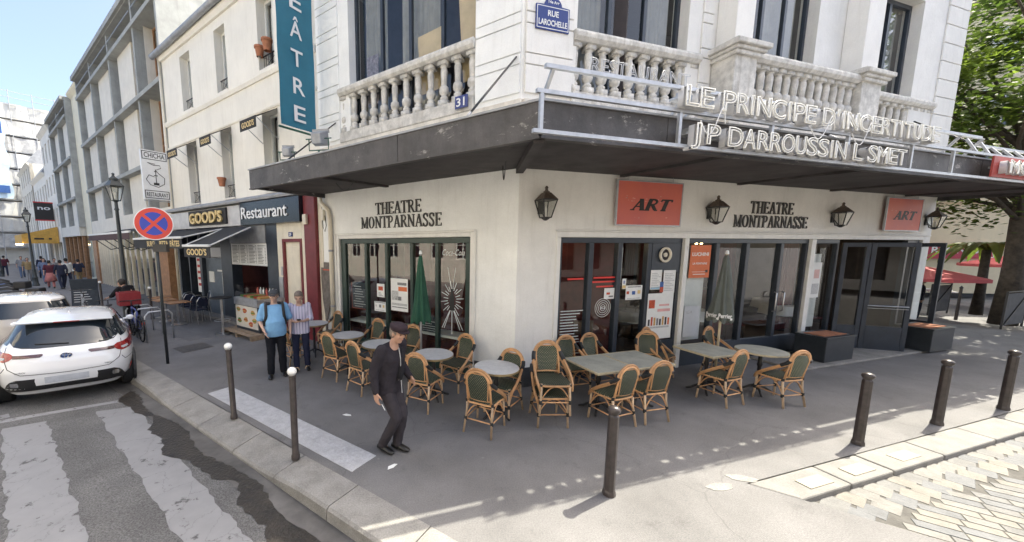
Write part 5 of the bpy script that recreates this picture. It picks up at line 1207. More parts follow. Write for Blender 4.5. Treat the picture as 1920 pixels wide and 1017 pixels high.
sheet('poster', FR, 2.96, 3.62, .66, 1.60, .010, MT['paper'], 'white drinks poster with a row of bottles and a red disc', 'poster', None, [(.05,.28,.68,.86,MT['sauce']),(.4,.9,.6,.66,mat('print_pink',(.75,.4,.38),.6)),(.45,.85,.72,.76,bpy.data.materials['print_pink'])] + [(.06+.11*i, .13+.11*i, .30, .44+.05*((i*3)%4)/3, MT[('interior_dark','sauce','bun','print_grey','ink','bun','interior_dark','print_orange')[i]]) for i in range(8)] + [(.1,.9,.24,.28,MT['print_dull'])])
sheet('flag_sticker', FR, 3.24, 3.33, 1.62, 1.83, .008, MT['print_blue'], 'blue and red sticker between the price lists', 'sticker', None, [(0,1,0,.5,MT['sauce'])])
r = sheet('poster', FR, 4.05, 4.62, 1.88, 2.56, .065, MT['print_orange'], 'orange show poster at the top of the white-backed window', 'poster', None, [(.2,.8,.10,.12,MT['paper']),(.15,.85,.18,.19,MT['paper']),(.8,.92,.16,.24,MT['ink'])])
text('lettering', 'LUCHINI', .1, MT['paper'], r, FR @ T(4.335, .062, 2.34), .46, .002, .003); text('lettering', 'LA FONTAINE', .06, MT['paper'], r, FR @ T(4.335, .062, 2.16), .4, .002, .001)
sheet('notice', FR, 4.02, 4.45, .62, 1.28, .066, mat('paper_grey', (.55,.56,.57), .7, var=.05), 'pale grey leaflet low in the white-backed window', 'notice', None, [(.1,.5,.75,.85,MT['print_dull'])])
sheet('poster', FR, 8.0, 8.32, 1.3, 2.15, .066, MT['paper'], 'pale show poster in the window left of the open doors', 'poster', None, [(.2,.8,.55,.8,mat('print_blush',(.7,.45,.42),.6)),(.1,.9,.1,.4,MT['print_dull'])])
# window decals
text('window_decal', 'Coca-Cola', .17, MT['enamel_white'], TH, FL @ T(-1.37, .083, 2.36), .52, .002, -.001, .35)
b = B(); bx, bz = -1.385, 1.0
for k in range(22):
    a = radians(20 + k * 320 / 21 - 90) ; 
    if k % 2: r0, r1 = .15, .34
    else: r0, r1 = .13, .25
    b.bar((bx + r0*cos(a)*.7, .084, bz + .48 + r0*sin(a)*1.3), (bx + r1*cos(a)*.8, .084, bz + .48 + r1*sin(a)*1.1), .012, .002, (0,1,0))
for dx in (-.24, -.19, 0, .19, .26): b.bar((bx + dx*.12, .084, bz + .3), (bx + dx, .084, bz - .12 - (.1 if dx == 0 else 0)), .014, .002, (0,1,0))
for dx in (-.10, .08): b.bar((bx + dx*.3, .084, bz + .75), (bx + dx, .084, bz + 1.12), .010, .002, (0,1,0))
part(b, 'starburst_decal', MT['enamel_white'], FL, TH)
b = B(); b.prism([(bx-.055,bz+.26),(bx+.055,bz+.26),(bx+.05,bz+.42),(bx+.055,bz+.52),(bx+.022,bz+.62),(bx+.022,bz+.7),(bx-.022,bz+.7),(bx-.022,bz+.62),(bx-.055,bz+.52),(bx-.05,bz+.42)], .078, .081, 'y'); part(b, 'bottle_decal', MT['ink'], FL, TH)
b = B()
for rr_ in (.06, .1, .14, .18): b.tube([(1.93 + rr_*cos(t), .072, 1.36 + rr_*sin(t)) for t in [2*pi*i/24 for i in range(24)]], .006, 4, closed=True)
part(b, 'ring_decal', MT['enamel_white'], FR, TH); text('window_decal', 'ICI', .07, MT['enamel_white'], TH, FR @ T(1.93, .07, 1.335), .1, .002, .003)
b = B(); rr = random.Random(2)
for i in range(16): z = .5 + i * .055; b.box(.98, .072, z, .98 + rr.uniform(.25,.5), .075, z + .018)
part(b, 'chalk_lines', MT['chalk'], FR, TH)
mk('neon_red', (.75,.05,.04), .4, var=.05)
b = B()
for (x0, x1, z) in ((1.68, 2.3, 1.93), (1.66, 2.28, 1.85), (1.75, 2.15, 1.76), (1.1, 1.45, 1.92)):
    b.box(x0, .073, z, x1, .076, z + .03)
part(b, 'red_decal', MT['neon_red'], FR, TH)
# old oar against the wall
M = FL @ T(-5.16, -.10, .08) @ RX(-3); OA = thing('oar', 'old grey wooden oar leaning against the wall beside the red pilaster', 'oar', M)
mk('grey_wood', (.16,.14,.125), .8, var=.25, scale=10)
b = B(); b.prism([(-.045,.55),(.045,.55),(.06,.7),(.17,1.1),(.24,1.6),(.25,2.05),(-.24,2.05),(-.23,1.6),(-.16,1.1),(-.06,.7)], -.02, .02, 'y'); b.build('blade', MT['grey_wood'], OA, M, bevel=.008)
b = B(); b.tube([(0,0,0),(0,0,.6)], .035, 10); b.build('shaft', MT['grey_wood'], OA, M, smooth=True)
b = B(); b.box(-.14,-.024,1.84,.16,-.021,1.87); b.build('painted_mark', MT['sauce'], OA, M)
# ------------------------------------------------------------------ café furniture
mk('cane', (.60,.335,.165), .45, var=.16, scale=14, coords='obj'); mk('cane_pale', (.58,.42,.28), .5, var=.16, scale=14, coords='obj'); mk('binding', (.018,.02,.022), .5, var=.2, scale=20)
def weave(name, axes):
    m = mat(name, (.02,.035,.025), .5, var=0); nt = m.node_tree; N = nt.nodes; Lk = nt.links; p = N['Principled BSDF']
    tc = N.new('ShaderNodeTexCoord'); sx = N.new('ShaderNodeSeparateXYZ'); cb = N.new('ShaderNodeCombineXYZ'); Lk.new(tc.outputs['Object'], sx.inputs[0])
    Lk.new(sx.outputs[axes[0]], cb.inputs[0]); Lk.new(sx.outputs[axes[1]], cb.inputs[1])
    br = N.new('ShaderNodeTexBrick'); br.inputs['Scale'].default_value = 1; br.inputs['Brick Width'].default_value = .026; br.inputs['Row Height'].default_value = .019; br.inputs['Mortar Size'].default_value = .0075; br.inputs['Mortar Smooth'].default_value = .2
    br.inputs['Color1'].default_value = (.46,.41,.27,1); br.inputs['Color2'].default_value = (.30,.29,.20,1); br.inputs['Mortar'].default_value = (.012,.026,.018,1); Lk.new(cb.outputs[0], br.inputs['Vector']); Lk.new(br.outputs[0], p.inputs['Base Color'])
    bp = N.new('ShaderNodeBump'); bp.inputs['Strength'].default_value = .4; bp.inputs['Distance'].default_value = .004; Lk.new(br.outputs['Fac'], bp.inputs['Height']); Lk.new(bp.outputs[0], p.inputs['Normal'])
    return m
MT['weave_back'] = weave('woven_back', (0, 2)); MT['weave_seat'] = weave('woven_seat', (0, 1))
def vary(m, lo=.72, hi=1.2):
    nt = m.node_tree; N = nt.nodes; p = N['Principled BSDF']; src = p.inputs['Base Color'].links[0].from_socket; oi = N.new('ShaderNodeObjectInfo'); r = N.new('ShaderNodeMapRange'); r.inputs[3].default_value = lo; r.inputs[4].default_value = hi
    nt.links.new(oi.outputs['Random'], r.inputs[0]); x = N.new('ShaderNodeMix'); x.data_type = 'RGBA'; x.blend_type = 'MULTIPLY'; x.inputs[0].default_value = 1; nt.links.new(src, x.inputs[6]); nt.links.new(r.outputs[0], x.inputs[7]); nt.links.new(x.outputs[2], p.inputs['Base Color'])
vary(MT['cane']); vary(MT['cane_pale']); vary(MT['weave_back'], .7, 1.5); vary(MT['weave_seat'], .7, 1.4)
def make_chair():
    r = thing('rattan_chair', 'c', 'chair', I4, 'rattan chairs of the café terrace')
    C = MT['cane']
    # seat
    n = 20; out = []
    for i in range(n):
        t = 2 * pi * i / n; c, s = cos(t), sin(t); e = .38
        out.append((.225 * abs(c) ** e * (1 if c > 0 else -1) * (1.0 if s > 0 else .90), .215 * abs(s) ** e * (1 if s > 0 else -1)))
    b = B(); k = [(.97, .432), (1.0, .445), (.97, .462), (.6, .468), (.0, .466)]
    V = [(x * f, y * f, z) for f, z in k for x, y in out]
    b.add(V, [(j*n+i, j*n+(i+1) % n, (j+1)*n+(i+1) % n, (j+1)*n+i) for j in range(4) for i in range(n)] + [tuple(range(n-1, -1, -1))]); b.build('seat', MT['weave_seat'], r, smooth=True, edge=50)
    b = B(); b.tube([(x * 1.0, y * 1.0, .432) for x, y in out], .015, 6, closed=True); b.build('seat_rim', C, r, smooth=True)
    # legs
    for sx in (-1, 1):
        b = B(); b.tube([(sx*.195, .185, .46), (sx*.20, .19, .25), (sx*.212, .205, 0)], [.017, .016, .015], 8); b.build('leg', MT['cane_pale'], r, smooth=True)
        b = B(); b.tube([(sx*.185, -.19, .47), (sx*.185, -.20, .30), (sx*.205, -.26, 0)], [.018, .017, .015], 8); b.build('leg', MT['cane_pale'], r, smooth=True)
    # back frame and arms
    def archpt(t, w, zt, zb, y0, y1):      # t 0..1 from left foot of the arch to right
        a = pi * t; return None
    arch = [(-.170,-.195,.44),(-.168,-.225,.60),(-.166,-.255,.74)] + [(-.163*cos(a), -.262 - .02*sin(a), .76 + .145*sin(a)) for a in [pi*i/10 for i in range(11)]] + [(.166,-.255,.74),(.168,-.225,.60),(.170,-.195,.44)]
    b = B(); b.tube(arch, .0155, 8); b.build('back_frame', C, r, smooth=True)
    arch2 = [(-.196*cos(a), -.252 - .02*sin(a), .745 + .190*sin(a)) for a in [pi*i/12 for i in range(13)]]
    arm = [(.208,-.215,.715),(.228,-.13,.655),(.242,-.02,.585),(.246,.08,.515),(.238,.165,.445),(.222,.205,.39)]
    b = B(); b.tube([(-x, y, z) for x, y, z in reversed(arm)] + arch2 + arm, .0165, 8); b.build('arm_rail', C, r, smooth=True)
    b = B(); b.tube([(-x, y+.005, z-.03) for x, y, z in reversed(arm)] + [(x*.965, y+.003, z-.025) for x, y, z in arch2] + [(x, y+.005, z-.03) for x, y, z in arm], .013, 8); b.build('arm_rail', C, r, smooth=True)
    # woven back
    V = []; m_ = 9; n_ = 10
    for j in range(n_ + 1):
        z = .50 + .365 * j / n_; y = -.205 - .055 * min(1, (z - .46) / .28) - .012
        w = .130 + .020 * min(1, (z - .5) / .2)
        if z > .76: w = .150 * math.sqrt(max(.02, 1 - ((z - .76) / .135) ** 2))
        for i in range(m_ + 1):
            t = -1 + 2 * i / m_; V.append((w * t, y - .022 * (1 - t * t), z))
    b = B(); b.add(V, [(j*(m_+1)+i, j*(m_+1)+i+1, (j+1)*(m_+1)+i+1, (j+1)*(m_+1)+i) for j in range(n_) for i in range(m_)]); b.add([(x, y + .012, z) for x, y, z in V], [(j*(m_+1)+i, (j+1)*(m_+1)+i, (j+1)*(m_+1)+i+1, j*(m_+1)+i+1) for j in range(n_) for i in range(m_)]); b.build('backrest', MT['weave_back'], r, smooth=True)
    b = B(); b.tube([(-.165,-.208,.495),(0,-.232,.49),(.165,-.208,.495)], .013, 6); b.tube([V[j*(m_+1)] for j in range(n_+1)] + [V[j*(m_+1)+m_] for j in range(n_, -1, -1)], .010, 6); b.build('panel_rim', C, r, smooth=True)
    # bent cane braces and stretchers
    F = [(-.203,.193),(.203,.193),(.192,-.215),(-.192,-.215)]
    for i in range(4):
        (x0, y0), (x1, y1) = F[i], F[(i + 1) % 4]; b = B()
        pts = [(x0 + (x1-x0)*t*.42, y0 + (y1-y0)*t*.42, .22 + .19*math.sin(t*pi/2)) for t in [k/6 for k in range(7)]]; b.tube(pts, .009, 6)
        pts = [(x1 + (x0-x1)*t*.42, y1 + (y0-y1)*t*.42, .22 + .19*math.sin(t*pi/2)) for t in [k/6 for k in range(7)]]; b.tube(pts, .009, 6); b.build('cane_brace', C, r, smooth=True)
    for i in range(4):
        (x0, y0), (x1, y1) = F[i], F[(i + 1) % 4]; b = B(); b.tube([(x0, y0, .19), (x1, y1, .19)], .010, 6); b.build('stretcher', C, r, smooth=True)
    b = B()
    for x, y in F: b.lathe([(.021,.165),(.023,.17),(.023,.215),(.021,.22)], 8, (x * 1.005, y * 1.01, 0))
    for sx in (-1, 1):
        b.lathe([(.022,.425),(.022,.455)], 8, (sx*.196, .186, 0)); b.lathe([(.022,.425),(.022,.47)], 8, (sx*.186, -.192, 0))
        b.tube([(sx*.192,-.262,.775),(sx*.205,-.232,.73),(sx*.220,-.165,.682)], .030, 8)
    tag(b.build('bindings', MT['binding'], r, smooth=True, edge=50), kind='stuff')
    return r
CH0 = make_chair(); used = [False]
def chair(M, lbl):
    if not used[0]:
        used[0] = True; place(CH0, None, M); CH0['label'] = lbl; return CH0
    c = copy_tree(CH0, M); c['label'] = lbl; return c
# facing: rz 0 looks into the building (+y), 180 looks to the street
def cL(u, off, rz, lbl): chair(FL @ T(-u, -off, 0) @ RZ(rz), lbl)
def cR(u, off, rz, lbl): chair(FR @ T(u, -off, 0) @ RZ(rz), lbl)
mk('marble_top', (.58,.57,.555), .45, var=.08, scale=12, fine=.08); mk('brass', (.40,.31,.17), .35, var=.1, scale=9, metal=.6); mk('cast_iron', (.02,.02,.022), .5, var=.2, scale=14)
mk('teak_grey', (.40,.39,.33), .75, var=.2, scale=5, fine=.1, col2=(.27,.28,.245)); mk('teak_edge', (.48,.41,.28), .6, var=.15, scale=8)
def pedestal(r, M, h=.72):
    b = B(); b.lathe([(.035,.05),(.045,.12),(.03,.16),(.026,.45),(.04,.5),(.028,.55),(.03,h),(.09,h)], 12); b.build('column', MT['cast_iron'], r, M, smooth=True, edge=40)
    for k in range(4):
        a = pi/4 + k * pi/2; b = B(); b.tube([(0,0,.14),(.10*cos(a),.10*sin(a),.10),(.20*cos(a),.20*sin(a),.035),(.27*cos(a),.27*sin(a),.012)], [.022,.02,.018,.015], 6); b.build('foot', MT['cast_iron'], r, M, smooth=True)
def round_table(M, lbl, m='marble_top', rad=.335, edge='brass', sx=1.):
    r = thing('round_table', lbl, 'table', M, 'café tables')
    b = B(); b.lathe([(rad-.006,.722),(rad,.724),(rad,.752),(rad-.008,.752)], 40, cap=False); b.build('rim', MT[edge], r, M, smooth=True, edge=40)
    b = B(); b.lathe([(.0,.722),(rad-.007,.722),(rad-.007,.755),(.0,.757)], 40, cap=False); b.build('top', MT[m], r, M, smooth=True, edge=40)
    pedestal(r, M); return r
def square_table(M, w, d, lbl):
    r = thing('square_table', lbl, 'table', M, 'café tables')
    b = B(); b.box(-w/2+.02,-d/2+.02,.726,w/2-.02,d/2-.02,.754); b.build('top', MT['teak_grey'], r, M)
    b = B(); b.box(-w/2,-d/2,.722,w/2,-d/2+.02,.757); b.box(-w/2,d/2-.02,.722,w/2,d/2,.757); b.box(-w/2,-d/2+.02,.7225,-w/2+.02,d/2-.02,.7565); b.box(w/2-.02,-d/2+.02,.7225,w/2,d/2-.02,.7565); b.build('edge_band', MT['teak_edge'], r, M, bevel=.004)
    pedestal(r, M); return r
round_table(FL @ T(-4.62,-.86,0) @ RZ(12), 'small round marble table behind the woman looking at her phone'); round_table(FL @ T(-3.12,-1.13,0), 'small round marble table right of the woman in the striped shirt'); round_table(FL @ T(-2.12,-1.22,0) @ RZ(20), 'small round marble table half hidden behind the man in the cap')
round_table(FL @ T(-.95,-1.14,0) @ RZ(8), 'small round marble table beside the green folded parasol'); round_table(FL @ T(.20,-1.12,0) @ RZ(30), 'small round pale table nearest the building corner')
round_table(FR @ T(4.02,-1.38,0), 'round greyish wooden table at the right end of the terrace', 'teak_grey', .36, 'teak_edge')
square_table(FR @ T(.83,-1.14,0), .72, .76, 'square weathered wooden table, left one of the joined pair'); square_table(FR @ T(1.56,-1.14,0), .72, .76, 'square weathered wooden table, right one of the joined pair'); square_table(FR @ T(3.18,-1.08,0), .76, .72, 'square weathered wooden table beside the grey folded parasol')
cL(3.03,1.44,3,'rattan chair with its back to the street at the table right of the woman')
cL(4.50,1.42,-6,'rattan chair half hidden behind the two standing people'); cL(4.62,.42,176,'rattan chair against the wall beside the oar'); cL(3.12,.5,182,'rattan chair against the café window right of the oar')
cL(2.12,1.60,-4,'rattan chair immediately left of the man in the cap'); cL(2.1,.5,185,'rattan chair against the window hidden behind the man in the cap'); cL(.87,1.48,6,'rattan chair with its back to the street, right of the man in the cap'); cL(.86,.55,172,'rattan chair against the window right of the green parasol')
cL(-.25,1.56,4,'rattan chair with its back to the street, at the table nearest the corner'); cL(-.24,.95,176,'rattan chair facing the street against the corner wall')
sx, sy = 1.665, 4.96
chair(T(sx, sy, 0) @ RZ(180), 'lower rattan chair of the stacked pair at the corner'); chair(T(sx, sy - .06, .215) @ RZ(180) @ RX(-1.5), 'upper rattan chair of the stacked pair at the corner')
cR(.75,1.50,4,'rattan chair on the street side of the joined tables, left one'); cR(1.36,1.50,-3,'rattan chair on the street side of the joined tables, right one')
cR(.95,.40,178,'rattan chair on the wall side of the joined tables, left one'); cR(1.5,.38,183,'rattan chair on the wall side of the joined tables, right one')
cR(2.55,.52,150,'rattan chair between the joined tables and the single square table, nearer the window post'); cR(2.98,.30,196,'rattan chair at the white window post behind the single square table')
cR(3.0,1.44,3,'rattan chair on the street side of the single square table'); cR(3.9,1.74,-8,'rattan chair at the far right of the terrace beside the round wooden table'); cR(4.22,.62,190,'rattan chair against the window beside the grey parasol pole')
# folded parasols
mk('parasol_green', (.012,.075,.042), .75, var=.12, scale=6); mk('parasol_grey', (.115,.13,.12), .8, var=.12, scale=6); mk('pole_wood', (.62,.52,.36), .5, var=.12, scale=8); mk('pole_alu', (.5,.5,.5), .4, var=.05, metal=.6)
def parasol(M, m, pole, lbl, fat=1., word=None):
    r = thing('folded_parasol', lbl, 'parasol', M, 'folded café parasols')
    n = 48; prof = [(.012,2.40),(.035,2.33),(.055,2.15),(.085,1.85),(.115,1.55),(.15,1.32),(.165,1.22),(.15,1.17)]
    b = B(); V = []
    for k, (rd, z) in enumerate(prof):
        for j in range(n):
            a = 2 * pi * j / n; f = 1 + .20 * min(1, k / 3) * cos(8 * a + .5 * z) + .12 * cos(3 * a + k)
            V.append((rd * fat * f * cos(a), rd * fat * f * sin(a), z - (.03 * cos(8 * a) if k == len(prof) - 1 else 0)))
    b.add(V, [(k*n+j, k*n+(j+1) % n, (k+1)*n+(j+1) % n, (k+1)*n+j) for k in range(len(prof)-1) for j in range(n)] + [tuple(range(n))]); o = b.build('canopy', m, r, M, smooth=True)
    b = B(); b.tube([(0,0,.06),(0,0,2.42)], .021, 10); b.build('pole', pole, r, M, smooth=True)
    b = B(); b.lathe([(.03,2.40),(.022,2.46),(.0,2.47)], 10, cap=False); b.build('finial', MT['enamel_white'], r, M)
    b = B(); b.lathe([(.22,0),(.22,.05),(.06,.07),(.035,.3),(.0,.3)], 20, cap=False); b.build('base', MT['cast_iron'], r, M, smooth=True, edge=40)
    if word:
        rr = random.Random(8)
        for a in word[1]:
            t = text('lettering', word[0], .11, MT['enamel_white'], r, M @ RZ(a) @ T(0, -.196 * fat, 1.255), .2, .003, .003)
        for a in word[2]:
            b = B(); b.prism([(.028*cos(x)*(1 if i % 2 else .55), 1.235 + .03*sin(x)*(1 if i % 2 else .55)) for i, x in enumerate([2*pi*k/12 for k in range(12)])], -.20*fat, -.197*fat, 'y'); b.build('printed_mark', MT['enamel_white'], r, M @ RZ(a))
    return r
parasol(FL @ T(-1.50,-.78,0) @ RZ(15), MT['parasol_green'], MT['pole_alu'], 'dark green folded parasol in front of the main street café window', 1.0, None)
parasol(FR @ T(3.82,-.80,0) @ RZ(5), MT['parasol_grey'], MT['pole_wood'], 'grey-green folded parasol with white lettering on a wooden pole', 1.12, ('Perrier', (-45, -100), (-18, -72, -125)))
# planters by the doors
mk('planter_dark', (.028,.034,.042), .35, var=.15, scale=6, coords='obj')
for u, o_, w, d, l in ((6.98, .83, .98, .55, 'dark square planter box left of the open café doors'), (10.40, 1.05, .95, .62, 'dark square planter box right of the open café doors')):
    M = FR @ T(u, -o_, .05); r = thing('planter_box', l, 'planter', M, 'planter boxes at the café doors')
    b = B(); b.box(0,0,0,w,d,.52); b.build('body', MT['planter_dark'], r, M, bevel=.01); b = B(); b.box(-.015,-.015,.52,w+.015,d+.015,.55); b.build('lid_rim', MT['planter_dark'], r, M, bevel=.006)
    b = B(); b.box(.1,.1,.551,w-.1,d-.1,.562); b.build('lid_panel', MT['terracotta'], r, M)

# ------------------------------------------------------------------ bollards, lamps, road sign
def white_bollard(M, lbl, h=1.14):
    r = thing('bollard', lbl, 'bollard', M, 'white-topped bollards')
    b = B(); b.lathe([(.05,0),(.05,.05),(.040,.07),(.0385,h-.12),(.043,h-.115),(.043,h-.095),(.036,h-.09)], 18); b.build('post', MT['bollard_brown'], r, M, smooth=True, edge=40)
    b = B(); b.lathe([(.034,h-.09),(.040,h-.075)] + [(.054*cos(a), h-.045+.052*sin(a)) for a in [-.7+i*.38 for i in range(6)]] + [(.0,h+.007)], 18, cap=False); b.build('ball_cap', MT['white_enamel'], r, M, smooth=True)
    return r
white_bollard(FL @ T(-2.91,-3.50,0) @ RY(-1.5), 'brown bollard with white ball top on the tactile strip, farther one'); white_bollard(FL @ T(-1.25,-3.56,0) @ RY(.8), 'brown bollard with white ball top on the tactile strip, nearer the walking man')
for u, o_, l in ((12.75,1.66,'brown white-topped bollard beside the restaurant chairs'), (16.8,2.14,'brown white-topped bollard beside the black menu board'), (27.2,1.25,'brown white-topped bollard among the far pedestrians')): white_bollard(FL @ T(-u,-o_,0), l)
def dark_bollard(M, lbl):
    r = thing('bollard', lbl, 'bollard', M, 'dark bollards along the side street')
    b = B(); h = .86; b.lathe([(.068,0),(.064,.04),(.056,.06),(.052,h),(.044,h+.005),(.040,h+.02)], 8); b.build('post', MT['bollard_brown'], r, M, bevel=.006)
    b = B(); b.lathe([(.040,h+.018),(.046,h+.024),(.060,h+.045),(.062,h+.062),(.052,h+.084),(.028,h+.097),(.0,h+.10)], 20, cap=False); b.build('ball_cap', MT['bollard_brown'], r, M, smooth=True)
dark_bollard(FR @ T(-.44,-2.77,0), 'dark eight-sided bollard in the foreground nearest the camera'); dark_bollard(FR @ T(3.36,-2.93,0), 'dark eight-sided bollard second from the foreground, before the granite slabs'); dark_bollard(FR @ T(5.18,-2.94,0), 'dark eight-sided bollard third from the foreground'); dark_bollard(FR @ T(6.94,-2.98,0), 'dark eight-sided bollard at the right edge of the picture')
mk('lamp_iron', (.035,.042,.045), .45, var=.15, scale=12)
def street_lamp(M, lbl):
    r = thing('street_lamp', lbl, 'street lamp', M, 'old style street lamps'); 
    b = B(); b.lathe([(.17,0),(.17,.12),(.14,.16),(.13,.5),(.15,.54),(.10,.62),(.085,.95),(.10,1.0),(.075,1.06),(.06,2.4),(.048,3.7),(.07,3.74),(.05,3.8),(.045,3.98),(.08,4.02)], 14); b.build('post', MT['lamp_iron'], r, M, smooth=True, edge=40)
    lo = [(.13*cos(a), .13*sin(a), 4.03) for a in [pi/4+i*pi/2 for i in range(4)]]; hi = [(.25*cos(a), .25*sin(a), 4.50) for a in [pi/4+i*pi/2 for i in range(4)]]
    b = B()
    for i in range(4): b.tube([lo[i], hi[i]], .016, 5); b.tube([lo[i], lo[(i+1) % 4]], .016, 5); b.tube([hi[i], hi[(i+1) % 4]], .02, 5)
    b.build('lantern_frame', MT['lamp_iron'], r, M)
    for i in range(4): b = B(); b.quad(lo[i], lo[(i+1) % 4], hi[(i+1) % 4], hi[i]); b.build('pane', MT['lamp_glass'], r, M)
    t = [(.28*cos(a), .28*sin(a), 4.50) for a in [pi/4+i*pi/2 for i in range(4)]]; u_ = [(.13*cos(a), .13*sin(a), 4.68) for a in [pi/4+i*pi/2 for i in range(4)]]
    b = B(); b.add(t + u_, [(i, (i+1) % 4, 4+(i+1) % 4, 4+i) for i in range(4)] + [(4,5,6,7),(3,2,1,0)]); b.lathe([(.12,4.68),(.12,4.74),(.05,4.80),(.03,4.86),(.05,4.89),(.0,4.93)], 12, cap=False); b.build('hood', MT['lamp_iron'], r, M)
    b = B(); b.lathe([(.05,4.06),(.06,4.3),(.0,4.36)], 10, cap=False); b.build('bulb', MT['paper'], r, M)
street_lamp(FL @ T(-13.2,-2.2,0) @ RZ(10), 'black lantern street lamp nearest, beside the parked bicycles'); street_lamp(FL @ T(-31.5,-2.35,0), 'black lantern street lamp in the middle distance before the orange awning'); street_lamp(FL @ T(-44,-2.9,0), 'black lantern street lamp farthest down the street')
M = FL @ T(-6.66,-3.14,0); r = thing('road_sign', 'round red and blue no stopping sign on a dark leaning pole', 'road sign', M)
b = B(); b.tube([(0,0,0),(.0,0,3.3)], .030, 12); b.build('pole', MT['lamp_iron'], r, M, smooth=True)
SM = M @ T(0,0,3.0) @ RZ(62); disc = lambda rad, y0, y1: [(rad*cos(2*pi*i/40), rad*sin(2*pi*i/40)) for i in range(40)]
mk('sign_ring_red', (.62,.05,.035), .35, var=.04, scale=5); mk('sign_blue', (.02,.05,.40), .35, var=.04, scale=5)
for rad, y0, y1, m, nme in ((.335,-.048,-.040,'enamel_white','back_disc'), (.318,-.0515,-.0482,'sign_ring_red','red_ring'), (.235,-.0540,-.0518,'sign_blue','blue_disc')):
    b = B(); b.prism(disc(rad, 0, 0), y0, y1, 'y'); b.build(nme, MT[m], r, SM)
for s in (-1, 1): b = B(); b.bar((-.185*s,-.0555 - .0008*s,-.185),(.185*s,-.0555 - .0008*s,.185), .06, .0015, (0,1,0)); b.build('red_bar', MT['sign_ring_red'], r, SM)
b = B(); b.box(-.035,-.04,-.25,.035,.035,-.20); b.box(-.035,-.04,.2,.035,.035,.25); b.build('clamp', MT['galv'], r, SM)
b = B(); b.box(-.05,-.05,2.42,.22,.05,2.58); b.build('small_box', MT['black_metal'], r, M @ RZ(40))
# ------------------------------------------------------------------ cars
def interp(tab, z):
    if z <= tab[0][0]: return tab[0][1]
    for (a, va), (c, vc) in zip(tab, tab[1:]):
        if z <= c:
            t = (z - a) / (c - a); t = t * t * (3 - 2 * t) * .35 + t * .65; return va + (vc - va) * t
    return tab[-1][1]
class CarShape:
    def __init__(s, yr, yf, w, ex): s.yr, s.yf, s.w, s.ex = yr, yf, w, ex
    def ring(s, z, n=72):
        w, a, c, e = interp(s.w, z), interp(s.yr, z), interp(s.yf, z), interp(s.ex, z); yc, h = (a + c) / 2, (c - a) / 2; out = []
        for i in range(n):
            t = 2 * pi * i / n; cx, sy = cos(t), sin(t)
            out.append((w * abs(cx) ** (2/e) * (1 if cx >= 0 else -1), yc + h * abs(sy) ** (2/e) * (1 if sy >= 0 else -1), z))
        return out
    def rear(s, x, z):
        w, a, c, e = interp(s.w, z), interp(s.yr, z), interp(s.yf, z), interp(s.ex, z); yc, h = (a + c) / 2, (c - a) / 2
        k = max(0., 1 - min(1, abs(x) / w) ** e); return yc - h * k ** (1/e)
    def drape(s, b, rows, nx=16, off=.004):
        V = []; m = len(rows)
        for z, x0, x1 in rows:
            for i in range(nx + 1):
                x = x0 + (x1 - x0) * i / nx; y = s.rear(x, z); dy = (s.rear(x, z + .02) - s.rear(x, z - .02)) / .04
                V.append((x, y - off, z + off * dy * .5))
        b.add(V, [(j*(nx+1)+i, j*(nx+1)+i+1, (j+1)*(nx+1)+i+1, (j+1)*(nx+1)+i) for j in range(m-1) for i in range(nx)]); return b
    def line(s, pts, n=8, off=.003):
        out = []
        for (x0, z0), (x1, z1) in zip(pts, pts[1:]):
            for k in range(n): t = k / n; x, z = x0 + (x1-x0)*t, z0 + (z1-z0)*t; out.append((x, s.rear(x, z) - off, z))
        return out
mk('car_white', (.78,.79,.81), .22, var=.0, coat=1.0); mk('car_dark', (.03,.032,.036), .3, var=0, coat=1.0); mk('car_sand', (.46,.43,.40), .3, var=.05, coat=.8)
mk('tyre', (.018,.018,.019), .85, var=.15, scale=20); mk('trim_black', (.015,.015,.017), .6, var=.1, scale=20); mk('chrome', (.65,.66,.68), .12, var=0, metal=1)
mk('tail_red', (.30,.012,.015), .12, var=0, coat=1.); mk('tail_clear', (.10,.045,.045), .15, var=.3, scale=30, coat=1.); mk('plate_pale', (.55,.58,.64), .5, var=.15, scale=6)
def wheel(r, x, y, rad, M):
    s = 1 if x > 0 else -1; WMx = M @ T(x, y, rad) @ RY(90)
    w = bpy.data.objects.new('wheel', None); COL.objects.link(w); place(w, r, WMx)
    b = B(); b.lathe([(rad*.66,-.10),(rad*.95,-.105),(rad,-.08),(rad,.08),(rad*.95,.105),(rad*.66,.10)], 28, cap=False); b.build('tyre', MT['tyre'], w, WMx, smooth=True, edge=50)
    b = B(); b.lathe([(.0,s*.06),(rad*.2,s*.075),(rad*.25,s*.04),(rad*.6,s*.05),(rad*.67,s*.10)], 28, cap=False)
    for k in range(5):
        a = 2*pi*k/5; b.bar((rad*.15*cos(a), rad*.15*sin(a), s*.075), (rad*.62*cos(a), rad*.62*sin(a), s*.085), .05, .02)
    b.build('rim', MT['steel'], w, WMx)
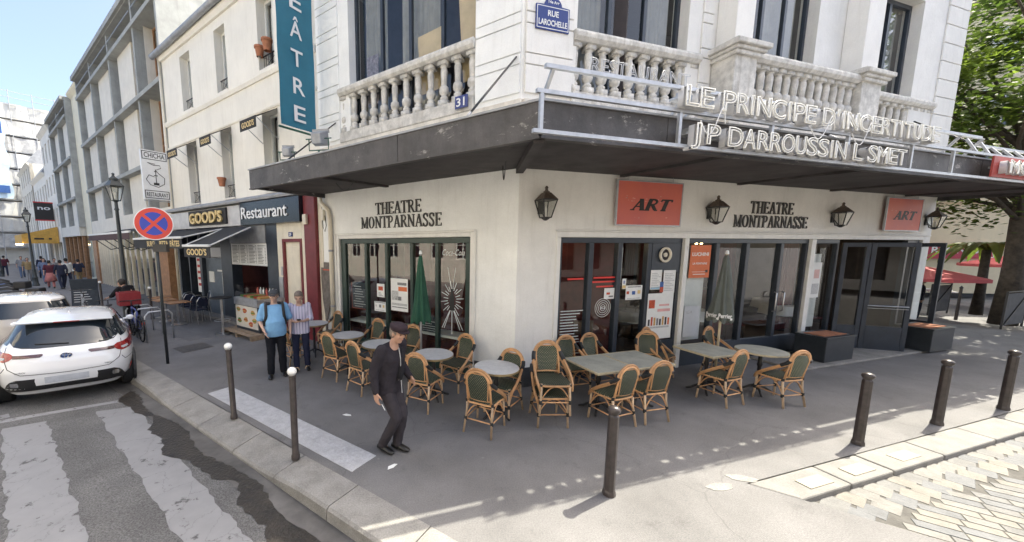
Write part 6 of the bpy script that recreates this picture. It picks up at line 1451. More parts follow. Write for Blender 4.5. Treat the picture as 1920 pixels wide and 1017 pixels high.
def make_car(M, S, lbl, body_m, roof_m=None, roof_z=9., zs=None, detail=True, wheels=((.80,.82),(.80,3.46)), glass=None):
    r = thing('parked_car', lbl, 'car', M, 'cars parked along the kerb')
    top = S.w[-1][0]; n = 72; zs = [S.w[0][0] + (top - S.w[0][0]) * i / 46 for i in range(47)]
    b = B(); V = []; F = []
    for z in zs: V += S.ring(z, n)
    b.cm = 0
    for j in range(46):
        b2 = 1 if zs[j] >= roof_z else 0
        for i in range(n): F.append((j*n+i, j*n+(i+1) % n, (j+1)*n+(i+1) % n, (j+1)*n+i))
    b.add(V, F + [tuple(range(n-1, -1, -1)), tuple(46*n + i for i in range(n))])
    b.m = [1 if (k // n) < 46 and zs[min(45, k // n)] >= roof_z else (1 if k == 46*n + 1 and roof_m else 0) for k in range(len(b.f))]
    b.build('body', [body_m, roof_m or body_m], r, M, smooth=True)
    # side and front windows as skins just outside the shell
    for nm, t0, t1, za, zb in glass or ():
        V = []; k = 14; rows = 8
        for j in range(rows + 1):
            z = za + (zb - za) * j / rows; w, a, c, e = interp(S.w, z), interp(S.yr, z), interp(S.yf, z), interp(S.ex, z); yc, h = (a+c)/2, (c-a)/2
            for i in range(k + 1):
                t = radians(t0 + (t1 - t0) * i / k); cx, sy = cos(t), sin(t)
                V.append(((w + .004) * abs(cx) ** (2/e) * (1 if cx >= 0 else -1), yc + (h + .004) * abs(sy) ** (2/e) * (1 if sy >= 0 else -1), z))
        p = B(); p.add(V, [(j*(k+1)+i, j*(k+1)+i+1, (j+1)*(k+1)+i+1, (j+1)*(k+1)+i) for j in range(rows) for i in range(k)]); p.build(nm, MT['car_glass'], r, M, smooth=True)
    for x, y in wheels:
        for s in (-1, 1): wheel(r, s * x, y, .315, M)
        b = B()
        for s in (-1, 1): b.tube([(s*(interp(S.w, .5) + .002), y, .315), (s*(interp(S.w, .5) - .03), y, .315)], .37, 24)
        b.build('wheel_arch', MT['trim_black'], r, M)
    return r
S1 = CarShape([(.17,.34),(.26,.16),(.36,.06),(.5,.01),(.64,0),(.76,.02),(.86,.05),(.95,.10),(1.0,.15),(1.1,.27),(1.2,.40),(1.3,.55),(1.36,.66),(1.40,.80),(1.435,1.3)],
              [(.17,4.15),(.3,4.32),(.5,4.37),(.65,4.33),(.75,4.2),(.85,3.9),(.93,3.45),(1.0,3.25),(1.2,2.85),(1.36,2.4),(1.42,2.05),(1.435,1.9)],
              [(.17,.74),(.26,.83),(.4,.885),(.6,.895),(.75,.893),(.86,.87),(.95,.83),(1.0,.805),(1.1,.75),(1.2,.70),(1.3,.65),(1.36,.60),(1.40,.53),(1.435,.32)],
              [(.17,4.6),(.6,5.0),(.9,4.6),(1.05,3.8),(1.3,3.6),(1.435,3.0)])
CM1 = FL @ T(-5.85, -4.80, -.105) @ RZ(90 - 12) @ RY(2.4)
gl = (('side_window', 140, 176, 1.02, 1.32), ('side_window', 184, 222, 1.02, 1.32), ('side_window', -42, -4, 1.02, 1.32), ('side_window', 4, 40, 1.02, 1.32), ('windscreen', 50, 130, 1.0, 1.36))
c1 = make_car(CM1, S1, 'white modern hatchback seen from behind at the crossing', MT['car_white'], glass=gl)
def dp(name, rows, m, nx=16, off=.004): b = B(); S1.drape(b, rows, nx, off); return b.build(name, m, c1, CM1, smooth=True)
dp('rear_window', [(.985,-.36,.36),(.992,-.50,.50),(1.01,-.60,.60),(1.05,-.655,.655),(1.10,-.665,.665),(1.16,-.65,.65),(1.22,-.62,.62),(1.28,-.59,.59),(1.32,-.56,.56)], MT['car_glass'], 24, .005)
for s in (-1, 1):
    rows = [(.815, .60, .86), (.84, .55, .872), (.87, .42, .868), (.90, .30, .855), (.92, .265, .845), (.945, .62, .825)]
    q = lambda rows, n_, m, off, k=12: dp(n_, [(z, s*a, s*c) for z, a, c in rows], m, k, off)
    q([(.855,.30,.60),(.875,.27,.60),(.895,.262,.60),(.905,.28,.60)], 'tail_lamp_strip', MT['tail_clear'], .006)
    q([(.80,.70,.868),(.83,.64,.872),(.87,.60,.866),(.91,.60,.85),(.935,.64,.833)], 'tail_lamp', MT['tail_red'], .007)
    q([(.83,.72,.80),(.85,.69,.79),(.868,.69,.78)], 'lamp_lens', MT['plate_pale'], .010, 6)
    q([(.345,.795,.825),(.42,.80,.832),(.50,.81,.84)], 'reflector', MT['sign_ring_red'], .008, 3)
    q([(.40,.56,.64),(.44,.55,.65),(.48,.56,.64)], 'reversing_lamp', MT['chrome'], .012, 4)
dp('lower_trim', [(.25,-.72,.72),(.29,-.74,.74),(.33,-.735,.735),(.38,-.715,.715),(.44,-.69,.69),(.49,-.65,.65),(.525,-.58,.58)], MT['trim_black'], 28, .006)
dp('chin_bar', [(.255,-.60,.60),(.275,-.655,.655),(.30,-.665,.665),(.322,-.63,.63)], MT['car_white'], 24, .016)
dp('plate_recess', [(.40,-.36,.36),(.48,-.37,.37),(.56,-.36,.36)], MT['car_white'], 10, .009); dp('number_plate', [(.425,-.26,.26),(.48,-.26,.26),(.535,-.26,.26)], MT['plate_pale'], 6, .016)
for pts, nm in (([(-.69,1.0),(-.70,.86),(-.66,.70),(-.52,.60),(0,.575),(.52,.60),(.66,.70),(.70,.86),(.69,1.0)], 'tailgate_seam'), ([(-.88,.66),(-.74,.64),(-.69,.72)], 'bumper_seam'), ([(.88,.66),(.74,.64),(.69,.72)], 'bumper_seam')):
    b = B(); b.tube(S1.line(pts), .0045, 5); b.build(nm, MT['trim_black'], c1, CM1)
bd = thing_part('badge', CM1 @ T(0, S1.rear(0, .845) - .012, .845), c1); BM1 = CM1 @ T(0, S1.rear(0, .845) - .012, .845)
elp = lambda cx, cz, a, c: [(cx + a*cos(2*pi*i/28), 0, cz + c*sin(2*pi*i/28)) for i in range(28)]
b = B(); b.prism([(p[0], p[2]) for p in elp(0,0,.07,.048)], .0, .006, 'y'); b.build('badge_disc', mat('badge_blue', (.02,.05,.16), .2), bd, BM1)
for a, c, z in ((.07,.048,0), (.024,.045,0), (.052,.017,.024)): b = B(); b.tube(elp(0, z, a, c), .005, 5, closed=True); b.build('badge_ring', MT['chrome'], bd, BM1)
text('lettering', 'COROLLA', .035, MT['chrome'], c1, CM1 @ T(-.50, S1.rear(.5, .64) - .006, .63) , .16, .002, 0); text('lettering', 'HYBRID', .035, MT['chrome'], c1, CM1 @ T(.50, S1.rear(.5, .64) - .006, .63), .14, .002, 0)
b = B(); b.add([(-.60,.50,1.335),(.60,.50,1.335),(.56,.95,1.395),(-.56,.95,1.395),(-.60,.485,1.36),(.60,.485,1.36),(.56,.95,1.412),(-.56,.95,1.412)], [(0,3,2,1),(4,5,6,7),(0,1,5,4),(1,2,6,5),(2,3,7,6),(3,0,4,7)]); b.build('spoiler', MT['car_white'], c1, CM1, bevel=.012, seg=2)
b = B(); b.box(-.16,.482,1.34,.16,.488,1.354); b.build('brake_lamp', MT['tail_red'], c1, CM1)
b = B(); b.add([(-.02,1.05,1.41),(.02,1.05,1.41),(.02,1.22,1.41),(-.02,1.22,1.41),(0,1.02,1.475),(0,1.10,1.475)], [(0,1,4),(1,2,5,4),(2,3,5),(3,0,4,5)]); b.build('antenna_fin', MT['car_white'], c1, CM1)
b = B(); w0 = S1.line([(.03,1.03),(-.40,1.05)], 10, .02); b.tube(w0, .010, 6); b.build('wiper', MT['trim_black'], c1, CM1)
for s in (-1, 1):
    b = B(); b.ell((s*.91, 2.95, .98), .08, .06, .06, 12, 8); b.bar((s*.78,2.95,.96),(s*.9,2.95,.96), .04, .03); b.build('mirror', MT['car_white'], c1, CM1, smooth=True)
S2 = CarShape([(.18,.28),(.3,.06),(.5,0),(.8,.02),(.95,.06),(1.05,.12),(1.2,.22),(1.32,.30),(1.38,.36),(1.42,.6)],
              [(.18,3.75),(.3,3.82),(.6,3.83),(.8,3.75),(.9,3.1),(1.0,2.8),(1.2,2.5),(1.35,2.2),(1.42,1.9)],
              [(.18,.74),(.3,.82),(.6,.845),(.85,.83),(.95,.79),(1.1,.745),(1.25,.70),(1.32,.67),(1.38,.62),(1.42,.45)], [(.18,4.6),(.6,5),(1.1,4.2),(1.42,3.4)])
CM2 = FL @ T(-10.1, -4.72, -.10) @ RZ(90 - 3) @ RY(1.5)
c2 = make_car(CM2, S2, 'small pale grey car with a white roof parked ahead of the hatchback', MT['car_sand'], MT['car_white'], 1.335, wheels=((.74,.75),(.74,3.1)), glass=(('side_window', 130, 230, .98, 1.31), ('side_window', -50, 50, .98, 1.31), ('windscreen', 55, 125, .98, 1.33)))
b = B(); S2.drape(b, [(.96,-.50,.50),(1.0,-.58,.58),(1.1,-.60,.60),(1.2,-.585,.585),(1.30,-.56,.56)], 16, .005); b.build('rear_window', MT['car_glass'], c2, CM2, smooth=True)
b = B(); b.tube([(0,.5,1.42),(-.0,.38,1.58)], .006, 5); b.build('antenna', MT['trim_black'], c2, CM2)
for s in (-1, 1): b = B(); S2.drape(b, [(.62,s*.62,s*.76),(.72,s*.60,s*.77),(.82,s*.62,s*.76)], 6, .006); b.build('tail_lamp', MT['tail_red'], c2, CM2)

# ------------------------------------------------------------------ scooters and motorbikes
def scooter(M, lbl, m, case=True):
    r = thing('scooter', lbl, 'scooter', M, 'scooters parked down the street')
    for y in (0, 1.32):
        b = B(); b.tube([(0, y + .23*cos(2*pi*i/20), .26 + .23*sin(2*pi*i/20)) for i in range(20)], .055, 6, closed=True); b.build('wheel', MT['tyre'], r, M, smooth=True)
        b = B(); b.tube([(-.05,y,.26),(.05,y,.26)], .13, 12); b.build('hub', MT['steel'], r, M)
    b = B(); b.tube([(0,-.22,.62),(0,.05,.66),(0,.42,.62),(0,.55,.45),(0,.85,.32),(0,1.05,.36)], [(.12,.07),(.20,.16),(.20,.17),(.16,.10),(.14,.05),(.12,.05)], 12); b.build('body_shell', m, r, M, smooth=True)
    b = B(); b.tube([(0,1.02,.34),(0,1.10,.62),(0,1.02,.95)], [(.10,.05),(.22,.05),(.16,.07)], 12); b.build('leg_shield', m, r, M, smooth=True)
    b = B(); b.tube([(0,-.2,.74),(0,.1,.80),(0,.5,.76)], [(.10,.05),(.15,.06),(.12,.05)], 10); b.build('seat', MT['trim_black'], r, M, smooth=True)
    b = B(); b.tube([(-.34,.88,1.02),(-.15,.98,1.0),(0,1.0,1.0),(.15,.98,1.0),(.34,.88,1.02)], .018, 6); b.tube([(0,1.32,.26),(0,1.18,.6),(0,1.02,1.0)], .03, 8); b.build('handlebar', MT['black_metal'], r, M, smooth=True)
    for s in (-1, 1): b = B(); b.tube([(s*.24,.93,1.02),(s*.30,.95,1.2)], .007, 5); b.ell((s*.32,.95,1.24), .06, .015, .045, 10, 6); b.build('mirror', MT['black_metal'], r, M)
    b = B(); b.quad((-.18,1.1,1.0),(.18,1.1,1.0),(.14,1.0,1.35),(-.14,1.0,1.35)); b.build('windshield', MT['glass_dark'], r, M)
    b = B(); b.ell((0,1.13,.88), .08, .04, .06, 10, 8); b.build('headlamp', MT['chrome'], r, M, smooth=True)
    if case: b = B(); b.box(-.22,-.55,.86,.22,-.15,1.16); b.build('top_case', MT['trim_black'], r, M, bevel=.05, seg=3)
    b = B(); b.box(-.06,-.33,.55,.06,-.3,.62); b.build('tail_lamp', MT['tail_red'], r, M)
mk('scoot_blue', (.05,.09,.22), .3, var=0, coat=.6); mk('scoot_grey', (.12,.12,.13), .35, var=0, coat=.6)
for k, (u, o_, a, m, l) in enumerate(((16.4,4.25,150,'car_dark','black scooter with top box just beyond the small car'), (18.4,4.15,155,'scoot_blue','blue scooter second in the parked row'), (20.3,4.2,150,'car_dark','black scooter third in the parked row'), (22.2,4.1,148,'scoot_grey','grey scooter fourth in the parked row'), (24.2,4.05,152,'scoot_blue','blue scooter fifth in the parked row'), (26.4,3.98,150,'car_dark','black scooter farthest in the parked row'))):
    scooter(FL @ T(-u, -o_, -.08) @ RZ(a), l, MT[m], k in (0, 2))
# ------------------------------------------------------------------ bicycles
def bicycle(M, lbl, m, crate=None):
    r = thing('bicycle', lbl, 'bicycle', M, 'bicycles at the kerb')
    R_ = .34
    for y in (0, 1.05):
        b = B(); b.tube([(0, y + R_*cos(2*pi*i/28), R_ + R_*sin(2*pi*i/28)) for i in range(28)], .018, 6, closed=True); w = b.build('wheel', MT['tyre'], r, M, smooth=True)
        b = B()
        for k in range(14): a = 2*pi*k/14; b.tube([(0.02*(1 if k % 2 else -1), y, R_), (0, y + R_*.95*cos(a), R_ + R_*.95*sin(a))], .0025, 3)
        b.build('spokes', MT['steel'], w, M)
    b = B(); P = dict(bb=(0,.45,.29), st=(0,.32,.80), ht=(0,.90,.86), hb=(0,.93,.70), ra=(0,0,R_), fa=(0,1.05,R_))
    for a, c, q in (('bb','st',.018),('st','ht',.016),('bb','hb',.02),('hb','ht',.02),('hb','fa',.014),('bb','ra',.011),('st','ra',.010)): b.tube([P[a], P[c]], q, 8)
    b.build('frame', m, r, M, smooth=True)
    b = B(); b.tube([(0,.3,.8),(0,.29,.92)], .013, 6); b.ell((0,.27,.95), .07, .13, .03, 12, 6); b.build('saddle', MT['trim_black'], r, M, smooth=True)
    b = B(); b.tube([(-.28,.80,1.02),(-.2,.88,1.03),(0,.90,1.02),(.2,.88,1.03),(.28,.80,1.02)], .012, 6); b.tube([(0,.9,.86),(0,.9,1.02)], .014, 6); b.build('handlebar', MT['black_metal'], r, M, smooth=True)
    b = B(); b.tube([(-.06,.45,.29),(.06,.45,.29)], .09, 14); b.bar((.07,.45,.29),(.07,.52,.14), .02); b.bar((-.07,.45,.29),(-.07,.38,.44), .02); b.box(.04,.47,.12,.13,.57,.14); b.box(-.13,.33,.43,-.04,.43,.45); b.build('crankset', MT['black_metal'], r, M)
    for y, z in ((0, R_),): b = B(); b.tube([(0, y + (R_+.03)*cos(a), z + (R_+.03)*sin(a)) for a in [radians(40+i*12) for i in range(13)]], .022, 6); b.build('mudguard', MT['black_metal'], r, M)
    b = B(); b.box(-.06,-.28,.60,.06,.22,.615); b.box(-.03,-.30,.5,.03,-.27,.56); b.build('carrier', MT['black_metal'], r, M)
    b = B(); b.box(-.03,-.315,.50,.03,-.301,.56); b.build('rear_lamp', MT['sign_ring_red'], r, M)
    if crate:
        b = B()
        for q in ((-.24,.93,.88,.24,.95,1.25),(-.24,1.34,.88,.24,1.36,1.25),(-.24,.951,.88,-.22,1.339,1.25),(.22,.951,.88,.24,1.339,1.25),(-.22,.951,.88,.22,1.339,.90)): b.box(*q)
        b.build('front_crate', crate, r, M, bevel=.006)
bicycle(FL @ T(-9.35,-2.86,0) @ RZ(86), 'blue bicycle with a red front crate parked behind the white car', mat('bike_blue', (.03,.06,.30), .3, coat=.6), mat('crate_red', (.24,.02,.025), .5, var=.1, scale=9))
bicycle(FL @ T(-10.05,-3.30,0) @ RZ(80), 'dark bicycle leaning behind the blue one', MT['trim_black'])
bicycle(FL @ T(-14.0,-3.1,0) @ RZ(85), 'grey bicycle parked beyond the lamp post', MT['zinc'])
for k, u in enumerate((9.1, 9.9, 10.7)):
    M = FL @ T(-u, -2.52, 0); b = B(); b.tube([(-.0,-.3,0),(0,-.3,.7),(0,-.22,.8),(0,.22,.8),(0,.3,.7),(0,.3,0)], .024, 8); tag(b.build('bicycle_stand', MT['galv'], None, M, smooth=True), 'galvanised hoop bicycle stand, ' + ('nearest of three', 'middle of three', 'farthest of three')[k], 'bicycle stand', 'hoop stands')
# ------------------------------------------------------------------ restaurant terrace furniture
mk('seat_navy', (.02,.025,.05), .5, var=.1)
def metal_chair(M, lbl):
    r = thing('metal_chair', lbl, 'chair', M, 'metal chairs outside the restaurant')
    b = B(); b.box(-.2,-.2,.44,.2,.2,.475); b.build('seat', MT['seat_navy'], r, M, bevel=.015)
    b = B(); b.tube([(-.2,-.18,.45),(-.19,-.24,.75),(-.12,-.27,.88),(0,-.275,.90),(.12,-.27,.88),(.19,-.24,.75),(.2,-.18,.45)], .012, 8); b.build('back_frame', MT['steel'], r, M, smooth=True)
    b = B(); b.box(-.15,-.255,.58,.15,-.24,.84); b.build('backrest', MT['seat_navy'], r, M, bevel=.01)
    for sx in (-1, 1):
        b = B(); b.tube([(sx*.2,.19,.45),(sx*.21,.22,0)], .011, 6); b.build('leg', MT['steel'], r, M); b = B(); b.tube([(sx*.2,-.18,.45),(sx*.21,-.26,0)], .011, 6); b.build('leg', MT['steel'], r, M)
for k, (u, o_, a) in enumerate(((10.7,.95,100),(11.25,.9,95),(11.85,.88,92),(12.4,.75,96),(12.0,.35,170))): metal_chair(FL @ T(-u,-o_,0) @ RZ(a), 'silver framed restaurant chair, %s counted from the grey door' % ('first', 'second', 'third', 'fourth', 'fifth')[k])
for k, (u, o_) in enumerate(((11.0,1.45),(11.9,1.5),(12.8,1.35))):
    M = FL @ T(-u,-o_,0); r = thing('bistro_table', 'small square restaurant table on a steel foot, %s from the door' % ('first', 'second', 'third')[k], 'table', M, 'restaurant tables')
    b = B(); b.box(-.3,-.3,.72,.3,.3,.745); b.build('top', MT['wood_orange'], r, M, bevel=.006); b = B(); b.lathe([(.03,.03),(.03,.72)], 10); b.build('column', MT['steel'], r, M); b = B(); b.lathe([(.22,0),(.22,.02),(.03,.035)], 20); b.build('foot', MT['steel'], r, M)
M = FL @ T(-8.42,-1.22,0); r = thing('bar_table', 'tall round black bar table beside the food counter', 'table', M)
b = B(); b.lathe([(.28,1.06),(.28,1.09),(.0,1.09)], 24, cap=False); b.build('top', MT['trim_black'], r, M); b = B(); b.lathe([(.035,.02),(.03,1.06)], 10); b.build('column', MT['steel'], r, M); b = B(); b.lathe([(.22,0),(.22,.02),(.04,.04)], 20); b.build('foot', MT['steel'], r, M); b = B(); b.tube([(.2*cos(2*pi*i/20), .2*sin(2*pi*i/20), .42) for i in range(20)], .01, 6, closed=True); b.build('foot_ring', MT['steel'], r, M)
M = FL @ T(-18.3,-2.35,0) @ RZ(66); r = thing('menu_board', 'black folding menu board standing on the pavement', 'menu board', M)
for s in (-1, 1):
    b = B(); b.M = RX(s * 10); b.box(-.42,-.015 + s*.12,0,.42,.015 + s*.12,1.15); b.build('board', MT['chalkboard'], r, M); b = B(); b.M = RX(s * 10); q = -.016 + s*.12 if s < 0 else .016 + s*.12
    for i in range(9): b.box(-.34, q - .001, .18 + i*.1, -.34 + .4 + .2*((i*3) % 4)/4, q + .001, .205 + i*.1)
    b.build('chalk_writing', MT['chalk'], r, M)
# ------------------------------------------------------------------ people
mk('skin', (.48,.28,.20), .55, var=.08, scale=12, coords='obj'); mk('skin_pale', (.56,.36,.28), .55, var=.08, scale=12, coords='obj'); mk('hair_grey', (.22,.18,.15), .8, var=.3, scale=40); mk('hair_dark', (.02,.016,.013), .7, var=.3, scale=40); mk('eye_dark', (.02,.015,.012), .2, var=0); mk('lip', (.34,.14,.11), .5, var=0)
mk('shoe_black', (.012,.012,.012), .3, var=.2, scale=20); mk('sole', (.05,.05,.05), .8, var=0)
def cloth(name, col, scale=9, b=.5, var=.08): return mat(name, col, .9, var=var, scale=scale, bump=b, bscale=scale * 1.2, coords='obj', spec=.2)
def remesh(o, v, sm=5):
    m = o.modifiers.new('remesh', 'REMESH'); m.mode = 'VOXEL'; m.voxel_size = v; m.use_smooth_shade = True
    s = o.modifiers.new('smooth', 'SMOOTH'); s.factor = .5; s.iterations = sm
WR = bpy.data.textures.new('wrinkles', 'CLOUDS'); WR.noise_scale = .09; WR.noise_depth = 2
def wrinkle(o, a=.022):
    m = o.modifiers.new('wrinkle', 'DISPLACE'); m.texture = WR; m.strength = a; m.mid_level = .5; m.texture_coords = 'LOCAL'
def limb(b, pts, rs, n=12):
    """tapering limb through joints, with rounded ends and softened bends"""
    P = [Vector(p) for p in pts]; Q = []; R_ = []
    for i in range(len(P) - 1):
        for k in range(4):
            t = k / 4; Q.append(P[i].lerp(P[i+1], t)); R_.append(rs[i] + (rs[i+1] - rs[i]) * t)
    Q.append(P[-1]); R_.append(rs[-1]); b.tube(Q, R_, n)
    for p, r_ in ((P[0], rs[0]), (P[-1], rs[-1])): b.ell(p, r_, r_, r_, n, 8)
    for p, r_ in zip(P[1:-1], rs[1:-1]): b.ell(p, r_ * .99, r_ * .99, r_ * .99, n, 8)
def hand(b, wrist, d, palm, thumb, curl=.5, s=1.0):
    """palm and five fingers; d finger direction, palm the palm normal, thumb the side of the thumb"""
    d = Vector(d).normalized(); p = Vector(palm); p = (p - d * p.dot(d)).normalized(); t = Vector(thumb); t = (t - d * t.dot(d) - p * t.dot(p)).normalized(); w = Vector(wrist)
    for k in range(4):                                   # palm: four strips
        a = w + t * (.027 - .018 * k) * s; b.tube([a + d * .0 * s, a + d * .045 * s, a + d * .085 * s], [.014*s, .0155*s, .0135*s], 8)
    for k, ln in enumerate((.072, .080, .074, .058)):
        a = w + t * (.030 - .0195 * k) * s + d * .083 * s; c = a; dirv = d.copy(); pts = [a]
        for j in range(3):
            ang = curl * (.5 + .35 * j) ; dirv = (d * cos(ang) + p * sin(ang)).normalized(); c = c + dirv * ln * s * (.42, .33, .25)[j]; pts.append(c)
        b.tube(pts, [.0092*s, .0088*s, .008*s, .0068*s], 7); b.ell(pts[-1], .0066*s, .0066*s, .0066*s, 7, 5)
    a = w + t * .028 * s + d * .02 * s; q = a + (t * .7 + d * .6 + p * .25).normalized() * .038 * s; z = q + (d * .9 + t * .15 + p * .45).normalized() * .032 * s; e = z + (d + p * .6).normalized() * .022 * s
    b.tube([a, q, z, e], [.014*s, .011*s, .0095*s, .0075*s], 7); b.ell(e, .0072*s, .0072*s, .0072*s, 7, 5)
def head_shape(b, c, tilt):
    """head about its centre c, leaning by matrix tilt"""
    old = b.M; b.M = (old if old is not None else I4) @ T(*c) @ tilt
    b.ell((0,-.012,.03), .076, .094, .092, 20, 14); b.ell((0,.022,-.028), .060, .066, .078, 18, 12); b.ell((0,.045,-.085), .034, .036, .03, 14, 8)
    b.ell((0,.098,-.010), .013, .020, .022, 10, 8); b.tube([(0,.085,.03),(0,.105,-.005)], [.009,.012], 8); b.ell((0,.080,.034), .055, .016, .012, 12, 6)
    for s in (-1, 1): b.ell((s*.034,.072,-.02), .022, .018, .022, 10, 8); b.ell((s*.077,-.005,-.005), .010, .020, .032, 10, 8)
    b.ell((0,.083,-.052), .024, .012, .011, 12, 6)
    b.M = old
def person(M, lbl, J, top_m, leg_m, skin, s=1.0, fat=1., belly=0., sleeve='long', hem=.84, vox=.0075, hair=None, female=False, tilt=I4, hands=True, coat=0., coarse=False, name='person', group=None, leg_w=1., shirt_open=None):
    M = M @ SCL(s, s, s)
    r = thing(name, lbl, 'person', M, group)
    Z = lambda k: J[k]
    b = B()
    head_shape(b, J['head'], tilt)
    nk = Vector(J['neck']); hd = Vector(J['head']); b.tube([nk + Vector((0,-.01,-.08)), nk, hd + Vector((0,-.02,-.06))], [.062, .054, .052], 14)
    b.tube([J['pelvis'], ((Vector(J['pelvis']) + Vector(J['chest'])) / 2), J['chest'], nk + Vector((0,0,-.03))], [(.13,.09),(.12,.09),(.14,.095),(.06,.05)], 16)
    for sd in ('R', 'L'):
        limb(b, [J['sh'+sd], J['el'+sd], J['wr'+sd]], [.042, .037, .026]); limb(b, [J['hip'+sd], J['kn'+sd], J['an'+sd]], [.075, .050, .036])
        if hands:
            hd_ = J['hand'+sd]; hand(b, J['wr'+sd], *hd_)
        else: b.ell(Vector(J['wr'+sd]) + Vector((0,0,-.06)), .03, .035, .06, 8, 6)
    o = b.build('body', skin, r, M, smooth=True); remesh(o, vox if not coarse else .018, 3 if not coarse else 4)
    # upper garment
    b = B(); P = Vector(J['pelvis']); C_ = Vector(J['chest']); mid = (P + C_) / 2; f = fat
    low = P + Vector((0, .0, hem - P.z))
    b.tube([low, P + Vector((0,belly*.6,.02)), mid + Vector((0,belly,0)), C_ + Vector((0,belly*.3,.0)), C_ + Vector((0,0,.11)), nk + Vector((0,-.005,-.045))], [((.178+coat)*f,(.122+coat+belly*.3)*f),((.175+coat*.7)*f,(.125+coat*.7+belly*.5)*f),((.165+coat*.6)*f,(.12+coat*.6+belly*.7)*f),((.182+coat*.5)*f,.125*f+coat*.5),((.165+coat*.3)*f,.105*f+coat*.3),(.072,.066)], 22)
    for sd in ('R', 'L'):
        sh, el, wr = Vector(J['sh'+sd]), Vector(J['el'+sd]), Vector(J['wr'+sd])
        if sleeve == 'long': limb(b, [sh, el, wr.lerp(el, .06)], [.068+coat*.5, .054+coat*.4, .040+coat*.4])
        elif sleeve == 'rolled': limb(b, [sh, el, el.lerp(wr, .28)], [.064, .055, .050])
        else: limb(b, [sh, sh.lerp(el, .45), sh.lerp(el, .85)], [.068, .066, .070])
    o = b.build('jacket' if coat else 'shirt', top_m, r, M, smooth=True); remesh(o, .012 if not coarse else .02, 5)
    if not coarse: wrinkle(o, .026 if coat else .016)
    # trousers or skirt
    b = B(); w = leg_w
    b.tube([P + Vector((0,0,-.06)), P + Vector((0,0,.0)), P + Vector((0,0,.10))], [(.150*f,.105*f),(.160*f,.115*f),(.150*f,.105*f+belly*.2)], 20)
    for sd in ('R', 'L'):
        h, k, a = Vector(J['hip'+sd]), Vector(J['kn'+sd]), Vector(J['an'+sd]); limb(b, [h, k, a.lerp(k, .04)], [.094*w, .070*w, .060*w])
    o = b.build('trousers', leg_m, r, M, smooth=True); remesh(o, .012 if not coarse else .02, 5)
    if not coarse: wrinkle(o, .022)
    # shoes
    for sd in ('R', 'L'):
        a = Vector(J['an'+sd]); tx, ty = J.get('toe'+sd, (0, 1)); d = Vector((tx, ty, 0)).normalized(); F = Matrix(((d.y, d.x, 0, a.x), (-d.x, d.y, 0, a.y), (0, 0, 1, a.z - .085), (0, 0, 0, 1)))
        b = B(); b.M = F; b.tube([(0,-.075,.05),(0,-.02,.055),(0,.06,.045),(0,.13,.034),(0,.185,.026)], [(.034,.036),(.05,.040),(.042,.044),(.030,.046),(.016,.028)], 14); b.tube([(0,-.02,.05),(0,-.01,.11)], [.045,.042], 12)
        b.M = F; o = b.build('shoe', MT['shoe_black'], r, M, smooth=True)
        if not coarse: remesh(o, .009, 3)
    # eyes, brows and mouth
    if not coarse:
        HM = M @ T(*J['head']) @ tilt
        for sx_ in (-1, 1):
            b = B(); b.ell((sx_*.031,.082,.012), .011, .007, .007, 10, 6); b.build('eye', MT['eye_dark'], r, HM, smooth=True); b = B(); b.tube([(sx_*.016,.093,.034),(sx_*.032,.092,.040),(sx_*.05,.082,.034)], .004, 5); b.build('eyebrow', hair or MT['hair_grey'], r, HM)
        b = B(); b.tube([(-.022,.088,-.053),(0,.095,-.052),(.022,.088,-.053)], [.003,.005,.003], 6); b.build('mouth', MT['lip'], r, HM)
    if hair:
        HM = M @ T(*J['head']) @ tilt; b = B(); b.ell((0,-.022,.036), .086, .098, .092, 18, 12); 
        if female: b.ell((0,-.035,-.01), .088, .085, .10, 16, 10); b.ell((0,.05,.09), .06, .04, .03, 12, 6)
        else: b.ell((0,-.04,-.0), .082, .070, .085, 16, 10)
        V = []
        o = b.build('hair', hair, r, HM, smooth=True)
        me = o.data; bm = bmesh.new(); bm.from_mesh(me)
        bmesh.ops.delete(bm, geom=[v for v in bm.verts if v.co.y > .045 and v.co.z < .055], context='VERTS'); bm.to_mesh(me); bm.free()
    return r, M
def base_pose(): return dict(pelvis=(0,0,.95), chest=(0,.0,1.28), neck=(0,.0,1.475), head=(0,.03,1.60), shR=(.185,-.005,1.40), shL=(-.185,-.005,1.40), elR=(.24,-.03,1.12), elL=(-.24,-.03,1.12), wrR=(.25,.06,.88), wrL=(-.25,.06,.88),
    hipR=(.09,0,.91), hipL=(-.09,0,.91), knR=(.10,.02,.50), knL=(-.10,.02,.50), anR=(.11,-.01,.085), anL=(-.11,-.01,.085), toeR=(.15,1), toeL=(-.15,1), handR=((0,.1,-1),(-1,0,0),(0,1,0),.5), handL=((0,.1,-1),(1,0,0),(0,1,0),.5))
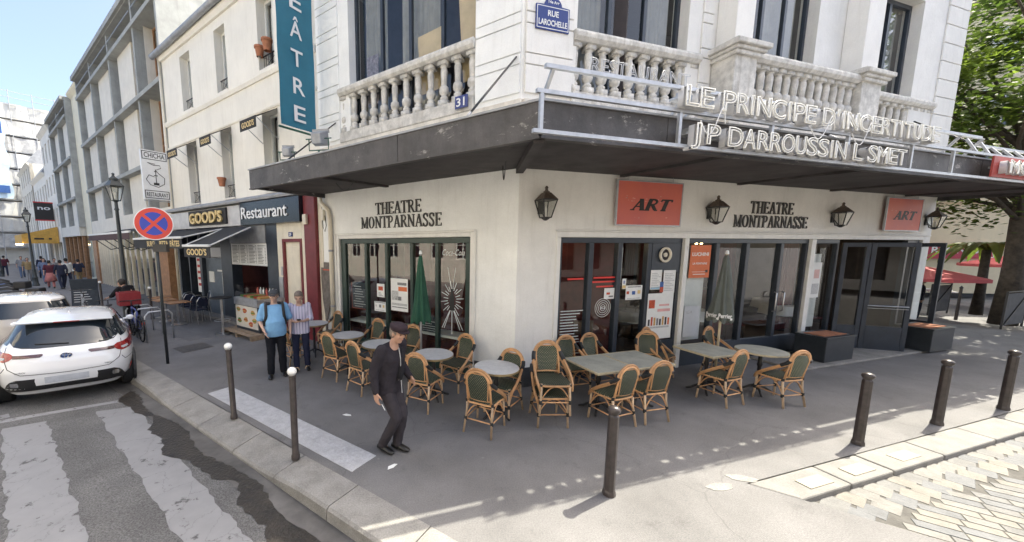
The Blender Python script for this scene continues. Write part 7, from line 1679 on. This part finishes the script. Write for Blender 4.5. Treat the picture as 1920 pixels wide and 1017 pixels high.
# man in the cap, walking
J = base_pose(); J.update(pelvis=(0,-.02,.93), chest=(0,.03,1.25), neck=(0,.075,1.44), head=(-.005,.13,1.555), shR=(.19,.03,1.37), shL=(-.19,.045,1.37), elR=(.25,-.05,1.10), elL=(-.24,-.02,1.11), wrR=(.27,.00,.86), wrL=(-.20,.17,.94),
    hipR=(.085,-.02,.89), hipL=(-.085,-.01,.89), knR=(.07,.15,.50), knL=(-.06,.15,.50), anR=(.085,-.07,.09), anL=(-.05,.06,.085), toeR=(.05,1), toeL=(-.12,1), handR=((.05,.18,-1),(-1,.2,0),(0,1,.1),.55), handL=((.3,.9,-.4),(1,0,-.3),(.2,.3,1),.7))
MJ = cloth('jacket_black', (.030,.026,.032), 8, .8); MTr = cloth('trousers_charcoal', (.042,.037,.043), 9, .7)
tl = RX(-12) @ RZ(-8)
pm, PM = person(T(-.55, 4.22, 0) @ RZ(-122), 'person in a black jacket and flat cap walking with a cigarette in hand', J, MJ, MTr, MT['skin'], .975, 1.06, .0, 'long', .80, hair=MT['hair_grey'], tilt=tl, coat=.014, leg_w=1.04)
HM = PM @ T(*J['head']) @ tl
b = B(); V = []; n = 24
for rd, z in ((.100,.045),(.112,.075),(.110,.105),(.085,.125),(.03,.13)):
    V += [(rd*.92*cos(2*pi*i/n), rd*1.06*sin(2*pi*i/n) - .010 + (.012 if z < .11 else .02), z) for i in range(n)]
b.add(V, [(j*n+i, j*n+(i+1) % n, (j+1)*n+(i+1) % n, (j+1)*n+i) for j in range(4) for i in range(n)] + [tuple(4*n+i for i in range(n)), tuple(range(n-1,-1,-1))])
b.prism([(.085*cos(a), .075 + .085*sin(a)) for a in [pi*i/14 for i in range(15)]], .046, .058); b.build('flat_cap', cloth('cap_wool', (.04,.028,.034), 30, .3), pm, HM, smooth=True, edge=50)
b = B(); b.tube([(-.02,.175,.80),(-.015,.165,1.0),(.0,.172,1.25),(.01,.155,1.38)], .006, 6); b.build('zip', MT['galv'], pm, PM); b = B(); b.tube([(-.11,.09,1.36),(-.06,.15,1.30),(-.03,.165,1.1),(.02,.17,.98)], [.02,.035,.04,.03], 8); b.build('scarf', cloth('scarf_dark', (.018,.018,.022), 20, .4), pm, PM, smooth=True)
b = B(); b.tube([(.16*cos(a), .115*sin(a) - .015, .965) for a in [2*pi*i/24 for i in range(24)]], .016, 6, closed=True); b.build('belt', MT['shoe_black'], pm, PM); b = B(); b.box(-.035,.115,.95,.02,.122,.985); b.build('buckle', MT['steel'], pm, PM)
w = Vector(J['wrR']); b = B(); b.tube([w + Vector((-.02,.075,-.13)), w + Vector((-.03,.115,-.20))], .0045, 6); cg = b.build('cigarette', MT['paper'], None, PM); tag(cg, 'white cigarette held in the hand of the walking person in the cap', 'cigarette')
# man in the blue shirt with a rucksack
J = base_pose(); J.update(elR=(.27,-.02,1.14), wrR=(.20,.15,.96), elL=(-.27,-.05,1.12), wrL=(-.26,.06,.88), head=(0,.04,1.60), anR=(.12,.02,.085), anL=(-.11,-.02,.085), handR=((-.3,.35,-1),(-.7,0,.2),(-.2,1,0),.5))
MB_ = cloth('shirt_blue', (.22,.44,.70), 7, .45, .05); MN = cloth('trousers_black', (.012,.013,.018), 9, .6)
tb = RX(-8) @ RZ(-18)
pb, PB = person(T(-3.09, 6.78, 0) @ RZ(-152), 'person in a sky blue shirt and grey cap with a rucksack beside the striped shirt', J, MB_, MN, MT['skin_pale'], 1.0, 1.14, .055, 'short', .86, hair=MT['hair_grey'], tilt=tb, leg_w=1.12)
HM = PB @ T(*J['head']) @ tb
b = B(); b.ell((0,-.012,.052), .088, .104, .078, 20, 12); b.prism([(.072*cos(a), .07 + .10*sin(a)) for a in [pi*i/14 for i in range(15)]], .040, .048); o = b.build('cap', cloth('cap_grey', (.07,.075,.085), 30, .2), pb, HM, smooth=True, edge=50)
bm = bmesh.new(); bm.from_mesh(o.data); bmesh.ops.delete(bm, geom=[v for v in bm.verts if v.co.z < .036], context='VERTS'); bm.to_mesh(o.data); bm.free()
for sx_ in (-1, 1):
    b = B(); b.tube([(sx_*.14,-.15,1.40),(sx_*.145,-.02,1.475),(sx_*.15,.10,1.43),(sx_*.155,.165,1.25),(sx_*.19,.10,1.05),(sx_*.19,-.10,1.02)], [(.012,.026)]*6, 8); b.build('rucksack_strap', MT['trim_black'], pb, PB, smooth=True)
b = B(); b.box(-.16,-.36,.98,.16,-.15,1.44); b.build('rucksack', MT['trim_black'], pb, PB, bevel=.05, seg=3)
# woman with a phone
J = base_pose(); J.update(pelvis=(0,0,.93), chest=(0,.0,1.25), neck=(0,.02,1.44), head=(0,.07,1.555), shR=(.165,0,1.375), shL=(-.165,0,1.375), elR=(.22,.0,1.10), elL=(-.22,.01,1.10), wrR=(.075,.22,1.08), wrL=(-.085,.23,1.09), anR=(.10,.02,.085), anL=(-.11,-.04,.085), handR=((-1,.35,.15),(0,.2,1),(0,.5,.6),.5), handL=((1,.3,.15),(0,.2,1),(0,.5,.6),.55))
ms = mat('shirt_striped', (.60,.60,.74), .85, var=0, spec=.2); nt = ms.node_tree; N = nt.nodes; tc = N.new('ShaderNodeTexCoord'); sxn = N.new('ShaderNodeSeparateXYZ'); nt.links.new(tc.outputs['Object'], sxn.inputs[0])
mm_ = N.new('ShaderNodeMath'); mm_.operation = 'PINGPONG'; mm_.inputs[1].default_value = .028; nt.links.new(sxn.outputs[0], mm_.inputs[0]); rp_ = N.new('ShaderNodeValToRGB'); dv = N.new('ShaderNodeMath'); dv.operation = 'DIVIDE'; dv.inputs[1].default_value = .028; nt.links.new(mm_.outputs[0], dv.inputs[0]); nt.links.new(dv.outputs[0], rp_.inputs[0])
e_ = rp_.color_ramp.elements; e_[0].position = .0; e_[0].color = (.17,.16,.34,1); e_[1].position = .30; e_[1].color = (.66,.66,.76,1); x_ = e_.new(.18); x_.color = (.20,.19,.38,1); x_ = e_.new(.60); x_.color = (.66,.66,.76,1); x_ = e_.new(.72); x_.color = (.48,.40,.62,1); x_ = e_.new(.95); x_.color = (.66,.66,.76,1)
nt.links.new(rp_.outputs[0], N['Principled BSDF'].inputs['Base Color'])
tw = RX(-28)
pw, PW = person(T(-2.735, 7.12, 0) @ RZ(-163), 'person in a violet striped shirt looking down at a phone', J, ms, cloth('trousers_navy', (.022,.026,.055), 9, .6), MT['skin_pale'], .985, 1.03, .01, 'rolled', .80, hair=MT['hair_grey'], female=True, tilt=tw, leg_w=.98)
PHM = PW @ T(-.005, .30, 1.115) @ RX(35); b = B(); b.box(-.036,-.07,-.004,.036,.075,.005); tag(b.build('phone', MT['black_gloss'], None, PHM, bevel=.004), 'black phone held in both hands by the person in the striped shirt', 'phone')
for sd in ('R', 'L'):
    a = Vector(J['an'+sd]); b = B(); b.tube([(a.x-.05,a.y+.05,.03),(a.x-.02,a.y+.05,.085),(a.x+.02,a.y+.05,.085),(a.x+.05,a.y+.05,.03)], .012, 6); b.build('sandal_strap', MT['cane_pale'], pw, PW)
# person with the bicycle, in black
J = base_pose(); J.update(chest=(0,.16,1.22), neck=(0,.28,1.38), head=(0,.36,1.47), shR=(.18,.24,1.33), shL=(-.18,.24,1.33), elR=(.24,.42,1.12), elL=(-.24,.42,1.12), wrR=(.2,.62,1.05), wrL=(-.2,.62,1.05), handR=((0,1,-.2),(0,0,-1),(-1,0,0),.9), handL=((0,1,-.2),(0,0,-1),(1,0,0),.9))
person(T(0,0,0) @ (FL @ T(-10.75,-2.62,0) @ RZ(116)), 'person in black clothes leaning over the parked bicycles', J, cloth('top_black', (.015,.015,.018), 8, .5), MN, MT['skin'], 1.0, 1.08, 0, 'rolled', .84, hair=MT['hair_dark'], vox=.010)
# pedestrians far down the street
def walker(k=0):
    J = base_pose(); s = 1 if k % 2 else -1
    J.update(knR=(.10,.10*s,.50), knL=(-.10,-.04*s,.51), anR=(.10,.22*s,.085), anL=(-.10,-.26*s,.11), elR=(.25,-.08*s,1.14), elL=(-.25,.06*s,1.14), wrR=(.26,-.02*s + .05,.90), wrL=(-.26,.16*s,.92)); return J
MP = {n: cloth('clothes_' + n, c, 10, .3) for n, c in (('white', (.62,.62,.60)), ('navy', (.03,.035,.06)), ('pink', (.50,.20,.19)), ('blue', (.17,.22,.34)), ('tan', (.30,.22,.12)), ('maroon', (.10,.03,.045)), ('grey', (.25,.25,.26)), ('denim', (.10,.14,.22)))}
PEDS = [(28.3,1.35,100,'white','navy','person in a white shirt walking away, carrying a bag',1.05),(30.0,.55,95,'navy','tan','person in a dark top and tan trousers nearest the wall',.98),(28.8,2.0,85,'maroon','pink','person in a dark top and pink skirt',.98),
        (33.2,1.7,-80,'blue','denim','person in a pale blue shirt coming towards the camera, left of the couple',1.0),(32.4,1.3,-84,'grey','blue','person in a grey top beside the pale blue shirt',1.0),(35.5,2.2,-90,'tan','grey','person in a tan top near the lamp post far away',1.0),
        (38.5,1.2,90,'navy','navy','person in dark clothes under the orange awning',1.02),(41,2.0,-90,'grey','denim','distant person in grey near the orange awning',1.0),(45,2.6,90,'maroon','navy','distant person in maroon at the far end',1.0),(27.6,1.7,98,'navy','navy','person in dark clothes just ahead of the white shirt',1.0)]
for k, (u, o_, a, t, l, lbl, s) in enumerate(PEDS):
    r, PMk = person(FL @ T(-u, -o_, 0) @ RZ(a), lbl, walker(k), MP[t], MP[l], MT['skin'], s, 1.0, 0, 'short' if k % 3 else 'long', .86, hair=MT['hair_dark'], coarse=True, hands=False, group='pedestrians down the street')
    if l == 'pink': b = B(); b.lathe([(.17,.96),(.22,.75),(.29,.42),(.27,.42)], 18, cap=False); b.build('skirt', MP['pink'], r, PMk, smooth=True)
    if k == 0: b = B(); b.box(-.30,-.1,.75,-.20,.2,1.05); b.build('shoulder_bag', MP['navy'], r, PMk, bevel=.03, seg=2)
# ------------------------------------------------------------------ square at the end of the side street
mk('render_warm', (.70,.61,.44), .85, var=.05, scale=1.5, streak=.15)
FS = T(20, 20.5, 0) @ RZ(-9)
SQ = thing('arcade_building', 'cream building with ground floor arches behind the trees', 'building', FS @ T(10, 0, 0))
def arch_wall(b, x0, x1, z1, arches, y0=0., y1=.5):
    """wall with round-headed openings (centre, half width, springing height)"""
    cur = x0
    for c, w, zs in sorted(arches):
        b.quad((cur,y0,0),(c-w,y0,0),(c-w,y0,z1),(cur,y0,z1)); n = 14
        pts = [(c - w*cos(pi*i/n), zs + w*.75*sin(pi*i/n)) for i in range(n+1)]
        for (xa, za), (xb, zb) in zip(pts, pts[1:]):
            b.quad((xa,y0,za),(xb,y0,zb),(xb,y0,z1),(xa,y0,z1)); b.quad((xa,y0,za),(xb,y0,zb),(xb,y1,zb),(xa,y1,za))
        b.quad((c-w,y0,0),(c-w,y1,0),(c-w,y1,zs),(c-w,y0,zs)); b.quad((c+w,y0,0),(c+w,y1,0),(c+w,y1,zs),(c+w,y0,zs)); cur = c + w
    b.quad((cur,y0,0),(x1,y0,0),(x1,y0,z1),(cur,y0,z1))
b = B(); arch_wall(b, -4, 34, 4.9, [(4.2,1.2,2.3),(11.6,1.5,2.9),(16.4,1.5,2.9),(21.2,1.5,2.9),(26,1.5,2.9)]); b.build('arcade_wall', MT['render_warm'], SQ, FS)
sw = [(x, x+1.1, z, z+1.8) for x in (-2,1.5,5,8.5,12,15.5,19,22.5,26,29.5) for z in (5.6,8.6,11.5)]
b = B(); wall_mesh(b, -4, 34, 4.9, 14.5, sw, 0, .3); b.build('upper_wall', MT['render_warm'], SQ, FS)
b = B(); b.box(-4,2.2,0,34,9,14.5); b.build('core', MT['interior_dark'], SQ, FS)
b = B(); b.box(-4,.5,4.75,34,2.2,4.9); b.build('ceiling', MT['render_warm'], SQ, FS)
b = B(); b.box(-4,-.12,4.8,34,-.002,5.0); b.build('string_course', MT['render_warm'], SQ, FS)
b = B(); b.box(-4,-.3,14.5,34,9,14.8); b.build('roof', MT['zinc'], SQ, FS)
for a, c, za, zb in sw:
    w_ = thing_part('window', FS @ T(a,.2,za), SQ); b = B(); fr(b, a, c, za, zb, .07, .15, .22); b.box((a+c)/2-.03,.149,za,(a+c)/2+.03,.22,zb-.07); b.build('window_frame', MT['sash_white'], w_, FS); b = B(); b.quad((a,.2,za),(c,.2,za),(c,.2,zb),(a,.2,zb)); b.build('pane', MT['car_glass'], w_, FS)
    b = B(); b.box(a-.6,-.05,za,a-.03,-.01,zb); b.build('shutter', MT['sash_white'], w_, FS); b = B(); b.box(c+.03,-.05,za,c+.6,-.01,zb); b.build('shutter', MT['sash_white'], w_, FS)
r = thing('shop_sign', 'red shop sign with white lettering on the cream arcade building', 'sign', FS @ T(8.1,-.08,1.9)); M = FS @ T(8.1,-.10,1.86)
b = B(); b.box(-1.6,-.05,0,.9,.05,.75); b.build('panel', mat('shop_red', (.42,.03,.06), .5), r, M); b = B(); b.box(.9,-.05,0,1.5,.05,.75); b.build('white_panel', MT['enamel_white'], r, M); b = B(); b.prism([(1.0,.1),(1.2,.65),(1.4,.1)], -.056, -.052, 'y'); b.build('emblem', bpy.data.materials['shop_red'], r, M)
text('lettering', 'RENNES', .5, MT['enamel_white'], r, M @ T(-.3,-.052,.3), 2.1, .004, .01)
# trees
mk('bark', (.075,.06,.045), .9, var=.3, scale=8, bump=.6, bscale=30)
def leaf_mat(name, c):
    m = mat(name, c, .55, var=.25, scale=2.5); nt = m.node_tree; p = nt.nodes['Principled BSDF']; out = nt.nodes['Material Output']
    tr = nt.nodes.new('ShaderNodeBsdfTranslucent'); tr.inputs[0].default_value = (c[0]*2.2, c[1]*2.2, c[2]*1.2, 1); mx = nt.nodes.new('ShaderNodeMixShader'); mx.inputs[0].default_value = .5
    nt.links.new(p.outputs[0], mx.inputs[1]); nt.links.new(tr.outputs[0], mx.inputs[2]); nt.links.new(mx.outputs[0], out.inputs[0]); return m
LEAF = [leaf_mat('leaf_mid', (.06,.092,.027)), leaf_mat('leaf_light', (.095,.135,.036)), leaf_mat('leaf_deep', (.036,.06,.02))]
def tree(M, lbl, h0, hc, rx, rz, n_clump, per, seed, trunk=.22, leaf=.17):
    r = thing('plane_tree', lbl, 'tree', M, 'trees on the square'); rr = random.Random(seed)
    b = B(); b.tube([(0,0,-.1),(.02,.0,h0*.5),(-.05,.05,h0),(.0,.1,hc)], [trunk*1.35, trunk, trunk*.85, trunk*.45], 14); b.build('trunk', MT['bark'], r, M, smooth=True)
    cl = []
    for k in range(n_clump):
        while True:
            p = Vector((rr.uniform(-1,1), rr.uniform(-1,1), rr.uniform(-1,1)))
            if .25 < p.length < 1 : break
        cl.append((Vector((p.x*rx, p.y*rx, hc + p.z*rz)), rr.uniform(.5, 1.05)))
    for k, (c, s) in enumerate(cl[::4]):
        b = B(); st = Vector((0,.05,h0 + rr.uniform(-.3, hc - h0))); m_ = st.lerp(c, .5) + Vector((rr.uniform(-.3,.3), rr.uniform(-.3,.3), .25)); b.tube([st, m_, c], [trunk*.34, trunk*.2, .02], 7); b.build('branch', MT['bark'], r, M, smooth=True)
    for mi in range(3):
        V = []; Fc = []
        for k, (c, s) in enumerate(cl):
            if k % 3 != mi: continue
            for _ in range(per):
                d = Vector((rr.gauss(0,.42), rr.gauss(0,.42), rr.gauss(0,.30))) * s; p = c + d; a = rr.uniform(0, 2*pi); t = rr.uniform(-.7,.9); L_ = leaf * rr.uniform(.6,1.25)
                u = Vector((cos(a), sin(a), -abs(t)*.5)).normalized() * L_ * .5; v = Vector((-sin(a)*cos(t), cos(a)*cos(t), sin(t))) * L_ * .42; n = len(V)
                V += [p - u, p - u*.2 + v, p + u, p - u*.2 - v]; Fc.append((n, n+1, n+2, n+3))
        b = B(); b.add(V, Fc); tag(b.build('crown', LEAF[mi], r, M), kind='stuff')
tree(FR @ T(18.7,.3,0), 'broad leafy plane tree with a dark trunk at the right edge', 3.4, 7.6, 4.8, 4.3, 190, 130, 3)
tree(FR @ T(24.5,-2.4,0), 'second leafy tree out of view at the right, added for dappled shade', 3.6, 8.2, 4.8, 4.4, 110, 110, 5)  # unseen tree, added to throw dappled shade on the ground
tree(FR @ T(16.4,3.0,0) , 'smaller leafy tree close behind the theatre end wall', 3.8, 7.6, 2.4, 3.8, 70, 110, 9, .15)
# low hanging branch over the sign
# palm in a pot
M = FR @ T(19.9,1.2,0); r = thing('potted_palm', 'small palm with drooping fronds beside the terrace barriers', 'palm', M)
b = B(); b.tube([(0,0,0),(.02,0,.9),(0,.02,2.4)], [.16,.12,.10], 10); b.build('trunk', MT['bark'], r, M, smooth=True)
rr = random.Random(6)
for k in range(16):
    a = 2*pi*k/16 + rr.uniform(-.2,.2); L_ = rr.uniform(1.0,1.5); b = B(); V = []; n = 8
    for i in range(n+1):
        t = i/n; x = L_*t; z = 2.4 + .55*sin(t*pi*.75)*(1-.2*t) - .75*t*t; w = .16*sin(pi*min(1,t*.9+.08)); V += [(x*cos(a)-w*sin(a), x*sin(a)+w*cos(a), z-.05), (x*cos(a), x*sin(a), z), (x*cos(a)+w*sin(a), x*sin(a)-w*cos(a), z-.05)]
    b.add(V, [(3*i+q, 3*i+q+1, 3*i+q+4, 3*i+q+3) for i in range(n) for q in (0,1)]); b.build('frond', LEAF[k % 2], r, M)
# red parasols
mk('parasol_red', (.62,.12,.13), .7, var=.05)
for k, (u, y, z, rad, l) in enumerate(((19.3,2.4,1.35,1.6,'open red parasol over the terrace left of the palm'), (25.8,2.2,1.75,1.5,'open red parasol at the right edge behind the tree trunk'))):
    M = FR @ T(u,y,0); r = thing('open_parasol', l, 'parasol', M, 'red parasols on the square'); b = B(); n = 8
    V = [(rad*cos(2*pi*i/n), rad*sin(2*pi*i/n), z) for i in range(n)] + [(rad*cos(2*pi*i/n), rad*sin(2*pi*i/n), z-.12) for i in range(n)] + [(0,0,z+.42)]
    b.add(V, [(i,(i+1)%n,16) for i in range(n)] + [(i,(i+1)%n,8+(i+1)%n,8+i) for i in range(n)]); b.build('canopy', MT['parasol_red'], r, M); b = B(); b.tube([(0,0,0),(0,0,z+.42)], .025, 8); b.build('pole', MT['pole_wood'], r, M)
# terrace barriers with a diagonal brace
mk('screen_grey', (.075,.075,.078), .7, var=.15, scale=6)
for k, (u, y, w, a, l) in enumerate(((18.0,1.65,1.3,0,'dark canvas terrace barrier left of the palm'), (16.6,-.25,1.3,0,'dark canvas terrace barrier right of the palm'), (18.4,-.3,1.6,0,'dark canvas terrace barrier at the right edge'))):
    M = FR @ T(u,y,0) @ RZ(a); r = thing('terrace_barrier', l, 'barrier', M, 'terrace barriers'); b = B(); b.box(0,-.01,.12,w,.01,1.1); b.build('screen', MT['screen_grey'], r, M)
    b = B(); b.tube([(0,0,0),(0,0,1.15),(w,0,1.15),(w,0,0)], .025, 6); b.build('frame', MT['black_metal'], r, M); b = B(); b.bar((.05,-.02,.15),(w-.05,-.02,1.08), .03); b.build('brace', MT['black_metal'], r, M)
for k, (u, y, a) in enumerate(((18.5,2.2,170),(19.1,2.3,190))):
    J = base_pose(); person(FR @ T(u,y,-.40) @ RZ(a), 'seated person under the red parasol, ' + ('left one' if k == 0 else 'right one'), J, MP['navy'], MP['navy'], MT['skin'], 1.0, 1.05, 0, 'long', .86, hair=MT['hair_grey'], coarse=True, hands=False, group='people on the square terrace')
for k, (u, y) in enumerate(((20.3,2.2),(21.2,2.6))):
    M = FR @ T(u,y,0); r = thing('bistro_table', 'small white terrace table near the palm, ' + ('left one' if k == 0 else 'right one'), 'table', M, 'terrace tables'); b = B(); b.lathe([(.38,.72),(.38,.75),(.0,.75)], 20, cap=False); b.build('top', MT['enamel_white'], r, M); b = B(); b.lathe([(.2,0),(.2,.02),(.03,.04),(.03,.72)], 12); b.build('stand', MT['black_metal'], r, M)
b = B(); b.lathe([(.04,0),(.035,1.1),(.05,1.12),(.0,1.2)], 10, cap=False); tag(b.build('bollard', MT['bollard_brown'], None, FR @ T(17.6,.9,0)), 'thin dark post in the tree shade beyond the planter', 'bollard')
